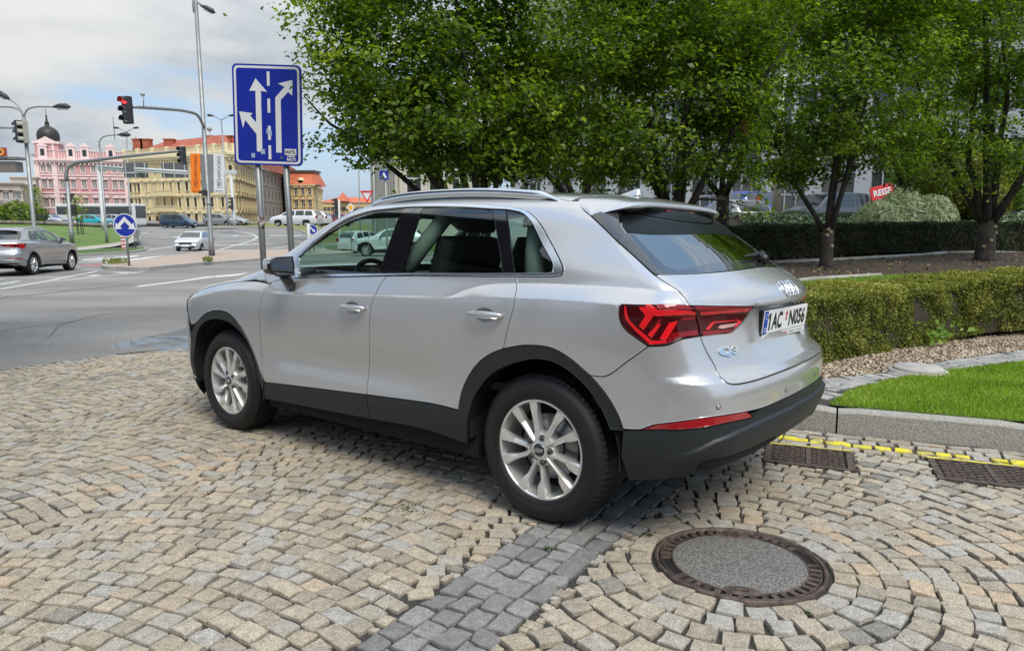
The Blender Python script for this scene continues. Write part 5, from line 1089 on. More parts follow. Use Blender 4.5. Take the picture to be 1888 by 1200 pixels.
def S(t,ph):
    """param (t along the car, phi elevation) -> point on the body"""
    t=np.asarray(t,float); ph=np.asarray(ph,float)
    ox=np.clip(t,XA,XB); th=np.where(t<XA,-(XA-t)/RW,np.where(t>XB,(t-XB)/RW,0.))
    O=np.stack([ox,0*t,0*t+ZS],-1)
    D=np.stack([np.sin(th)*np.cos(ph),np.cos(th)*np.cos(ph),np.sin(ph)],-1)
    return solve(O,D)
def TP(p):
    p=np.asarray(p,float); x,y,z=p[...,0],np.abs(p[...,1]),p[...,2]
    ox=np.clip(x,XA,XB); dx=x-ox; h=np.hypot(dx,y); th=np.arctan2(dx,y)
    t=np.where(dx<0,XA+RW*th,np.where(dx>0,XB+RW*th,x))
    return np.stack([t,np.arctan2(z-ZS,h)],-1)
def G(p,e=1e-3):
    g=np.stack([F(p+np.eye(3)[i]*e)-F(p-np.eye(3)[i]*e) for i in range(3)],-1)
    return g/np.maximum(np.linalg.norm(g,axis=-1,keepdims=True),1e-9)
CC=np.array([-1.848,3.436,1.299]); _cy,_cp=R(-51.843),R(6.663)
_f=np.array([math.cos(_cp)*math.cos(_cy),math.cos(_cp)*math.sin(_cy),-math.sin(_cp)]); _r=np.array([math.sin(_cy),-math.cos(_cy),0.]); _u=np.cross(_r,_f)
def pdir(uv): uv=np.asarray(uv,float); return _f*FPX+_r*(uv[:,0:1]-944)-_u*(uv[:,1:2]-600)
def H(*uv):
    """points of the photo's outlines put where they lie on the body surface (car frame)"""
    D=pdir(uv)/FPX; ts=np.linspace(2.2,7.5,1400); Q=CC+D[:,None,:]*ts[None,:,None]; v=F(Q); ins=v<0; k=ins.argmax(1); miss=~ins.any(1)
    k=np.where(miss,v.argmin(1),k); lo=ts[np.maximum(k-1,0)]; hi=ts[k]
    for _ in range(18):
        m=(lo+hi)/2; q=F(CC+D*m[:,None])<0; hi=np.where(q,m,hi); lo=np.where(q,lo,m)
    return CC+D*hi[:,None]
def HY(y,*uv):
    D=pdir(uv); return CC+D*((y-CC[1])/D[:,1])[:,None]
def SP(xs,zs):      # on the left flank
    xs,zs=np.broadcast_arrays(np.asarray(xs,float),np.asarray(zs,float)); O=np.stack([xs,0*xs,zs],-1); return solve(O,np.broadcast_to(np.array([0,1.,0]),O.shape))
def RP(ys,zs):      # on the tail
    ys,zs=np.broadcast_arrays(np.asarray(ys,float),np.asarray(zs,float)); O=np.stack([0*ys+.3,ys,zs],-1); return solve(O,np.broadcast_to(np.array([-1.,0,0]),O.shape))
def NP_(ys,zs):     # on the nose
    ys,zs=np.broadcast_arrays(np.asarray(ys,float),np.asarray(zs,float)); O=np.stack([0*ys+2.4,ys,zs],-1); return solve(O,np.broadcast_to(np.array([1.,0,0]),O.shape))
def UP(xs,ys):      # on the top
    xs,ys=np.broadcast_arrays(np.asarray(xs,float),np.asarray(ys,float)); O=np.stack([xs,ys,0*xs+.7],-1); return solve(O,np.broadcast_to(np.array([0,0,1.]),O.shape))
FS=.9   # phi scale -> metres
def toP(P,mode):
    P=np.asarray(P)
    if mode=='top': return P[:,:2].copy()
    if mode=='rear':
        dx=P[:,0]-XA; th=np.arctan2(dx,P[:,1]); th=np.where(th>PI/2,th-2*PI,th); h=np.hypot(dx,P[:,1]); t=np.where(dx<0,XA+RW*th,P[:,0]); return np.stack([t,FS*np.arctan2(P[:,2]-ZS,h)],1)
    q=TP(P); q[:,1]*=FS; return q
def fromP(Q,mode):
    if mode=='top': return UP(Q[:,0],Q[:,1])
    return S(Q[:,0],Q[:,1]/FS)
def clip_near(G_,loop,d):
    a=loop; b=np.roll(loop,-1,0); keep=np.ones(len(G_),bool)
    for i in range(0,len(G_),4000):
        g=G_[i:i+4000,None,:]; e=(b-a)[None]; t=np.clip(((g-a[None])*e).sum(2)/np.maximum((e*e).sum(2),1e-12),0,1)
        keep[i:i+4000]=np.sqrt((((a[None]+e*t[...,None])-g)**2).sum(2)).min(1)>d
    return G_[keep]
def panel(name,loops,m,parent,mode='tp',gap=.0018,off=0.,flange=.014,step=.022,bev=.0035,iso=(),mirror=False,res=.014,raw=False,fl2=None):
    """a body panel: outline(s) on the surface -> triangulated skin with exact surface normals, a rolled edge and a flange"""
    L2=[]
    for k,L in enumerate(loops):
        q=toP(L,mode); q=q if raw else q
        # resample
        d=np.linalg.norm(np.roll(q,-1,0)-q,axis=1); out=[]
        for i in range(len(q)):
            n=max(1,int(round(d[i]/res))); 
            if d[i]<1e-5: continue
            for j in range(n): out.append(q[i]+(q[(i+1)%len(q)]-q[i])*j/n)
        q=np.array(out)
        if (area(q)<0)^(k>0): q=q[::-1]
        L2.append(offset_poly(q,gap))
    rings=[offset_poly(q,bev) for q in L2]
    A=L2[0]; lo=A.min(0); hi=A.max(0)
    gx=np.arange(lo[0]+step/2,hi[0],step); gy=np.arange(lo[1]+step/2,hi[1],step*.8)
    g=np.stack(np.meshgrid(gx,gy),-1).reshape(-1,2); g[:,0]+=np.tile((np.arange(len(gy))%2)*step*.5,(len(gx),1)).T.ravel()
    for zf in iso:
        ts=np.arange(lo[0],hi[0],step*.6); ph=np.linspace(lo[1],hi[1],60); T,PH=np.meshgrid(ts,ph,indexing='ij')
        P3=fromP(np.stack([T.ravel(),PH.ravel()],1),mode).reshape(len(ts),len(ph),3); 
        zt=zf(P3) if callable(zf) else zf; dz=P3[:,:,2]-zt
        for i in range(len(ts)):
            c=np.where((dz[i,:-1]<0)&(dz[i,1:]>=0))[0]
            for j in c:
                w=-dz[i,j]/(dz[i,j+1]-dz[i,j]); pp=ph[j]+w*(ph[j+1]-ph[j])
                for o_ in(-.0035,0.,.0035): g=np.vstack([g,[[ts[i],pp+o_]]])
    k=in_poly(g,rings[0])
    for q in rings[1:]: k&=~in_poly(g,q)
    g=g[k]
    for q in L2: g=clip_near(g,q,bev+.004)
    inner=[r for r in rings]; allin=np.vstack(inner+[g]) if len(g) else np.vstack(inner)
    V2,T=cdt(L2,allin)
    P3=fromP(V2,mode); N3=G(P3,8e-4)
    # boundary vertices: find by distance to the outlines
    bp=np.vstack(L2); key={(round(a*1e6),round(b*1e6)):1 for a,b in bp}
    isb=np.array([(round(a*1e6),round(b*1e6)) in key for a,b in V2])
    P3=P3+N3*off
    # boundary edges of the triangulation
    E={}
    for f in T:
        for i in range(3):
            a,b=int(f[i]),int(f[(i+1)%3]); 
            if (b,a) in E: del E[(b,a)]
            else: E[(a,b)]=1
    bv=sorted({a for a,b in E}|{b for a,b in E}); out2={v:np.zeros(3) for v in bv}
    for a,b in E:
        e=P3[b]-P3[a]; n=np.cross(e,N3[a]); L=np.linalg.norm(n)
        if L>1e-9: out2[a]=out2[a]+n/L; out2[b]=out2[b]+n/L
    N3b=N3.copy()
    for v in bv:
        o_=out2[v]; L=np.linalg.norm(o_); 
        if L>0: o_=o_/L; N3b[v]=N3[v]*.86+o_*.5; P3[v]=P3[v]-N3[v]*.0011
    fl=flange if fl2 is None else fl2
    V=[P3]; F_=[T]; NN=[N3b]
    if fl:
        idx={v:len(P3)+i for i,v in enumerate(bv)}; idx2={v:len(P3)+len(bv)+i for i,v in enumerate(bv)}
        ov=np.array([out2[v]/max(np.linalg.norm(out2[v]),1e-9) for v in bv]); a=P3[bv]; b=a-N3[bv]*fl-ov*.0012
        V+= [a,b]; NN+=[ov,ov]; F_.append(np.array([(idx[b_],idx[a_],idx2[a_]) for a_,b_ in E]+[(idx[b_],idx2[a_],idx2[b_]) for a_,b_ in E]))
    V=np.vstack(V); NN=np.vstack(NN); F_=np.vstack(F_)
    # orient along the normals
    tri=V[F_]; fn=np.cross(tri[:,1]-tri[:,0],tri[:,2]-tri[:,0]); fl_=(fn*NN[F_].mean(1)).sum(1)<0; F_[fl_]=F_[fl_][:,::-1]
    obs=[]
    for sgn in ((1,-1) if mirror else (1,)):
        v=V*np.array([1,sgn,1]); f=F_ if sgn==1 else F_[:,::-1]; nn=NN*np.array([1,sgn,1])
        me=np_mesh(name,v,f,True); me.normals_split_custom_set_from_vertices([tuple(q) for q in nn/np.maximum(np.linalg.norm(nn,axis=1,keepdims=True),1e-9)])
        obs.append(link(name,me,m,parent))
    return obs if mirror else obs[0]
def J(*cs):
    """join curves head to tail"""
    out=[]
    for c in cs:
        for p in np.asarray(c).reshape(-1,3):
            if not out or np.linalg.norm(out[-1]-p)>2e-3: out.append(p)
    if np.linalg.norm(out[0]-out[-1])<2e-3: out.pop()
    return np.array(out)
def cv(P,step=.02): return crom(P,step)
def symm(L): 
    L=np.asarray(L); m=L[::-1]*np.array([1,-1,1]); return J(L,m)
def my(P): return np.asarray(P)*np.array([1,-1,1])

# paints and trims
M_sil=paint('silver metallic paint',(.50,.506,.518),.50,.24)
def _flake(m,sc=900,amt=.12):
    nt=m.node_tree; N=nt.nodes; b=N['Principled BSDF']; tc=N.new('ShaderNodeTexCoord'); v=N.new('ShaderNodeTexVoronoi'); v.inputs['Scale'].default_value=sc
    nt.links.new(tc.outputs['Object'],v.inputs['Vector']); mr=N.new('ShaderNodeMapRange'); mr.inputs[3].default_value=1-amt; mr.inputs[4].default_value=1+amt
    nt.links.new(v.outputs['Color'],mr.inputs[0]); hs=N.new('ShaderNodeMix'); hs.data_type='RGBA'; hs.blend_type='MULTIPLY'; hs.inputs[0].default_value=1.
    hs.inputs[6].default_value=b.inputs['Base Color'].default_value[:]; nt.links.new(mr.outputs[0],hs.inputs[7]); nt.links.new(hs.outputs[2],b.inputs['Base Color'])
_flake(M_sil)
def _dust(m):
    nt=m.node_tree; N=nt.nodes; b=N['Principled BSDF']; tc=N.new('ShaderNodeTexCoord'); n=N.new('ShaderNodeTexNoise'); n.inputs['Scale'].default_value=3.5; n.inputs['Detail'].default_value=8; nt.links.new(tc.outputs['Object'],n.inputs[0])
    r=N.new('ShaderNodeMapRange'); r.inputs[1].default_value=.3; r.inputs[2].default_value=.7; r.inputs[3].default_value=.02; r.inputs[4].default_value=.09; nt.links.new(n.outputs[0],r.inputs[0]); nt.links.new(r.outputs[0],b.inputs['Coat Roughness'])
_dust(M_sil)
M_clad=mat('dark grey grained plastic',(.011,.014,.016),.5,bump=.12,bscale=900)
M_black=mat('black plastic',(.008,.008,.009),.45); M_gloss=mat('gloss black trim',(.006,.006,.008),.12,coat=1.)
M_blade=mat('satin grey spoiler blade',(.045,.046,.05),.28,coat=.6)
M_chrome=mat('satin aluminium trim',(.78,.79,.80),.22,1.); M_badge=mat('polished chrome',(.86,.87,.88),.08,1.)
M_rub=mat('tyre rubber',(.006,.006,.0065),.6,bump=.1,bscale=300); M_rim=mat('silver alloy',(.74,.74,.72),.30,.65,coat=.5)
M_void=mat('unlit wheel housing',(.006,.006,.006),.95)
M_gl=thin_glass('tinted side glass',(.68,.84,.78)); M_glr=thin_glass('privacy rear glass',(.035,.05,.045),.17,0.,(1.,1.,.92)); M_cer=mat('glass frit band',(.03,.032,.034),.08,coat=1.)
M_lampd=mat('dark red lamp lens',(.05,.0015,.002),.10,coat=.25,spec=.25); M_lampr=mat('bright red lamp element',(.62,.008,.014),.18,coat=.4,emit=(.9,.01,.015),es=.10); M_lampm=mat('mid red lamp lens',(.22,.004,.007),.10,coat=.4,spec=.3)
M_refl=mat('red reflector',(.28,.004,.008),.10,coat=1.,emit=(.8,.01,.01),es=.02)
M_cab=mat('dark cabin fabric',(.022,.024,.025),.85,var=.3,vscale=40); M_cab2=mat('grey cabin lining',(.16,.17,.16),.8); M_wht=mat('plate white',(.78,.79,.80),.35); M_blk=mat('plate black',(.01,.01,.01),.4)
M_blu=mat('plate blue',(.01,.05,.42),.35); M_reds=mat('sticker red',(.5,.02,.02),.4); M_lens=mat('headlamp lens',(.35,.37,.4),.05,.3,coat=1.)
M_disc=mat('brake disc steel',(.35,.34,.33),.35,.9)

def main_car():
    car=empty('parked_car','silver five-door SUV with dark grey plastic lower trim parked on the cobbles beside the kerb','car',M=MCAR)
    zup=lambda x: pch(x,ZUPX,ZUPZ)
    iso=(lambda P: np.maximum(pch(P[...,0],ZUPX,ZUPZ),pch(P[...,0],ZLOX,ZLOZ)+.012),lambda P: pch(P[...,0],ZLOX,ZLOZ))
    # --- curves on the left side (photo outlines)
    c_fd=cv(np.vstack([H((508,517),(498,524),(488,536),(481,556),(479,605),(483,667),(488,704))]))
    c_fr=cv(H((713,509),(700,526),(687,552),(682,585),(681,646),(678,703),(677,727)))
    c_rr=cv(H((948,510),(953,527),(948.6,555),(939,593),(928,642)))
    belt_f=cv(H((545,513),(620,511),(713,509))); belt_r=cv(H((713,509),(830,509.5),(948,510))); belt_q=cv(H((948,510),(1010,510.5),(1026,510)))
    up_q=cv(H((1026,510),(1036,508),(1039.5,498),(1036,486),(1017,448),(994.5,409.7),(972,389),(950,383),(928,380.5)))
    up_r=cv(H((928,380.5),(870,376.5),(827,375.5),(790,375.5),(760,377))); up_f=cv(H((760,377),(727,379),(690,382.5),(665,389),(640,399),(615,414),(590,432.5),(565,456),(549,470),(546,478)))
    up_0=H((545,490),(545,513))
    s_f=cv(H((488,704),(580,715),(677,727))); s_r=cv(H((677,727),(760,738),(800,744),(845,755)))
    arch_r=cv(H((845,755),(852,720),(866,689),(883.7,666),(905,651),(928,642))); arch_r2=cv(H((928,642),(969,636),(1016.7,641),(1048,658),(1088,691.7)))
    arch_r3=cv(H((1088,691.7),(1114.6,723),(1137.5,761),(1149,790.5)))
    qb=cv(H((1088,691.7),(1118,692.5),(1155,667),(1195,638.5)))
    lamp_o=cv(H((1195,638.5),(1174,624),(1154,609),(1145,596),(1141,580),(1141,567),(1146,561))); lamp_t=cv(H((1146,561),(1200,562),(1271,563.5)))
    tg_u=cv(H((1271,563.5),(1262,550),(1252.7,538),(1232,524),(1208,508),(1176,479),(1145,451),(1116,423),(1089.6,398.6)))
    sp_e=cv(H((1089.6,398.6),(1076,387),(1069.5,378),(1069,371)))
    # roof line between the side frame and the roof panel (3D)
    re_x=[.02,.3,.8,1.2,1.5,1.8,2.0,2.2,2.32]; re_y=[.60,.575,.57,.575,.59,.635,.68,.735,.77]
    re=cv(UP(re_x,re_y)); 
    re=J(sp_e[-1:],re)
    # front
    xs=np.array([2.165,2.288,2.45,2.69,2.9,3.05,3.15]); zu=cv(SP(xs,zup(xs)))
    arch_f=H((488,704),(469,654),(448,609),(424,579),(403,571.5),(379,577),(366,590)); arch_f=cv(arch_f)
    fb=cv(J(arch_f[-1:],SP([3.12,3.16],[.72,.80])))
    # --- painted panels
    panel('front_fender',[J(c_fd[::-1],SP([2.155],[1.044]),zu,SP([3.17],[.93]),fb[::-1],arch_f[::-1])],M_sil,car,iso=iso,mirror=True)
    panel('front_door',[J(c_fd,s_f,c_fr[::-1],belt_f[::-1])],M_sil,car,iso=iso,mirror=True)
    panel('rear_door',[J(c_fr,s_r,arch_r,c_rr[::-1],belt_r[::-1])],M_sil,car,iso=iso,mirror=True)
    panel('side_frame',[J(c_rr,arch_r2,qb,lamp_o,lamp_t,tg_u,sp_e,re,UP([2.28,2.23],[.808,.845]),zu[:1],c_fd[:1],up_0[::-1],up_f[::-1],up_r[::-1],up_q[::-1],belt_q[::-1])],M_sil,car,iso=iso,mirror=True)
    # roof, windscreen, bonnet
    rc=re[1:]; i15=np.argmin(abs(rc[:,0]-1.56)); roofL=rc[:i15+1]
    rear_e=UP([-.01,-.035,-.05],[.45,.25,0.]); fr_e=UP([1.60,1.63],[.3,0.])
    panel('roof',[symm(J(fr_e[::-1],roofL[::-1],rear_e))],M_sil,car,mode='top',step=.05,res=.03)
    ws=rc[i15:]; panel('windscreen',[symm(J(UP([2.36,2.34],[0,.45]),ws[::-1],fr_e))],M_gl,car,mode='top',step=.05,res=.03,off=-.003)
    zz=zu[:-1]; hoodL=J(UP([2.40,2.38],[0,.45]),rc[-1:],UP([2.28,2.23],[.808,.845]),zz,UP([3.30,3.40,3.44],[.62,.35,0.]))
    panel('bonnet',[symm(hoodL)],M_sil,car,mode='top',step=.04,res=.03,off=.001)
    # tailgate, rear glass, blades
    g_bot=cv(np.vstack([H((1207,507.5)),RP([.6,.4,.2,0.],[1.172,1.177,1.183,1.188])]),.03)
    tg_l=cv(H((1271,563.5),(1280,575),(1287,596),(1291,619),(1302,646),(1316,671),(1328.7,696)))
    tg_l2=cv(np.vstack([H((1328.7,696),(1338,704),(1351,708)),RP([.55,.3,0],[.724,.732,.738])]),.02)
    lamp_i=cv(H((1271,563.5),(1330,564.5),(1390,566.4)))
    n0=len(tg_u); ti=np.argmin(np.linalg.norm(tg_u-g_bot[0],axis=1)); tgu=tg_u[:ti+1]
    lb=cv(H((1291,619),(1320,615.5),(1348,611.7),(1357,605),(1366.7,596.5),(1379,581),(1390,566.4)),.01)
    tg_a=tg_l[:np.argmin(np.linalg.norm(tg_l-lb[0],axis=1))+1]; tg_b=tg_l[len(tg_a)-1:]
    isor=(1.033,1.024,.838,.802,.765,.93)
    panel('tailgate',[symm(J(g_bot[::-1],tgu[::-1],lamp_i,lb[::-1],tg_b,tg_l2))],M_sil,car,mode='rear',iso=isor,step=.018)
    gt=RP([.5,.3,0],[1.46,1.475,1.485])
    bl=H((1140,389),(1141,404),(1143,418),(1155,434),(1184,470),(1215,508))
    bl=cv(bl,.02)
    panel('spoiler_blade',[J(tg_u[ti:],bl)],M_blade,car,mirror=True,off=.006,step=.03)
    gl=panel('rear_window',[symm(J(bl,g_bot[1:],RP([0.],[1.49]),gt[::-1]))],M_glr,car,mode='rear',step=.03,off=-.002)
    # frit band as a border ring inside the glass
    q=symm(J(bl,g_bot[1:],RP([0.],[1.48]))); 
    fr_o=J(H((1150,430),(1172,455),(1215,508)),g_bot[2:]); fr_i=J(RP([0,.2,.4],[1.225,1.222,1.215]),H((1250,497),(1225,488),(1195,459),(1170,431)))
    panel('frit_band',[symm(J(fr_i,fr_o))],M_cer,gl,mode='rear',step=.03,off=-.0008,flange=0,bev=.002)
    panel('shade_band',[symm(J(H((1146,391),(1147,416),(1156,430)),RP([.55,.4,.2,0],[1.340,1.341,1.347,1.352]),RP([0.,.3,.5],[1.475,1.465,1.45])))],mat('black glass band',(.004,.005,.005),.35,spec=.12),gl,mode='rear',step=.03,off=-.0008,flange=0,bev=.002)  # dark reflection below the spoiler, painted on the glass as a black band
    # rear bumper (painted) and lamps
    zc=cv(np.vstack([H((1149,790.5),(1183,791.3),(1202,784),(1250,777.5),(1298,770.5),(1340,765),(1376,759)),RP([.45,.3,.15,0],[.598,.604,.608,.610])]),.02)
    bt=cv(H((1195,638.5),(1213,638),(1232,636),(1256,625.5),(1291,619)),.01)
    panel('rear_bumper',[symm(J(zc[::-1],arch_r3[::-1],qb,bt,tg_b,tg_l2))],M_sil,car,mode='rear',iso=(.765,.65,.735),step=.018)
    la=panel('tail_light',[J(lamp_o,lamp_t,tg_a,bt[::-1])],M_lampd,car,mirror=True,gap=.003,off=.0015,step=.015,bev=.004)
    lc=panel('tail_light_inner',[J(lamp_i,lb[::-1],tg_a[::-1])],M_lampd,car,mode='rear',gap=.003,off=.0015,step=.015,bev=.004)
    lc2=link('tail_light_inner',lc.data.copy(),None,car); lc2.data.transform(Matrix.Scale(-1,4,(0,1,0))); lc2.data.flip_normals()
    lamp_art(la,lc,lc2)
    # lower cladding
    zb=np.vstack([H((1149,790.5)),H((1145,840),(1160,884),(1229,881),(1279,872)),RP([.72,.60,.38,.15,0.],[.345,.375,.405,.425,.43])])
    low=J(H((1126,792)),zb)
    refl=cv(H((1183,791.8),(1221,791.5),(1298,787.5),(1340,779),(1387,767),(1378,760)),.02)
    ctop=J(refl[:1],refl[:-1],RP([.45,.3,.15,0],[.598,.604,.608,.610]))
    panel('bumper_cladding',[symm(J(ctop[::-1],H((1126,792)),zb))],M_clad,car,mode='rear',iso=(lambda P: zstep(P[...,1])+.008,lambda P: zstep(P[...,1])-.006,.62),step=.016,off=.004,flange=.03)
    panel('rear_reflector',[J(H((1183,791.3)),zc[(zc[:,1]>.56)&(zc[:,0]<-.52)],refl[::-1])],M_refl,car,mirror=True,off=.001,step=.015,gap=.0012,bev=.002)
    panel('exhaust_trim',[J(cv(H((1279,867),(1296,851),(1335,842),(1385,824),(1428,802))),cv(H((1430,806),(1400,826),(1360,845),(1325,858),(1300,865))))],M_void,car,mirror=True,off=.0075,step=.02,bev=.001,flange=0)
    # cladding: sills and arches
    b_f=cv(H((490,735),(580,752),(683,772))); b_r=cv(H((683,772),(780,790),(863,818)))
    panel('sill_cladding',[J(s_f,H((683,772)),b_f[::-1],H((487,725)))],M_clad,car,mirror=True,off=.003,flange=.04,iso=())
    panel('sill_cladding',[J(s_r,H((863,818)),b_r[::-1])],M_clad,car,mirror=True,off=.003,flange=.04)
    ai_r=cv(H((863,818),(865,765),(878,727),(908.6,688.6),(954.4,667.7),(992.6,662),(1030.7,671.5),(1076.5,707.7),(1107,749.7),(1126,792)))
    full_r=J(arch_r,arch_r2,arch_r3)
    panel('wheel_arch_trim',[J(full_r,ai_r[::-1])],M_clad,car,mirror=True,off=.007,flange=.10,step=.03,bev=.006)
    ax=[2.19,2.235,2.31,2.42,2.55,2.68,2.81,2.92,3.01,3.07,3.085]; az=[.33,.50,.62,.70,.75,.765,.75,.70,.62,.50,.33]
    af_i=cv(SP([2.245,2.27,2.33,2.43,2.55,2.68,2.81,2.93,3.03,3.09,3.11],[.30,.47,.60,.705,.765,.785,.775,.735,.655,.52,.33]))
    af_o=J(arch_f,SP([3.125,3.16,3.175,3.18],[.66,.55,.45,.33]))
    panel('wheel_arch_trim',[J(cv(H((487,740),(488,704))),af_o,af_i[::-1])],M_clad,car,mirror=True,off=.007,flange=.10,step=.03,bev=.006)
    # nose
    fbo=J(af_o[len(arch_f)-1:],)
    nb=J(SP([3.18],[.33]),cv(NP_([.75,.5,.25,0],[.27,.25,.24,.24])))
    nt_=J(SP([3.17],[.80]),cv(NP_([.80,.62,.45],[.78,.77,.76])),cv(NP_([.42,.2,0],[.42,.40,.40])))
    panel('front_bumper',[symm(J(fbo,nb,nt_[::-1]))],M_sil,car,mode='front',step=.04,res=.03) if False else front(car)
    # glazing and surround
    inn_b=cv(H((552,506.5),(620,504.5),(712,503.7),(830,503.5),(948,503.3),(1010,503.2)))
    inn_r=cv(H((1010,503.2),(1018,501),(1020.5,492),(1001,451),(979,408),(963,393.5),(947,389),(933,387)))
    inn_t=cv(H((933,387),(909,386),(860,383),(827,382),(781,382),(750,382.7),(715,385.8),(677,391.2),(640,404),(615,419.3),(577,450.5),(551,475)))
    dlo=J(inn_b,inn_r,inn_t)
    panel('window_surround',[J(belt_f,belt_r,belt_q,up_q,up_r,up_f,up_0),dlo],M_chrome,car,mirror=True,off=.004,step=.03,gap=.0022,bev=.0025,res=.01)
    def yat(c,u):   # nearest point of a curve to a photo column
        d=(c-CC); uu=944+FPX*(d@_r)/(d@_f); return int(np.argmin(abs(uu-u)))
    def seg(c,u0,u1):
        a,b=yat(c,u0),yat(c,u1); return c[a:b+1] if a<=b else c[b:a+1][::-1]
    # thin dark joints are left between the pieces
    P_=lambda u,v: H((u,v))
    g1=J(seg(inn_b,552,699),seg(inn_t,746,551)); panel('side_window',[g1],M_gl,car,mirror=True,off=-.005,step=.04,gap=.001,bev=.002,flange=.004)
    b1=J(seg(inn_b,699,716),seg(inn_t,767,746)); panel('pillar_trim',[b1],M_gloss,car,mirror=True,off=-.003,step=.04,gap=.001,bev=.002)
    b2=J(seg(inn_b,716,741),seg(inn_t,781,767)); panel('pillar_trim',[b2],M_gloss,car,mirror=True,off=-.003,step=.04,gap=.001,bev=.002)
    g2=J(seg(inn_b,741,925),seg(inn_t,912,781)); panel('side_window',[g2],M_gl,car,mirror=True,off=-.005,step=.04,gap=.001,bev=.002,flange=.004)
    b3=J(seg(inn_b,925,949),seg(inn_t,931,912)); panel('pillar_trim',[b3],M_gloss,car,mirror=True,off=-.003,step=.04,gap=.001,bev=.002)
    k=J(seg(inn_b,951,1010),inn_r); panel('quarter_window',[k],M_gl,car,mirror=True,off=-.005,step=.04,gap=.0015,bev=.002,flange=.004)
    details(car); wheels(car); interior(car)
    return car
def lamp_art(la,lc,lc2):
    def z5(*p): return H(*[(1130+x/6.993,540+y/6.993) for x,y in p])
    def strip(P,m,both=True,mode='tp',step=.02,curve=False):
        q=z5(*P); obs=panel('light_strip',[J(cv(q,.01)) if curve else J(q)],m,la[0],mode=mode,gap=0,off=.0028,flange=.0015,step=step,bev=.0008,mirror=True,res=.01); obs[1].parent=la[1]
    strip([(150,165),(165,165),(185,270),(215,350),(300,440),(500,612),(690,612),(700,640),(480,665),(280,480),(160,330),(150,250)],M_lampr)
    strip([(330,180),(425,180),(525,290),(395,480),(335,425),(420,290)],M_lampr)
    strip([(575,400),(620,400),(500,580),(450,535)],M_lampr); strip([(590,345),(640,330),(585,410),(540,400)],M_lampm)
    strip([(725,385),(835,360),(690,605),(600,590)],M_lampr)
    strip([(430,150),(480,152),(600,225),(980,232),(1062,248),(1062,285),(560,300),(525,285),(425,180)],M_lampr)
    strip([(540,150),(975,160),(1040,215),(700,218),(610,212)],M_lampm)
    strip([(760,515),(1088,478),(1092,545),(830,572),(720,640),(705,605)],M_lampm)
    strip([(900,310),(1060,300),(1060,335),(870,355)],M_lampm)
    def strip2(P,m):
        q=z5(*P)
        o=panel('light_strip',[J(q)],m,lc,mode='rear',gap=0,off=.0028,flange=.0015,step=.02,bev=.0008,res=.01)
        me=o.data.copy(); me.transform(Matrix.Scale(-1,4,(0,1,0))); me.flip_normals(); link('light_strip',me,None,lc2)
    strip2([(1040,170),(1790,182),(1700,205),(1110,232)],M_lampm)
    strip2([(1120,245),(1780,188),(1800,200),(1750,235),(1130,285)],M_lampr)
    strip2([(1210,470),(1240,470),(1305,385),(1640,350),(1655,368),(1560,465),(1620,375),(1290,370),(1190,470)][:6]+[(1610,345),(1280,370),(1190,468)],M_lampr)
    strip2([(1150,490),(1560,470),(1520,500),(1160,550)],M_lampm)
    strip2([(1350,450),(1380,415),(1600,385),(1560,430),(1400,462)],mat('clear lamp lens',(.6,.35,.33),.1,.2,coat=1.))
def front(car):
    """nose of the car (turned away from the photo's camera): bumper, grille, headlights"""
    ys=np.linspace(-.93,.93,61); 
    def grid(name,zs,y0,y1,m,off=0.,ny=40):
        V=[];Y=np.linspace(y0,y1,ny); Z=np.linspace(*zs,14)
        th=Y
        T=XB+RW*(PI/2-th); 
        P=[]
        for z in Z:
            O=np.stack([0*th+2.75,0*th,0*th+z],-1); D=np.stack([np.cos(th),np.sin(th),0*th],-1); P.append(solve(O,D))
        P=np.array(P); N3=G(P.reshape(-1,3)); P=P.reshape(-1,3)+N3*off
        Fq=[(i*ny+j,i*ny+j+1,(i+1)*ny+j+1,(i+1)*ny+j) for i in range(13) for j in range(ny-1)]
        me=np_mesh(name,P,np.array(Fq),True); return link(name,me,m,car)
    a=1.14
    fb=grid('front_bumper',(.24,.80),-a,a,M_sil); grid('front_bumper',(.79,.955),-a,a,M_sil,-.002).name='front_panel'
    grid('grille',(.36,.84),-.42,.42,M_gloss,.012)
    for s in(-1,1): grid('headlight',(.80,.925),*( (.56,1.12) if s>0 else (-1.12,-.56)),M_lens,.004)
    grid('front_cladding',(.17,.30),-1.12,1.12,M_clad,.004)
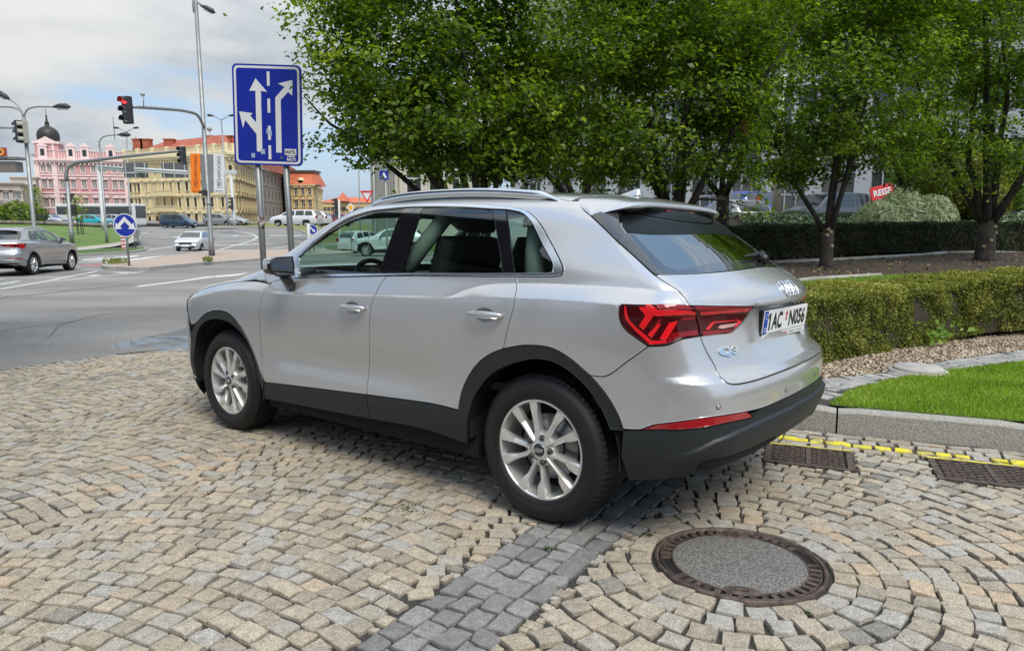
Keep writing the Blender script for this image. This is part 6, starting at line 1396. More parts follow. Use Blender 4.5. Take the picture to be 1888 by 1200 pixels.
def details(car):
    # roof rails
    top=[(679,377.5),(699,366.5),(747.5,355.6),(820.6,349),(893.7,347),(966.8,350),(1010,354.6),(1040,364.5)]
    for s in(1,-1):
        P=HY(.60,*top); P[:,2]-=.025; P[-1,2]-=.002; P=cv(P,.03); Q=P*np.array([1,s,1]); mb=MB(); n=len(Q)
        rr=[.026*min(1,.30+i/6,.20+(n-1-i)/6) for i in range(n)]; mb.tube(Q,rr,14,sx=.72)
        rl=mb.build('roof_rail',M_chrome,car)
        mb=MB(); 
        for i in range(n-1):
            a,b=Q[i],Q[i+1]; za=float(UP([a[0]],[a[1]])[0,2]); zb=float(UP([b[0]],[b[1]])[0,2])
            for w in(-.012,.012): mb.add([(a[0],a[1]+w,za-.01),(b[0],b[1]+w,zb-.01),(b[0],b[1]+w,b[2]),(a[0],a[1]+w,a[2])],[(0,1,2,3)])
        mb.build('rail_foot',M_gloss,rl)
    # spoiler
    ys=np.linspace(0,.664,30)
    xf=pch(ys,[0,.3,.5,.573,.62,.664],[-.058,-.043,-.022,-.011,-.035,-.130]); xr=pch(ys,[0,.3,.45,.55,.61,.664],[-.262,-.270,-.272,-.250,-.205,-.137]); zr=pch(ys,[0,.3,.5,.57,.62,.664],[1.502,1.499,1.484,1.468,1.450,1.427])
    ysf=[-y for y in ys[::-1][:-1]]+list(ys)
    rows=[]
    for y in ysf:
        a=abs(y); x0=float(np.interp(a,ys,xf)); x1=float(np.interp(a,ys,xr)); z1=float(np.interp(a,ys,zr)); z0=float(UP([x0],[min(a,.664)])[0,2]); th=.028*min(1,max(.1,(.67-a)/.2))
        pr=[]
        for t in np.linspace(0,1,9): pr.append((x0+(x1-x0)*t,y,z0+(z1-z0)*(t*t*.45+t*.55)+.004*math.sin(PI*t)))
        pr+=[(x1-.006,y,z1-th*.35),(x1-.002,y,z1-th*.8),(x1+.012,y,z1-th),(x1*.5+x0*.5,y,z0*.5+z1*.5-th-.02),(x0,y,z0-.06)]
        rows.append(pr)
    n=len(rows[0]); V=[p for r in rows for p in r]; Fq=[(i*n+j,(i+1)*n+j,(i+1)*n+j+1,i*n+j+1) for i in range(len(rows)-1) for j in range(n-1)]
    sp=link('spoiler',np_mesh('spoiler',V,np.array(Fq),True),M_sil,car); sp.data.set_sharp_from_angle(angle=R(50))
    MB().bbox((-.262,0,1.462),(.012,.34,.012),.004).build('brake_light',M_lampm,sp)
    # antenna fin
    z0=float(UP([.04],[0.])[0,2]); mb=MB(); pr=[(.14,0),(.08,.014),(.03,.028),(-.01,.038),(-.03,.037),(-.035,0)]
    V=[];k=len(pr)
    for w,sc in((.030,.0),(.018,.75),(.004,1.)):
        for s in(1,-1): pass
    lay=[(-.028,0),(-.016,.7),(-.004,1.),(.004,1.),(.016,.7),(.028,0)]
    for y,sc in lay:
        for x,z in pr: V.append((x,y,z0-.004+z*sc))
    Fq=[(i*k+j,i*k+j+1,(i+1)*k+j+1,(i+1)*k+j) for i in range(len(lay)-1) for j in range(k-1)]; mb.add(V,Fq,True); mb.build('antenna_fin',M_sil,car)
    # door handles
    for (px,py) in((650,566.5),(894,579.5)):
        c=H((px,py))[0]; n=G(c[None])[0]
        for s in(1,-1):
            M=Matrix.Translation((c[0],s*c[1],c[2]))@Matrix.Rotation(R(-1.5),4,'Y')
            mb=MB(); 
            P=[(-.112,.006,0),(-.10,.016,.001),(-.06,.030,.003),(0,.034,.003),(.05,.031,.001),(.09,.017,-.002),(.105,.006,-.003)]
            mb.tube([(x,s*y,z) for x,y,z in P],[.008,.015,.017,.016,.014,.011,.006],12,sx=.62,up=(0,0,1)); h=mb.build('door_handle',M_sil,car,None); h.matrix_parent_inverse=Matrix(); h.matrix_local=M
            mb=MB(); V=[(.0,s*.0012,0.)];  
            V=[(0,-s*.002,-.002)]+[(.062*math.cos(t),s*.0022,.034*math.sin(t)-.002) for t in np.linspace(0,2*PI,24,endpoint=False)]
            mb.add(V,[(0,1+i,1+(i+1)%24) for i in range(24)],True); cu=mb.build('handle_recess',mat('recess paint',(.16,.165,.175),.3,.6,coat=1.),h)
            MB().tube([(-.10,s*.031,-.009),(.0,s*.046,-.012),(.08,s*.03,-.013)],.0022,6).build('handle_trim',M_badge,h)
    # mirrors
    for s in(1,-1):
        mir=MB(); b=bmesh.new(); bmesh.ops.create_cube(b,size=1); bmesh.ops.subdivide_edges(b,edges=b.edges[:],cuts=5,use_grid_fill=True)
        for v in b.verts:
            x,y,z=v.co*2; 
            r=(abs(x)**4+abs(y)**4+abs(z)**4)**.25; k=1/max(r,1e-6); x,y,z=x*k,y*k,z*k
            ty=(y+1)/2; X=.075*x*(1-.45*ty*(x>0))-.012*ty; Y=.092*y; Z=.060*z*(1-.16*ty)+.004*ty
            if x<0: X=max(X,-.05-.012*ty)
            v.co=Vector((X,Y,Z))
        V=[v.co.copy() for v in b.verts]; Fc=[[v.index for v in f.verts] for f in b.faces]; b.free()
        O=Vector((1.845,1.012,1.165))
        tp=[f for f in Fc if sum(V[i].z for i in f)/len(f)> -.012 and sum(V[i].x for i in f)/len(f)>-.048]; bt=[f for f in Fc if f not in tp]
        W=[(O.x+p.x,s*(O.y+p.y),O.z+p.z) for p in V]
        hs=MB().add(W,tp,True).build('mirror_cap',M_sil,car); lowm=MB().add(W,bt,True).build('mirror_housing',M_gloss,car)
        # glass facing rearwards
        gl=[(0,-.078,-.048),(0,.045,-.048),(0,.080,-.018),(0,.076,.022),(0,.040,.048),(0,-.070,.052)]
        MB().add([(O.x-.0515-.012*((y+.092)/.184),s*(O.y+y),O.z+z) for x,y,z in gl],[tuple(range(6))]).build('mirror_glass',mat('mirror silvering',(.75,.78,.78),.01,1.),lowm)
        MB().tube([(O.x-.050-.012*((y+.092)/.184),s*(O.y+y*1.04),O.z+z*1.06) for x,y,z in gl],.006,8,closed=True).build('mirror_rim',M_black,lowm)
        MB().tube([(O.x,s*(O.y-.045),O.z-.045),(O.x+.01,s*(O.y-.075),O.z-.09),(O.x+.03,s*.895,O.z-.135)],[.032,.028,.032],10,sx=1.25).build('mirror_foot',M_gloss,car)
        # triangular sail behind the mirror
    # wiper
    w0=RP([-.04],[1.195])[0]; n=G(w0[None])[0]
    mb=MB(); A=RP([.10,-.02,-.14,-.26,-.34],[1.225,1.228,1.232,1.236,1.238]); nn=G(A); A=A+nn*.018; mb.tube([tuple(p) for p in A],[.005,.010,.013,.011,.006],8)
    B=RP([-.06,-.10,-.2],[1.20,1.215,1.235]); B=B+G(B)*.022; mb.tube([tuple(p) for p in B],[.024,.024,.014],10); mb.build('rear_wiper',M_black,car)
    # number plate with holder
    A=np.array([-.789,.285,.935]); B=np.array([-.822,-.285,.935]); ex=(B-A)/np.linalg.norm(B-A); ez=np.array([-.10,0,1.]); ez=ez-ex*(ez@ex); ez/=np.linalg.norm(ez); nz=np.cross(ex,ez)
    if nz[0]>0: nz=-nz
    c=(A+B)/2+nz*.012+np.array([0,0,.002]); M=Matrix([[ex[0],ez[0],nz[0],c[0]],[ex[1],ez[1],nz[1],c[1]],[ex[2],ez[2],nz[2],c[2]],[0,0,0,1]])
    h=MB().bbox((0,-.006,-.012),(.575,.142,.028),.006,M).build('plate_holder',M_black,car)
    plate=MB().bbox((0,.010,.004),(.548,.108,.008),.003,M).build('number_plate',M_wht,car)
    MB().box((-.254,.010,.0085),(.038,.104,.002),0,M).build('plate_band',M_blu,plate)
    mk=MB(); mk.prism([(-.215,-.030),(-.200,-.030),(-.200,.050),(-.212,.050),(-.228,.036),(-.228,.022),(-.215,.031)],.0006,M,.0086); add_text(mk,'AC',M@Matrix.Translation((-.118,.010,.0088)),.125,.080,.034); mk.build('plate_lettering',M_blk,plate); mk=MB(); add_text(mk,'N056',M@Matrix.Translation((.140,.010,.0088)),.215,.080,.034); mk.build('plate_lettering',M_blk,plate)
    mk=MB(); add_text(mk,'CZ',M@Matrix.Translation((-.254,-.024,.0102)),.026,.020,.02)
    for k in range(12): mk.prism([(.0022*math.cos(t),.0022*math.sin(t)) for t in np.linspace(0,2*PI,6)[:-1]],.0004,M@Matrix.Translation((-.254+.012*math.cos(k*PI/6),.036+.012*math.sin(k*PI/6),.0096)))
    mk.build('band_lettering',M_wht,plate)
    mk=MB(); mk.prism([(.012*math.cos(t),.012*math.sin(t)) for t in np.linspace(0,2*PI,14)[:-1]],.0008,M@Matrix.Translation((-.004,.034,.0085))); mk.prism([(.009*math.cos(t),.009*math.sin(t)) for t in np.linspace(0,2*PI,14)[:-1]],.0008,M@Matrix.Translation((-.004,.010,.0085))); mk.build('registration_seal',M_reds,plate)
    st=MB().bbox((.004,-.060,.003),(.548,.026,.006),.002,M).build('holder_strip',M_wht,h)
    mk=MB(); add_text(mk,'CARLONG',M@Matrix.Translation((-.01,-.060,.0064)),.10,.013,.02); mk.build('strip_name',M_reds,h)
    mk=MB(); add_text(mk,'+420 601 111 757',M@Matrix.Translation((-.185,-.060,.0064)),.12,.009,.01); add_text(mk,'SERVIS & CARE',M@Matrix.Translation((.10,-.060,.0064)),.07,.008,.01); add_text(mk,'www.carlong.cz',M@Matrix.Translation((.20,-.060,.0064)),.10,.008,.01); mk.build('strip_lettering',M_blk,h)
    # four rings
    rg=MB(); zc=1.088
    for k in range(4):
        y=.063-.042*k; th=np.linspace(0,2*PI,40,endpoint=False); P=RP(y+.031*np.cos(th),zc+.033*np.sin(th)); P=P+G(P)*(.005+.002*(k%2)); rg.tube([tuple(p) for p in P],.0036,8,closed=True,sx=1.0)
    rg.build('ring_badge',M_badge,car)
    def badge(txt,y,z,w,hh,name):
        V,Fc=text_mesh(txt,.03,.0); xs=[v[0] for v in V]; ys_=[v[1] for v in V]; cx=(min(xs)+max(xs))/2; cy=(min(ys_)+max(ys_))/2
        q=np.array([((v[0]-cx)*w/(max(xs)-min(xs)),(v[1]-cy)*hh/(max(ys_)-min(ys_))) for v in V]); P=RP(y-q[:,0],z+q[:,1]); Nn=G(P); a=P+Nn*.006; b=P+Nn*.0005; n=len(a)
        E={}
        for f in Fc:
            for i in range(len(f)):
                e=(f[i],f[(i+1)%len(f)])
                if (e[1],e[0]) in E: del E[(e[1],e[0])]
                else: E[e]=1
        MB().add([tuple(p) for p in a]+[tuple(p) for p in b],[tuple(f) for f in Fc]+[(y_,x_,x_+n,y_+n) for x_,y_ in E]).build(name,M_badge,car)
    badge('Q3',.572,.847,.125,.043,'model_badge'); badge('35 TFSI',-.60,.847,.14,.026,'engine_badge')
    # parking sensors
    for y in(.751,.239,-.239,-.751):
        P=RP([y],[.646])[0]; n=G(P[None])[0]; M=Matrix.Translation(P+n*.0006)@Vector(n).to_track_quat('Z','Y').to_matrix().to_4x4()
        se=MB().lathe([(.0001,.0012),(.0085,.001),(.0092,0),(.0092,-.003)],18,M).build('parking_sensor',M_sil,car); MB().lathe([(.0094,.0008),(.0112,.0010),(.0116,.0002)],18,M).build('sensor_rim',M_black,se)
def wheels(car):
    rr=.236
    def spoke(mb,a,lean):
        # local: x radial, y tangential, z outward
        pts=[]
        for x,wl,wr,zt,zl,zr in((.050,-.013,.013,.004,-.003,-.003),(.10,-.013,.013,.002,-.012,-.012),(.15,-.015,.013,.002,-.010,-.014),(.172,-.023,.015,.003,.002,-.012),(.205,-.030,.018,.004,.003,-.008),(.226,-.032,.019,.003,.003,-.004)):
            pts.append([(x,wl,zl-.03),(x,wl,zl),(x,wl*.1+lean*.12*wr,zt),(x,wr*.55,zt),(x,wr,zr),(x,wr,zr-.03)])
        V=[p for r in pts for p in r]; Fq=[(i*6+j,(i+1)*6+j,(i+1)*6+j+1,i*6+j+1) for i in range(5) for j in range(5)]
        mb.add(V,Fq,False,Matrix.Rotation(a,4,'Z'))
    # shared meshes: rim (with spokes), tyre, cap, bolts
    mb=MB(); mb.lathe([(rr+.004,-.012),(rr+.004,-.002),(rr,.003),(rr-.007,.004),(rr-.011,-.001),(rr-.013,-.012),(rr-.018,-.030),(rr-.030,-.09),(rr-.034,-.16),(rr-.01,-.19)],72)
    for k in range(10): spoke(mb,k*PI/5+(.05 if k%2 else -.05)+.12,1 if k%2 else -1)
    mb.lathe([(.001,.003),(.036,.003),(.050,-.002),(.078,-.010),(.086,-.028),(.086,-.07)],40)
    rim=mb.build('rim',M_rim); rim.data.set_sharp_from_angle(angle=R(28))
    ty=MB(); ty.lathe([(rr-.002,-.005),(rr+.006,.006),(rr+.030,.017),(rr+.060,.020),(rr+.082,.014),(rr+.096,.003),(.348,-.018),(.3515,-.045),(.3525,-.10),(.3515,-.155),(.348,-.182),(rr+.08,-.205),(rr+.03,-.21),(rr-.004,-.20)],96)
    # tread: shoulder blocks proud of the carcass
    for k in range(72):
        a=2*PI*k/72; 
        for z0,z1,r0 in((-.020,-.052,.3505),(-.150,-.184,.3505)):
            w=.0118; V=[]
            for t in(-w,w):
                for z,r in((z0+.012,r0-.010),(z0,r0+.003),(z1,r0+.006)): V.append(((r)*math.cos(a+t/.35),(r)*math.sin(a+t/.35),z))
            ty.add(V,[(0,1,4,3),(1,2,5,4)],False); 
    for z in(-.062,-.086,-.116,-.142): ty.lathe([(.3525,z+.009),(.3566,z+.0085),(.3566,z-.0085),(.3525,z-.009)],96,sm=False)
    for rad in(rr+.016,rr+.078): ty.lathe([(rad-.0015,.0135 if rad<.27 else .0155),(rad,.0155 if rad<.27 else .0175),(rad+.0015,.0135 if rad<.27 else .0155)],96)
    tyre=ty.build('tyre',M_rub)
    cap=MB().lathe([(.001,.0075),(.026,.0075),(.031,.005),(.031,.0)],36).build('hub_cap',M_gloss)
    rg=MB()
    for k in range(4): rg.tube([((k-1.5)*.0105+.0075*math.cos(t),.0075*math.sin(t),.0082) for t in np.linspace(0,2*PI,16,endpoint=False)],.0011,5,closed=True)
    crg=rg.build('cap_emblem',M_badge)
    bolt=MB().lathe([(.001,.010),(.0105,.010),(.0125,.006),(.0125,-.006)],14).build('wheel_bolt',mat('bolt steel grey',(.06,.06,.065),.4,.5))
    hole=MB().lathe([(.0125,-.004),(.017,-.0035),(.0185,.0015)],16).build('bolt_seat',M_rim)
    valve=MB().tube([(rr-.02,.01,-.05),(rr-.04,.012,-.03)],.006,8).build('valve_cap',M_black)
    disc=MB().lathe([(.06,-.085),(.155,-.085),(.157,-.090),(.157,-.105),(.06,-.106)],48).build('brake_disc',M_disc)
    dk=MB().lathe([(.001,-.13),(.21,-.13),(.215,-.14)],40).build('brake_backing',M_void)
    src=[rim,tyre,cap,bolt,hole,valve,disc,dk,crg]
    for (x,s,st) in((0,1,0),(2.68,1,0),(0,-1,0),(2.68,-1,0)):
        w=bpy.data.objects.new('wheel',None); COL.objects.link(w); w.parent=car
        w.matrix_local=Matrix.Translation((x,s*.878,.349))@(Matrix.Rotation(R(-90) if s>0 else R(90),4,'X'))@Matrix.Rotation(R(20 if x<1 else 55),4,'Z')
        def put(o,n,M=Matrix()):
            c=bpy.data.objects.new(n,o.data); COL.objects.link(c); c.parent=w; c.matrix_local=M; return c
        put(rim,'rim'); put(tyre,'tyre'); cpo=put(cap,'hub_cap',Matrix.Rotation(R(-20 if x<1 else -55),4,'Z')@Matrix.Rotation(R(0),4,'Z')); put(valve,'valve_cap'); put(disc,'brake_disc'); put(dk,'brake_backing')
        put(crg,'cap_emblem',Matrix.Rotation(R(-20 if x<1 else -55),4,'Z'))
        for k in range(5):
            a=2*PI*k/5+.3; M=Matrix.Translation((.060*math.cos(a),.060*math.sin(a),.0)); put(bolt,'wheel_bolt',M); put(hole,'bolt_seat',M)
    for o in src: bpy.data.objects.remove(o)
    # housings and floor
    for x in(0,2.68):
        for s in(1,-1):
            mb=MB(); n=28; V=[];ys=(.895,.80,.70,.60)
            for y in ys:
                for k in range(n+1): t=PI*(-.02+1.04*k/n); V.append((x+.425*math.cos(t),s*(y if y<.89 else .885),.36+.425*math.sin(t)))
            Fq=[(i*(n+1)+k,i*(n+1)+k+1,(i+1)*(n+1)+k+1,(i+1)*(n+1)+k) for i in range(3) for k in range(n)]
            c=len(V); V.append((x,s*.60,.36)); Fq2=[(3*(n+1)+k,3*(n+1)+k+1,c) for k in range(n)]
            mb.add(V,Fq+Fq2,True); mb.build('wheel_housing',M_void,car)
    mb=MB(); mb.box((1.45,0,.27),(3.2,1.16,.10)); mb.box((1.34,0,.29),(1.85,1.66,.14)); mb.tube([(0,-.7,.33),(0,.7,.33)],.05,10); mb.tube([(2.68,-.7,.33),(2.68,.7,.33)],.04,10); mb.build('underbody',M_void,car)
def interior(car):
    # inner shell behind the panels: doors, tailgate, cowl
    def shell(name,xs,zs,off,m):
        for s in(1,-1):
            X,Z=np.meshgrid(xs,zs,indexing='ij'); P=SP(X.ravel(),Z.ravel()); N3=G(P); P=P-N3*off; P[:,1]*=s; nz=len(zs)
            Fq=[(i*nz+j,(i+1)*nz+j,(i+1)*nz+j+1,i*nz+j+1) for i in range(len(xs)-1) for j in range(nz-1)]; link(name,np_mesh(name,P,np.array(Fq),True),m,car)
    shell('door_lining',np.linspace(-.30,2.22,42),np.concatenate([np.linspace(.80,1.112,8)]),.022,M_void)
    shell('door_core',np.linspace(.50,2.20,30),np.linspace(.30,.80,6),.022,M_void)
    V=[];ny=25
    Y=np.linspace(-.80,.80,ny); Z=np.linspace(.45,1.165,12); YY,ZZ=np.meshgrid(Y,Z,indexing='ij'); P=RP(YY.ravel(),ZZ.ravel()); P=P-G(P)*.03
    Fq=[(i*12+j,(i+1)*12+j,(i+1)*12+j+1,i*12+j+1) for i in range(ny-1) for j in range(11)]; link('tailgate_core',np_mesh('t',P,np.array(Fq),True),M_void,car)
    # cabin floor tub, headliner
    mb=MB(); mb.box((.9,0,.60),(2.9,1.62,.04)); mb.box((2.30,0,.80),(.06,1.6,.40)); mb.build('cabin_floor',M_cab,car)
    xs=np.linspace(-.15,1.72,16); ys=np.linspace(-.60,.60,9); X,Y=np.meshgrid(xs,ys,indexing='ij'); P=UP(X.ravel(),Y.ravel()); P[:,2]-=.035
    Fq=[(i*9+j,(i+1)*9+j,(i+1)*9+j+1,i*9+j+1) for i in range(15) for j in range(8)]; link('headliner',np_mesh('h',P,np.array(Fq),True),mat('light headliner',(.20,.20,.19),.9),car)
    # inner pillars
    for s in(1,-1):
        mb=MB()
        for a,b,w in(((1.02,.82,1.12),(.88,.62,1.44),.045),((.12,.80,1.12),(.25,.60,1.40),.05)):
            mb.tube([(a[0],s*(a[1]-.045),a[2]),((a[0]+b[0])/2,s*((a[1]+b[1])/2-.035),(a[2]+b[2])/2),(b[0],s*(b[1]-.045),b[2])],w,8)
        mb.tube([tuple(p) for p in (UP([2.25,2.0,1.75,1.5],[.72,.66,.61,.56])-np.array([0,0,.03]))*np.array([1,s,1])],.028,8)
        mb.build('inner_pillar',M_cab2,car)
        mb=MB(); mb.tube([(.97,s*.79,1.18),(.86,s*.665,1.46)],[.012,.012],6); 
    def seat(x,y,rear=False):
        st=MB(); 
        if not rear:
            st.bbox((x,y,.70),(.50,.50,.16),.05); st.build('seat_cushion',M_cab,car)
            b=MB(); M=Matrix.Translation((x-.26,y,.76))@Matrix.Rotation(R(-20),4,'Y'); b.bbox((0,0,.30),(.12,.50,.62),.045,M,True); b.build('seat_back',M_cab,car)
            h=MB(); h.bbox((0,0,.735),(.095,.27,.17),.04,M,True); h.build('headrest',M_cab,car)
            MB().tube([(0,-.06,.58),(0,-.06,.68)],.007,6,M=M).tube([(0,.06,.58),(0,.06,.68)],.007,6,M=M).build('headrest_post',M_badge,car)
    seat(1.32,.36); seat(1.32,-.36)
    MB().bbox((.50,0,.68),(.46,1.30,.18),.05).build('seat_cushion',M_cab,car)
    M=Matrix.Translation((.26,0,.74))@Matrix.Rotation(R(-24),4,'Y'); MB().bbox((0,0,.26),(.12,1.30,.56),.05,M,True).build('seat_back',M_cab,car)
    for y in(.40,0,-.40):
        MB().bbox((0,y,.66),(.10,.27,.19),.04,M,True).build('headrest',M_cab,car); MB().tube([(0,y-.06,.52),(0,y-.06,.60)],.008,6,M=M).tube([(0,y+.06,.52),(0,y+.06,.60)],.008,6,M=M).build('headrest_post',M_badge,car)
    # dashboard and steering wheel
    mb=MB(); mb.bbox((2.10,0,.98),(.50,1.48,.20),.08); mb.bbox((1.90,.36,1.06),(.16,.40,.09),.03); mb.build('dashboard',M_cab,car)
    M=Matrix.Translation((1.68,.37,1.02))@Matrix.Rotation(R(-66),4,'Y'); mb=MB(); mb.tube([(.185*math.cos(t),.185*math.sin(t),0) for t in np.linspace(0,2*PI,40,endpoint=False)],.017,8,closed=True,M=M)
    mb.bbox((0,0,-.02),(.11,.12,.05),.02,M); 
    for a in(0,PI,PI*1.5): mb.bbox((0,0,0),(.02,.02,.02),.004,M); mb.tube([(.04*math.sin(a),.04*math.cos(a),-.01),(.175*math.sin(a),.175*math.cos(a),0)],.014,6,M=M)
    mb.build('steering_wheel',M_cab,car)
# ---------------------------------------------------------------- street furniture
M_galv=mat('galvanised steel',(.27,.28,.28),.5,.6,var=.12,vscale=3); M_lgrey=mat('pale grey painted steel',(.48,.50,.50),.5); M_dst=mat('dark painted steel',(.03,.03,.035),.5); M_lamp=mat('lamp bowl',(.55,.55,.52),.2)
M_sblue=mat('sign blue',(.006,.022,.30),.35,coat=.3); M_swht=mat('sign white',(.66,.67,.68),.4,coat=.3); M_lens_off=mat('unlit signal lens',(.36,.37,.30),.3)
M_redon=mat('lit red signal',(.9,.02,.02),.3,emit=(1,.02,.02),es=3.)
def lamp_head(parent,p,d,s=1.):
    M=Matrix.Translation(p)@Vector(d).to_track_quat('X','Z').to_matrix().to_4x4(); mb=MB(); mb.tube([(-.05,0,0),(.2*s,0,.03),(.55*s,0,.02),(.72*s,0,-.01)],[.04,.11*s,.13*s,.04],8,M=M,sx=1.2); h=mb.build('lamp_head',M_dst,parent); MB().tube([(.15*s,0,-.045),(.60*s,0,-.055)],[.08*s,.08*s],8,M=M).build('lamp_bowl',M_lamp,h); return h
def mast(name,label,cat,base_uv,Y,top,r=(.10,.07),m=None,group=None,ground=None,zbase=None):
    b=at(base_uv[0],base_uv[1],Y); 
    if zbase is not None: b.z=zbase
    t=empty(name,label,cat,group,Matrix.Translation(b)); tp=at(top[0],top[1],Y)-b; MB().tube([(0,0,-.1),(0,0,.9),(0,0,.95),tuple(Vector((tp.x,tp.y,tp.z)))],[r[0],r[0],r[0]*.85,r[1]],12).build('pole',m or M_galv,t); return t,b
def signal(parent,p,facing,s=1.,lit=None,m=M_dst,n=3,name='signal_head',away=False):
    """three-lens signal head hanging at p; facing = horizontal direction the lenses look"""
    f=Vector(facing); f.z=0; f.normalize(); M=Matrix.Translation(p)@f.to_track_quat('Y','Z').to_matrix().to_4x4(); mb=MB(); h=.33*n*s; mb.bbox((0,0,0),(.34*s,.20*s,h),.04*s,M)
    hd=mb.build(name,m,parent)
    for k in range(n):
        z=h/2-.165*s-.33*s*k; L=MB().lathe([(.0001,.01),(.10*s,.008),(.115*s,-.01)],16,M@Matrix.Translation((0,.11*s,z))@Matrix.Rotation(R(-90),4,'X')); L.build('signal_lens',(M_redon if lit==k else M_lens_off if not away else M_dst),hd)
        v=MB(); n_=10
        V=[]
        for y in(.10,.32):
            for i in range(n_+1): a=PI*(-.12+1.24*i/n_); V.append((.13*s*math.cos(a),y*s,z+.13*s*math.sin(a)))
        v.add(V,[(i,i+1,n_+2+i,n_+1+i) for i in range(n_)],True,M); v.build('visor',m,hd)
    return hd
def curve3(P,n=.25): return [tuple(p) for p in crom(np.array([tuple(p) for p in P]),n)]
def arrow_poly(P): return P
def build_street():
    # --- blue lane sign
    Y=10.4; TL,TR,BR,BL=[at(u,v,Y) for u,v in((424,117),(551,121),(561.5,307),(436,303))]
    gr=lambda u: at(u,480,Y)
    b=at(507,560,Y); b.z=gz(0,Y); t=empty('lane_sign','large blue lane direction sign with white arrows on two grey posts','sign',M=Matrix.Translation(b))
    ex=((TR-TL)+(BR-BL))/2; W_=ex.length; ex.normalize(); ez=((TL-BL)+(TR-BR))/2; H_=ez.length; ez=(ez-ex*ez.dot(ex)).normalized(); ny=ex.cross(ez); c=(TL+TR+BR+BL)/4-b
    if ny.y>0: ny=-ny
    M=Matrix(((ex.x,ez.x,ny.x,c.x),(ex.y,ez.y,ny.y,c.y),(ex.z,ez.z,ny.z,c.z),(0,0,0,1)))
    def rr(w,h,r,n=6):
        P=[]
        for cx,cy,a0 in((w/2-r,h/2-r,0),(-w/2+r,h/2-r,PI/2),(-w/2+r,-h/2+r,PI),(w/2-r,-h/2+r,1.5*PI)):
            for k in range(n+1): a=a0+PI/2*k/n; P.append((cx+r*math.cos(a),cy+r*math.sin(a)))
        return P
    pl=MB().prism(rr(W_,H_,.07),.03,M,z=-.03).build('sign_plate',M_sblue,t)
    MB().prism(rr(W_-.05,H_-.05,.06),.002,M,z=.0).build('sign_border',M_swht,pl); MB().prism(rr(W_-.115,H_-.115,.04),.002,M,z=.003).build('sign_field',M_sblue,pl)
    # picture coordinates of the plate: origin top left, 0..1
    def q(P): return [((x-.5)*W_,(.5-y)*H_) for x,y in P]
    A=MB(); A.prism(q([(.34,.14),(.505,.27),(.415,.262),(.415,.865),(.335,.865),(.335,.69),(.175,.555),(.14,.635),(.09,.47),(.29,.485),(.25,.51),(.335,.575),(.335,.262),(.245,.265)][::-1]),.002,M,.0062)
    A.prism(q([(.665,.185),(.875,.145),(.87,.30),(.81,.265),(.70,.345),(.70,.87),(.62,.87),(.62,.325),(.76,.215)][::-1]),.002,M,.0062)
    for y0,y1 in((.07,.21),(.335,.475),(.605,.745),(.80,.94)): A.prism(q([(.505,y0),(.545,y0),(.545,y1),(.505,y1)][::-1]),.002,M,.0062)
    A.build('white_arrows',M_swht,pl)
    S=MB(); 
    for x,y,w,h,a in((.50,.66,.035,.05,.1),(.545,.68,.03,.06,0),(.425,.865,.06,.05,.3),(.28,.905,.055,.045,.1)): S.bbox(((x-.5)*W_,(.5-y)*H_,.010),(w*W_,h*H_,.002),.0008,M)
    S.build('stickers',mat('faded stickers',(.30,.38,.55),.6),pl)
    S=MB(); S.bbox(((.83-.5)*W_,(.5-.86)*H_,.010),(.17*W_,.06*H_,.002),.0008,M); S.build('stickers',mat('white sticker',(.65,.66,.66),.6),pl); S=MB(); add_text(S,'BASHTEL',M@Matrix.Translation(((.83-.5)*W_,(.5-.86)*H_,.0115)),.15*W_,.035*H_,.04); S.build('sticker_print',M_blk,pl)
    S=MB(); add_text(S,'RIALTO',M@Matrix.Translation(((.84-.5)*W_,(.5-.935)*H_,.0105)),.13*W_,.03*H_,.04); add_text(S,'MMM',M@Matrix.Translation(((.84-.5)*W_,(.5-.905)*H_,.0105)),.11*W_,.022*H_,.04); S.build('sticker_print',M_swht,pl)
    for u,v,u2,v2 in((475,300,487,503),(527,300,538,470)):
        a=at(u,v,Y+.07)-b; z0=gz(0,Y+.07)-b.z; k=at(u2,v2,Y+.07)-b; dd=(k-a); dd.z; s=(z0-a.z)/dd.z; e=a+dd*s; up_=a-(dd)*(.6/abs(dd.z)); po=MB().tube([tuple(e),tuple(up_)],.044,14).build('post',M_galv,t)
        if u<500: p=a+dd*((at(482,413,Y).z-b.z-a.z)/dd.z); MB().tube([tuple(p+Vector((0,0,.10))),tuple(p-Vector((0,0,.07)))],.0455,14).build('post_sticker',mat('torn sticker',(.5,.48,.45),.6,col2=(.06,.02,.02),vscale=18,mid=(.48,.52)),po)
    # --- tall mast with banners and the red signal
    Y=37; t,b=mast('signal_mast','tall street light mast carrying the red traffic light and two banners','street light',(391,474),Y,(356,-70),(.135,.09)); 
    MB().tube([(0,0,-.12),(0,0,.35)],.155,14).build('pole_foot',M_dst,t); MB().tube([(0,0,5.35-2.6),(0,0,5.42-2.6)],.145,12).build('collar',M_galv,t)
    tp=at(357,12,Y)-b
    for (u,v,ux,vx) in((349,-12,343,-14),(372,12,384,18)):
        P=[tp-Vector((0,0,.3)),tp+Vector((0,0,.3)),(at((357+u)/2,v-8,Y)-b),at(u,v,Y)-b]; MB().tube(curve3(P),.05,8).build('lamp_arm',M_galv,t); lamp_head(t,at(u,v,Y)-b,(at(ux,vx,Y)-at(u,v,Y)),1.0)
    P=[(at(377,236,Y)-b),(at(365,214,36.0)-b),(at(345,206,34.5)-b),(at(300,201,32)-b),(at(246,197.5,30)-b)]; MB().tube(curve3(P,.3),[.07]*len(curve3(P,.3)),10).build('signal_arm',M_galv,t)
    hp=at(235,203.5,30)-b; hd=signal(t,hp,(-.30,-1,0),1.12,lit=0)
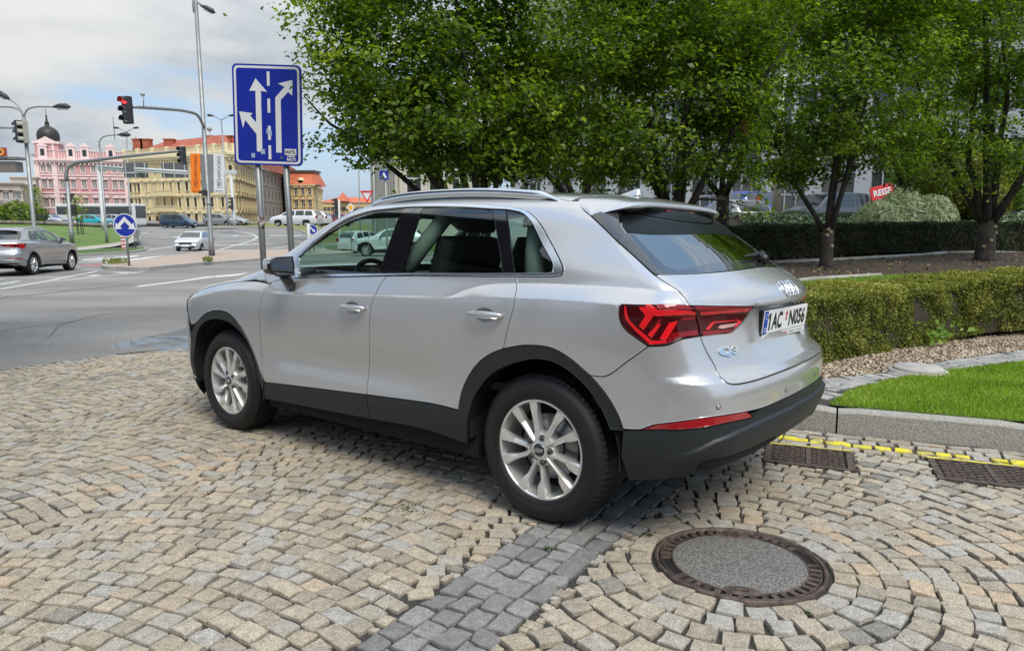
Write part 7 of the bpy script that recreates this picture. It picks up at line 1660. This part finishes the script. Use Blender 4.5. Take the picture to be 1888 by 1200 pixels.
    MB().tube([tuple(at(265,197,30.5)-b),tuple(at(264,176,30.5)-b)],.02,6).bbox(tuple(at(263,175,30.5)-b),(.16,.1,.08),.02).build('detector',M_galv,t)
    for (u0,u1,v0,v1,colr,nm) in((345.5,372,283.5,356,(.85,.20,.005),'orange'),(387.5,416,284.5,356,(.60,.62,.64),'white')):
        a=at(u0,v0,Y)-b; c=at(u1,v1,Y)-b; w=c.x-a.x; h=a.z-c.z; lean=(at(352,356,Y).x-at(345,283,Y).x)/((at(345,283,Y)-at(352,356,Y)).z); cx=(a.x+c.x)/2+.14; 
        M=Matrix.Translation((cx-.06,a.y-.06,(a.z+c.z)/2))@Matrix.Rotation(R(3),4,'Y')@Matrix.Rotation(R(90),4,'X'); w=w*.82
        bn=MB().bbox((0,0,0),(w,h,.03),.008,M).build('banner',mat('banner '+nm,colr,.6),t)
        tm=M_blk; mb=MB(); T=M@Matrix.Translation((w*.02,h*.15,.017))@Matrix.Rotation(R(90),4,'Z'); add_text(mb,'/APOGEO',T@Matrix.Shear('XY',4,(.18,0)) if False else T,h*.60,w*.30,.012); mb.build('banner_lettering',tm,bn)
        mb=MB(); T=M@Matrix.Translation((w*.02,-h*.26,.017))@Matrix.Rotation(R(90),4,'Z'); add_text(mb,'PKF',T,h*.13,w*.22,.03)
        for x,y,ww,hh in((0,w*.19,h*.2,.02),(0,-w*.19,h*.2,.02),(h*.1,0,.02,w*.38),(-h*.1,0,.02,w*.38)): mb.box((x,y,.001),(ww,hh,.002),0,T)
        mb.build('banner_logo',tm,bn); mb=MB(); add_text(mb,'pkfapogeo.cz',M@Matrix.Translation((0,-h*.455,.017)),w*.75,.09,.02); mb.build('banner_address',tm,bn)
        s=1 if nm=='orange' else -1; MB().box((cx-.06+s*(w/2+.17),a.y,(a.z+c.z)/2),(.30,.06,h*.98)).build('banner_bracket',M_galv,t)
    c=at(381,355,Y-.2)-b; signal(t,(c.x-.1,c.y,c.z-.02),(-1,.15,0),.9,None,n=1)
    # --- left lamp with signal
    Y=31; t,b=mast('street_light','double-armed street light with a traffic light at the far left','street light',(66,450),Y,(44,216),(.11,.07),zbase=gz(0,Y))
    b0=b; tp=at(44,216,Y)-b
    for pts in(((44,216),(37,201),(28,190),(16,183)),((44,216),(50,203),(62,198),(100,197.5)),((44,216),(36,203),(20,198),(-4,197.5))):
        P=[at(u,v,Y)-b for u,v in pts]; MB().tube(curve3(P,.12),.035,8).build('lamp_arm',M_galv,t); d=P[-1]-P[-2]; lamp_head(t,P[-1],d,.95)
    MB().tube([tuple(at(-40,235,Y)-b),tuple(at(50,236.5,Y)-b)],.045,8).build('signal_arm',M_galv,t); signal(t,at(47,244,Y-.1)-b,(-.75,-.7,0),.95,None,mat('pale signal housing',(.30,.30,.26),.6)); signal(t,at(36.5,243,Y-.1)-b,(-1,.4,0),.95,None)
    # --- curved mast on the mound
    Y=56; t,b=mast('curved_mast','thick grey curved mast arching right over the road with a signal at its tip','signal mast',(133,446),Y,(124,335),(.17,.155))
    P=[at(124,336,Y)-b,at(121.5,322,Y)-b,at(125,308,Y)-b,at(138,301,Y)-b,at(165,297,Y-1)-b,at(230,289,Y-3)-b,at(330,279,Y-6)-b]; cc=curve3(P,.5); MB().tube(cc,[.155-.07*i/len(cc) for i in range(len(cc))],10).build('signal_arm',M_galv,t)
    signal(t,at(337,287,Y-6)-b,(-.4,-1,0),1.25,None,M_dst)
    c=at(128,365,Y)-b; mb=MB(); mb.add([(c.x-.45,c.y,c.z+.35),(c.x+.45,c.y,c.z+.35),(c.x,c.y,c.z-.5),(c.x-.45,c.y+.03,c.z+.35),(c.x+.45,c.y+.03,c.z+.35),(c.x,c.y+.03,c.z-.5)],[(0,2,1),(3,4,5),(0,1,4,3),(1,2,5,4),(2,0,3,5)]); mb.build('sign_back',M_dst,t)
    signal(t,at(135.5,388,Y)-b,(.9,-.6,0),.9,None,M_dst)
    # --- single curved lamp on the mound
    Y=58; t,b=mast('street_light','slim single-armed street light standing on the grass mound','street light',(197.5,446),Y,(184,272),(.12,.07)); P=[at(184,273,Y)-b,at(183,262,Y)-b,at(190,253,Y)-b,at(203,250,Y)-b,at(218,249,Y)-b]; MB().tube(curve3(P,.2),.05,8).build('lamp_arm',M_galv,t); lamp_head(t,P[-1],(1,0,0),1.4)
    # --- pale gantry
    Y=74; t,b=mast('sign_gantry','pale grey gantry with dark backs of road signs hanging over the road','sign gantry',(192,421),Y,(182,307),(.24,.22),M_lgrey); 
    MB().tube([tuple(at(178,307,Y)-b),tuple(at(345,317,Y-6)-b)],.13,8).tube([tuple(at(178,311,Y)-b),tuple(at(345,321,Y-6)-b)],.10,8).build('gantry_beam',M_lgrey,t)
    for u0,u1 in((224,271),(294,345)):
        a=at(u0,300,Y-3); c=at(u1,328,Y-3); mb=MB(); cx=(a.x+c.x)/2-b.x; w=c.x-a.x; z=(a.z+c.z)/2-b.z; mb.bbox((cx,a.y-b.y+.3,z),(w,.08,a.z-c.z),.02); s=mb.build('sign_back',mat('dark grey sign back',(.10,.105,.11),.5),t); mb=MB()
        for k in range(3): mb.box((cx+(k-1)*w*.4,a.y-b.y+.2,z),(.07,.07,a.z-c.z)); 
        mb.box((cx,a.y-b.y+.2,z-.25),(w,.07,.12)); mb.build('stiffeners',M_lgrey,s)
    for (bu,bv,tu,tv,Y,arms,lab) in((240.5,398,233,244,95,((233,244),(228,240),(221,234)),'thin street light with two short arms behind the sign gantry'),(421,414,408,222,86,((408,222),(407,217),(403,214)),'slim street light behind the white banner'),):
        t,b=mast('street_light',lab,'street light',(bu,bv),Y,(tu,tv),(.14,.08)); 
        for s in(1,-1): p=at(tu,tv,Y)-b; q=p+Vector((s*.9,0,.5)); MB().tube([tuple(p),tuple(q)],.05,6).build('lamp_arm',M_galv,t); lamp_head(t,q,(s,0,.1),1.1)
    t,b=mast('signal_post','pale square-topped signal post right of the white banner','signal post',(432,414),84,(425,317),(.2,.2),M_lgrey); signal(t,at(428,374,83.6)-b,(-1,-.3,0),1.3,None); signal(t,at(428,384,83.6)-b,(-1,-.3,0),1.3,None,n=1); MB().bbox(tuple(at(424,318,84)-b),(1.6,.4,.5),.05).build('top_box',M_lgrey,t)
    # --- round arrow sign on the island
    Y=24.3; b=at(237,493,Y); b.z=gz(0,Y)+.13; t=empty('round_sign','round blue sign with white double arrow on a short post on the island','sign',M=Matrix.Translation(b)); c=at(230.2,415.5,Y)-b; MB().tube([(0,.06,-.05),(c.x,c.y+.06,c.z+.3)],.035,12).build('post',M_galv,t)
    r=.40; M=Matrix.Translation(c)@Matrix.Rotation(R(90),4,'X'); circ=lambda q:[(q*math.cos(a),q*math.sin(a)) for a in np.linspace(0,2*PI,40,endpoint=False)]; p=MB().prism(circ(r),.02,M,-.02).build('sign_plate',M_swht,t); MB().prism(circ(r*.93),.002,M,.001).build('sign_field',M_sblue,p)
    ar=[(0,.27),(.25,.0),(.31,.07),(.34,-.17),(.10,-.15),(.17,-.08),(0,.10)]; A=MB()
    pol=[(x,y) for x,y in ar]+[(-x,y) for x,y in ar[::-1][1:-1]]; A.prism([(x*1.0,y*1.0+.03) for x,y in pol][::-1],.002,M,.0042); A.build('double_arrow',M_swht,p)
    # striped bollard and thin post behind it
    p=at(228.5,458,52); p.z=gz(0,52)+.1; mb=MB(); t=empty('striped_marker_post','red and white striped marker post behind the round blue sign','marker post',M=Matrix.Translation(p)); MB().bbox((0,0,.5),(.30,.08,1.0),.02).build('board',M_swht,t); mb=MB()
    for k in range(4): mb.bbox((0,-.045,.12+.25*k),(.30,.01,.10),.002)
    mb.build('red_stripes',mat('marker red',(.55,.03,.03),.5),t)
    t,b=mast('thin_post','thin bare post beside the striped marker post','post',(249.5,457),55,(248,424),(.045,.045)); MB().add([(-.4,0,1.4),(.5,0,1.4),(.3,0,.4)],[(0,1,2)]).build('sign_back',M_galv,t)
    # guard rail
    ral=mat('weathered guard rail',(.10,.085,.07),.8,col2=(.22,.20,.17),vscale=2); P=[at(u,v,Y) for u,v,Y in((-90,406,80),(0,410,80.5),(80,411.5,81),(126,413,82),(170,414.5,83),(215,416,84.5))]; t=empty('guard_rail','low brown guard rail along the back road on the left','guard rail',M=Matrix.Translation(P[0])); o=P[0]; MB().tube([tuple(p-o) for p in P],.22,8).build('rail',ral,t); mb=MB(); 
    for p,q in zip(P[:-1],P[1:]):
        for k in range(3): c=p.lerp(q,k/3)-o; mb.box((c.x,c.y,c.z-.35),(.18,.15,.9))
    mb.build('posts',ral,t)
    P=[at(u,v,Y) for u,v,Y in((243,413.5,105),(300,415,105),(345,415.5,105),(395,416,106),(440,415.5,108),(490,415,112))]; o=P[0]; t=empty('guard_rail','dark low guard rail behind the bend in front of the yellow building','guard rail',M=Matrix.Translation(o)); MB().tube([tuple(p-o) for p in P],.24,8).build('rail',mat('dark rail',(.05,.045,.04),.8),t)
    # bench-like notice board near the left
    p=at(73,399,80); t=empty('notice_board','dark low notice board in front of the grey cars at the left','board',M=Matrix.Translation(p)); MB().bbox((0,0,0),(1.3,.1,.35),.03).build('board',M_dst,t); MB().box((-.5,0,-.5),(.08,.08,1.)).box((.5,0,-.5),(.08,.08,1.)).build('legs',M_dst,t)
    # small things near the A pillar of the parked car
    t,b=mast('signal_post','traffic light on a grey post just above the SUV bonnet line','signal post',(626,425),60,(625,368),(.10,.10),M_lgrey,zbase=gz(0,60)); signal(t,at(619.5,377,60)-b,(-1,.1,0),1.0,None); signal(t,at(620.5,392,60)-b,(-1,.1,0),.9,None,n=1)
    t,b=mast('priority_sign','yellow and white diamond priority sign on a thin post','sign',(647,420),45,(646,385),(.03,.03),zbase=gz(0,45)); c=at(646.5,383,44.9)-b; M=Matrix.Translation(c)@Matrix.Rotation(R(90),4,'X')@Matrix.Rotation(R(45),4,'Z'); p=MB().bbox((0,0,0),(.42,.42,.02),.008,M).build('sign_plate',M_swht,t); MB().bbox((0,0,.012),(.25,.25,.006),.002,M).build('sign_field',mat('sign yellow field',(.80,.42,.01),.4),p)
    t,b=mast('yield_sign','red and white triangular yield sign among the lowest leaves','sign',(679,420),40,(677,365),(.03,.03),zbase=gz(0,40)); c=at(676.5,362,39.9)-b; tri=lambda s:[(-.38*s,.3*s),(0,-.36*s),(.38*s,.3*s)]; M=Matrix.Translation(c)@Matrix.Rotation(R(90),4,'X'); p=MB().prism(tri(1),.02,M,-.01).build('sign_plate',mat('sign red rim',(.55,.02,.02),.4),t); MB().prism(tri(.62),.002,M,.0115).build('sign_field',M_swht,p)
    t,b=mast('round_sign','small round blue sign with white diagonal arrow beside the bonnet','sign',(578,445),42,(576,424),(.03,.03),zbase=gz(0,42)); c=at(576.5,423.5,41.9)-b; M=Matrix.Translation(c)@Matrix.Rotation(R(90),4,'X'); p=MB().prism(circ(.29),.02,M,-.01).build('sign_plate',M_swht,t); MB().prism(circ(.26),.002,M,.0112).build('sign_field',M_sblue,p); M3=M@Matrix.Rotation(R(-45),4,'Z'); MB().prism([(-.2,-.04),(.06,-.04),(.06,-.11),(.2,0),(.06,.11),(.06,.04),(-.2,.04)],.002,M3,.0145).build('arrow',M_swht,p)
    t,b=mast('concrete_post','short pale post left of the small round blue sign','post',(570,450),41.5,(568,412),(.10,.10),M_lgrey,zbase=gz(0,41.5))
    # parking sign and tall poles under the left tree
    t,b=mast('crossing_sign','blue pedestrian crossing sign half hidden by leaves under the left tree','sign',(713,420),34,(710,300),(.05,.05),zbase=gz(0,34)); c=at(708,323,33.9)-b; M=Matrix.Translation(c)@Matrix.Rotation(R(90),4,'X'); p=MB().bbox((0,0,0),(.42,.42,.02),.008,M).build('sign_plate',M_sblue,t); MB().prism([(-.15,-.13),(.15,-.13),(0,.15)],.002,M,.0115).build('sign_field',M_swht,p)
    for (bu,bv,tu,tv,Y,lab) in((692,420,684,170,50,'pair of tall thin poles left of the stone building, left one'),(664,420,661,300,75,'distant thin street light left of the yield sign')):
        t,b=mast('street_light',lab if 'pair' not in lab else 'tall thin grey pole rising behind the lowest left branches','street light',(bu,bv),Y,(tu,tv),(.09,.06),zbase=gz(0,Y)); p=at(tu,tv,Y)-b; MB().tube([tuple(p),tuple(p+Vector((-.9,0,.3)))],.04,6).build('lamp_arm',M_galv,t); lamp_head(t,p+Vector((-.9,0,.3)),(-1,0,0),1.2)
    # right side: cream lamp column, small red light
    b=at(1428,430,30); b.z=zg(30)-.3; t=empty('lamp_column','thick cream column standing behind the dark hedge on the right','column',M=Matrix.Translation(b)); MB().tube([(0,0,-.3),(at(1440,150,30).x-b.x,0,9)],[.17,.14],12).build('pole',mat('cream painted column',(.55,.54,.44),.5),t)
    b=at(1399,405,29); b.z=zg(29)-.5; t=empty('pedestrian_signal','pedestrian signal with red light half hidden by leaves beside the cream column','signal',M=Matrix.Translation(b)); MB().tube([(0,0,-.3),(0,0,2.9)],.05,8).build('pole',M_galv,t); c=at(1399,372,29)-b; MB().bbox(tuple(c),(.20,.16,.42),.03).build('housing',mat('signal red case',(.45,.05,.04),.5),t)
# ---------------------------------------------------------------- small background vehicles
M_carglass=mat('car glass',(.015,.02,.02),.05,coat=1.)
def vehicle(name,label,cat,M,spec,col,group=None,metal=.3):
    """car from lofted sections. spec: L,W,H, top=[(x,z)...] roof line, belt, roof_in, win=[(x0,x1)...], front/rear slopes"""
    L,W,H=spec['L'],spec['W'],spec['H']; top=spec['top']; zb=spec['belt']; ri=spec.get('ri',.17); t=empty(name,label,cat,group,M)
    xs=sorted(set([p[0] for p in top]+list(np.linspace(-L/2,L/2,41)))); tx=[p[0] for p in top]; tz=[p[1] for p in top]
    V=[];n=len(xs)
    def half(x):
        e=min(1,(L/2-abs(x))/.55); w=W/2*(.80+.20*max(0,e)**.5) ; zt=float(np.interp(x,tx,tz)); k=max(0,min(1,(zt-zb-.06)/.25)); zbe=min(zb,zt-.05)
        z0=.20+.06*max(0,1-e)
        g=w-ri*max(0,(zt-zb))/max(.01,(H-zb))*1.0
        return [(w*.90,z0),(w*.985,z0+.18),(w,.55*zbe+.15),(w*.975,zbe-.02),(w*.955,zbe+.015*k),(g*.965 if k>0 else w*.90,zt-.05 if k>0 else zt-.015),(g*.86 if k>0 else w*.75,zt-.008),(0,zt+.012)]
    P=[half(x) for x in xs]; m=8
    for s in(1,-1):
        for i,x in enumerate(xs):
            for y,z in P[i]: V.append((x,s*y,z))
    F=[]
    for s in(0,1):
        o=s*n*m
        for i in range(n-1):
            for j in range(m-1): q=(o+i*m+j,o+(i+1)*m+j,o+(i+1)*m+j+1,o+i*m+j+1); F.append(q if s else q[::-1])
    for i in(0,n-1): 
        for j in range(m-1): F.append((i*m+j,i*m+j+1,n*m+i*m+j+1,n*m+i*m+j))
    mb=MB(); mb.add(V,F,True); pm=paint('paint '+label[:40],col,metal,.3); body=mb.build('body',pm,t,auto=38)
    def side(x,z):
        q=half(x); a=np.interp(z,[p[1] for p in q[:7]],[p[0] for p in q[:7]]); return float(a)
    for s in(1,-1):
        for x0,x1,x2,x3 in spec['win']:     # bottom x0..x3, top x1..x2
            pts=[];zt=lambda x: float(np.interp(x,tx,tz))-.075
            bot=[(x,zb+.035) for x in np.linspace(x0,x3,6)]; tp=[(x,max(zb+.05,zt(x))) for x in np.linspace(x2,x1,6)]
            v=[(x,s*(side(x,z)+.008),z) for x,z in bot+tp]; 
            MB().add(v,[tuple(range(12))]).build('side_window',M_carglass,t)
    for (x0,x1,nm) in spec['screens']:
        v=[];k=7
        for i in range(k):
            x=x0+(x1-x0)*i/(k-1); zt=float(np.interp(x,tx,tz)); w=half(x)[6][0]*.97; v.append([(x,y,zt+.012-.012*abs(y)/max(w,.1)+.012) for y in np.linspace(-w,w,7)])
        mb=MB(); mb.add([p for r_ in v for p in r_],[(i*7+j,i*7+j+1,(i+1)*7+j+1,(i+1)*7+j) for i in range(k-1) for j in range(6)],True); mb.build(nm,M_carglass,t)
    rw=spec.get('rw',.32)
    for x in spec['ax']:
        for s in(1,-1):
            w=bpy.data.objects.new('wheel',None); COL.objects.link(w); w.parent=t; w.matrix_local=Matrix.Translation((x,s*(W/2-.10),rw))@Matrix.Rotation(R(-90*s),4,'X')
            MB().lathe([(.001,-.1),(rw*.6,-.12),(rw*.64,.09),(rw*.9,.10),(rw,.07),(rw,-.10)],20).build('tyre',M_rub,w); mb=MB(); mb.lathe([(.001,.08),(rw*.2,.085),(rw*.2,.05)],12)
            for k in range(5): mb.box((rw*.35,0,.075),(rw*.55,.05,.03),M=Matrix.Rotation(2*PI*k/5,4,'Z'))
            mb.lathe([(rw*.66,.09),(rw*.60,.095),(rw*.58,.06)],20); mb.build('rim',M_rim,w)
            c=MB(); q=[(math.cos(a),math.sin(a)) for a in np.linspace(-.25,PI+.25,16)]; rr=rw+.055; yy=side(x,rw+rw*.5)+.006; c.add([(x+rr*a,s*yy,rw+rr*b) for a,b in q]+[(x,s*yy,rw)],[(i,i+1,16) for i in range(15)]); c.build('wheel_arch',M_void,t)
    zf=float(np.interp(L/2-.12,tx,tz)); zr=float(np.interp(-L/2+.05,tx,tz))
    for s in(1,-1):
        MB().bbox((L/2-.16,s*(W/2-.30),min(zf-.10,.72)),(.22,.38,.16),.04).build('headlight',M_lens,t); MB().bbox((-L/2+.06,s*(W/2-.20),min(zr-.1,.88)),(.12,.26,.24 if not spec.get('van') else .5),.03).build('tail_light',M_lampm,t)
    MB().bbox((L/2-.03,0,.62),(.08,.9,.14),.03).build('grille',M_gloss,t); MB().bbox((L/2-.01,0,.34),(.08,1.3,.14),.03).build('lower_grille',M_black,t); MB().bbox((L/2+.03,0,.44),(.02,.52,.11),.004).build('number_plate',M_wht,t); MB().bbox((-L/2-.01,0,.74),(.02,.52,.11),.004).build('number_plate',M_wht,t)
    return t
SEDAN=dict(L=4.65,W=1.8,H=1.46,belt=.93,ri=.20,top=[(-2.33,.55),(-2.28,.90),(-2.1,1.02),(-1.55,1.08),(-.9,1.38),(-.3,1.46),(.25,1.44),(.6,1.36),(1.25,1.0),(2.05,.82),(2.25,.68),(2.33,.45)],win=[(-1.5,-.95,-.28,-.22),(-.15,-.15,.50,1.05)],screens=[(.62,1.22,'windscreen'),(-1.5,-.92,'rear_screen')],ax=(-1.3,1.35))
HATCH=dict(L=4.0,W=1.74,H=1.47,belt=.95,ri=.20,top=[(-2.0,.55),(-1.97,.95),(-1.75,1.25),(-1.5,1.42),(-.9,1.48),(-.1,1.47),(.3,1.38),(.95,1.03),(1.7,.86),(1.92,.68),(2.0,.42)],win=[(-1.6,-1.45,-1.0,-.95),(-.88,-.88,-.25,-.22),(-.15,-.15,.25,.80)],screens=[(.32,.92,'windscreen'),(-1.93,-1.55,'rear_screen')],ax=(-1.25,1.25))
ESTATE=dict(L=4.7,W=1.82,H=1.5,belt=.95,ri=.19,top=[(-2.35,.55),(-2.32,.98),(-2.05,1.36),(-1.85,1.46),(-.9,1.50),(.2,1.48),(.6,1.39),(1.25,1.03),(2.05,.84),(2.27,.68),(2.35,.42)],win=[(-2.0,-1.85,-1.25,-1.2),(-1.12,-1.12,-.35,-.3),(-.2,-.2,.5,1.05)],screens=[(.62,1.22,'windscreen'),(-2.3,-1.95,'rear_screen')],ax=(-1.35,1.4))
VAN=dict(L=4.95,W=1.92,H=1.92,belt=1.12,ri=.14,top=[(-2.48,.6),(-2.46,1.6),(-2.38,1.86),(-1.5,1.93),(.3,1.92),(.75,1.80),(1.45,1.22),(2.1,.98),(2.38,.78),(2.48,.45)],win=[(-2.25,-2.25,-1.2,-1.2),(-1.1,-1.1,.0,.0),(.1,.1,.62,1.3)],screens=[(.78,1.42,'windscreen')],ax=(-1.5,1.55),van=1)
SUV=dict(L=4.45,W=1.86,H=1.66,belt=1.05,ri=.20,top=[(-2.22,.6),(-2.2,1.08),(-1.95,1.48),(-1.75,1.60),(-.8,1.66),(.1,1.63),(.45,1.52),(1.05,1.13),(1.85,1.0),(2.12,.85),(2.22,.5)],win=[(-1.9,-1.75,-1.2,-1.15),(-1.05,-1.05,-.3,-.26),(-.18,-.18,.4,.9)],screens=[(.48,1.02,'windscreen'),(-2.17,-1.85,'rear_screen')],ax=(-1.3,1.35),rw=.36)
def place(u,v,Y,yaw,z=None):
    p=at(u,v,Y); p.z=(gz(0,Y)+.01) if z is None else z; return Matrix.Translation(p)@Matrix.Rotation(yaw,4,'Z')
def copy_tree(o,parent=None,repl=None):
    c=o.copy(); COL.objects.link(c)
    if parent is not None: c.parent=parent
    if repl and c.type=='MESH' and c.material_slots and c.material_slots[0].material in repl:
        c.material_slots[0].link='OBJECT'; c.material_slots[0].material=repl[o.material_slots[0].material]
    for ch in list(o.children): copy_tree(ch,c,repl)
    return c
def build_cars(main):
    vehicle('white_sedan','white sedan driving towards the camera on the bend behind the banner mast','car',place(360,458,53.5,R(-82)),SEDAN,(.62,.63,.63))
    vehicle('dark_blue_van','dark blue passenger van in front of the yellow building','van',place(331,417,100,R(-8)),VAN,(.02,.055,.10),metal=.4)
    vehicle('turquoise_hatchback','bright turquoise hatchback in front of the white coach','car',place(177,414,90,R(-8),at(177,417.5,90).z),HATCH,(.01,.42,.48))
    vehicle('silver_hatchback','silver car just ahead of the turquoise hatchback','car',place(216,413,94,R(-8),at(216,416,94).z),HATCH,(.40,.42,.44))
    vehicle('grey_estate_car','grey estate car behind the guard rail at the left','car',place(64,410,92,R(-6),at(64,415.5,92).z),ESTATE,(.30,.31,.33))
    vehicle('silver_estate_car','silver estate car nose to tail ahead of the grey one','car',place(92,410,98,R(-6),at(94,415,98).z),SEDAN,(.42,.43,.45))
    vehicle('white_hatchback','white car cut off by the left edge of the photo','car',place(-12,412,92,R(-6),at(0,417,92).z),HATCH,(.6,.6,.6))
    vehicle('silver_suv','silver SUV behind the banner mast','car',place(408,414,97,R(-8),at(400,416.5,97).z),SUV,(.25,.26,.26))
    vehicle('silver_hatchback','small pale car partly hidden by the silver SUV','car',place(434,412,108,R(-8),at(434,415,108).z),HATCH,(.42,.43,.45))
    vehicle('white_estate_car','long white estate car parked between the two sign posts','car',place(547,415,66,R(172),at(550,417,66).z),ESTATE,(.70,.71,.72))
    vehicle('white_hatchback','white car behind the white estate near the bonnet','car',place(575,414,74,R(170),at(580,416,74).z),HATCH,(.66,.67,.68))
    vehicle('red_hatchback','dark red car partly hidden by the windscreen pillar','car',place(617,416,80,R(165),at(612,418,80).z),HATCH,(.30,.02,.03))
    # coach
    p=at(188,414,104); p.z=at(188,415,104).z-.2; t=empty('white_coach','long white coach in front of the pink building','coach',M=Matrix.Translation(p)@Matrix.Rotation(R(-8),4,'Z')); MB().bbox((0,0,1.75),(12.8,2.5,3.1),.22).build('body',paint('coach white',(.66,.66,.65),.1,.35),t)
    for s in(1,-1): MB().bbox((-.1,s*1.26,2.3),(12.0,.04,1.15),.01).build('window_band',M_carglass,t)
    MB().bbox((6.42,0,2.1),(.06,2.2,1.7),.02).build('windscreen',M_carglass,t)
    for x in(-4,4.2):
        for s in(1,-1): MB().tube([(x,s*.9,.5),(x,s*1.27,.5)],.5,18).build('wheel',M_rub,t)
    # silver estate close by on the left, white SUV seen through the side windows: body shells shared with the main car
    def clone(name,label,M,sc,repl):
        c=copy_tree(main,None,repl); c.name=name; c['label']=label; c['category']='car'; c.matrix_world=M@Matrix.Diagonal((*sc,1)); return c
    a=Vector((-14.62,21.4)); d=Vector((-.185,.983)); ang=math.atan2(d.y,d.x); 
    side=Vector((d.y,-d.x)); org=a-side*.88
    z=gz(0,21.3); pit=math.atan((gz(0,24)-gz(0,21))/3)
    sil=paint('second silver paint',(.36,.37,.385),.6,.3); cl=paint('body coloured sill paint',(.30,.31,.32),.6,.3)
    e=clone('silver_estate_car','silver estate car driving off at the left edge of the photo',Matrix.Translation((org.x,org.y,z))@Matrix.Rotation(ang,4,'Z')@Matrix.Rotation(-pit,4,'Y'),(1.0,.97,.915),{M_sil:sil,M_clad:cl,M_glr:M_carglass})
    kill=[o for o in e.children_recursive if o.name.split('.')[0] in('ring_badge','model_badge','engine_badge','number_plate','plate_lettering','band_lettering','plate_band','registration_seal','holder_strip','strip_name','strip_lettering','cap_emblem','plate_holder')]
    for o in sorted(kill,key=lambda q:-len(q.name)): bpy.data.objects.remove(o)
    MB().bbox((-.80,0,.93),(.03,.52,.11),.004).build('number_plate',M_wht,e)
    wp=paint('white SUV paint',(.62,.64,.64),.1,.35); s=place(722,458,41,R(186)); 
    w=clone('white_suv','white SUV seen through the front side window of the silver SUV',s@Matrix.Translation((-1.3,0,0)),(1.,1.,1.),{M_sil:wp,M_glr:M_carglass})
    kill=[o for o in w.children_recursive if o.name.split('.')[0] in('ring_badge','model_badge','engine_badge','number_plate','plate_lettering','band_lettering','plate_band','registration_seal','holder_strip','strip_name','strip_lettering','cap_emblem','plate_holder')]
    for o in kill: bpy.data.objects.remove(o)
    vehicle('white_hatchback','white hatchback seen through the front side window left of the white SUV','car',place(672,452,50,R(60)),HATCH,(.62,.63,.63))
    vehicle('blue_estate_car','bright blue car behind the dark hedge right of the rear spoiler','car',place(1357,430,33,R(100),zg(33)-.75),SUV,(.015,.07,.42))
    vehicle('silver_hatchback','silver car partly hidden behind the right end of the rear spoiler','car',place(1345,430,28,R(100),zg(28)-.95),HATCH,(.40,.41,.43))
    vehicle('dark_grey_van','dark grey van parked behind the ivy bank on the right','van',place(1520,430,38,R(205),zg(30)-.9),VAN,(.06,.065,.075))
build_ground(); build_setts(); build_ironwork(); build_garden(); build_puddle(); build_road()
build_pink(); build_yellow(); build_far(); build_canopy()
build_trees(); build_hedges(); build_street()
MAIN=main_car(); build_cars(MAIN)
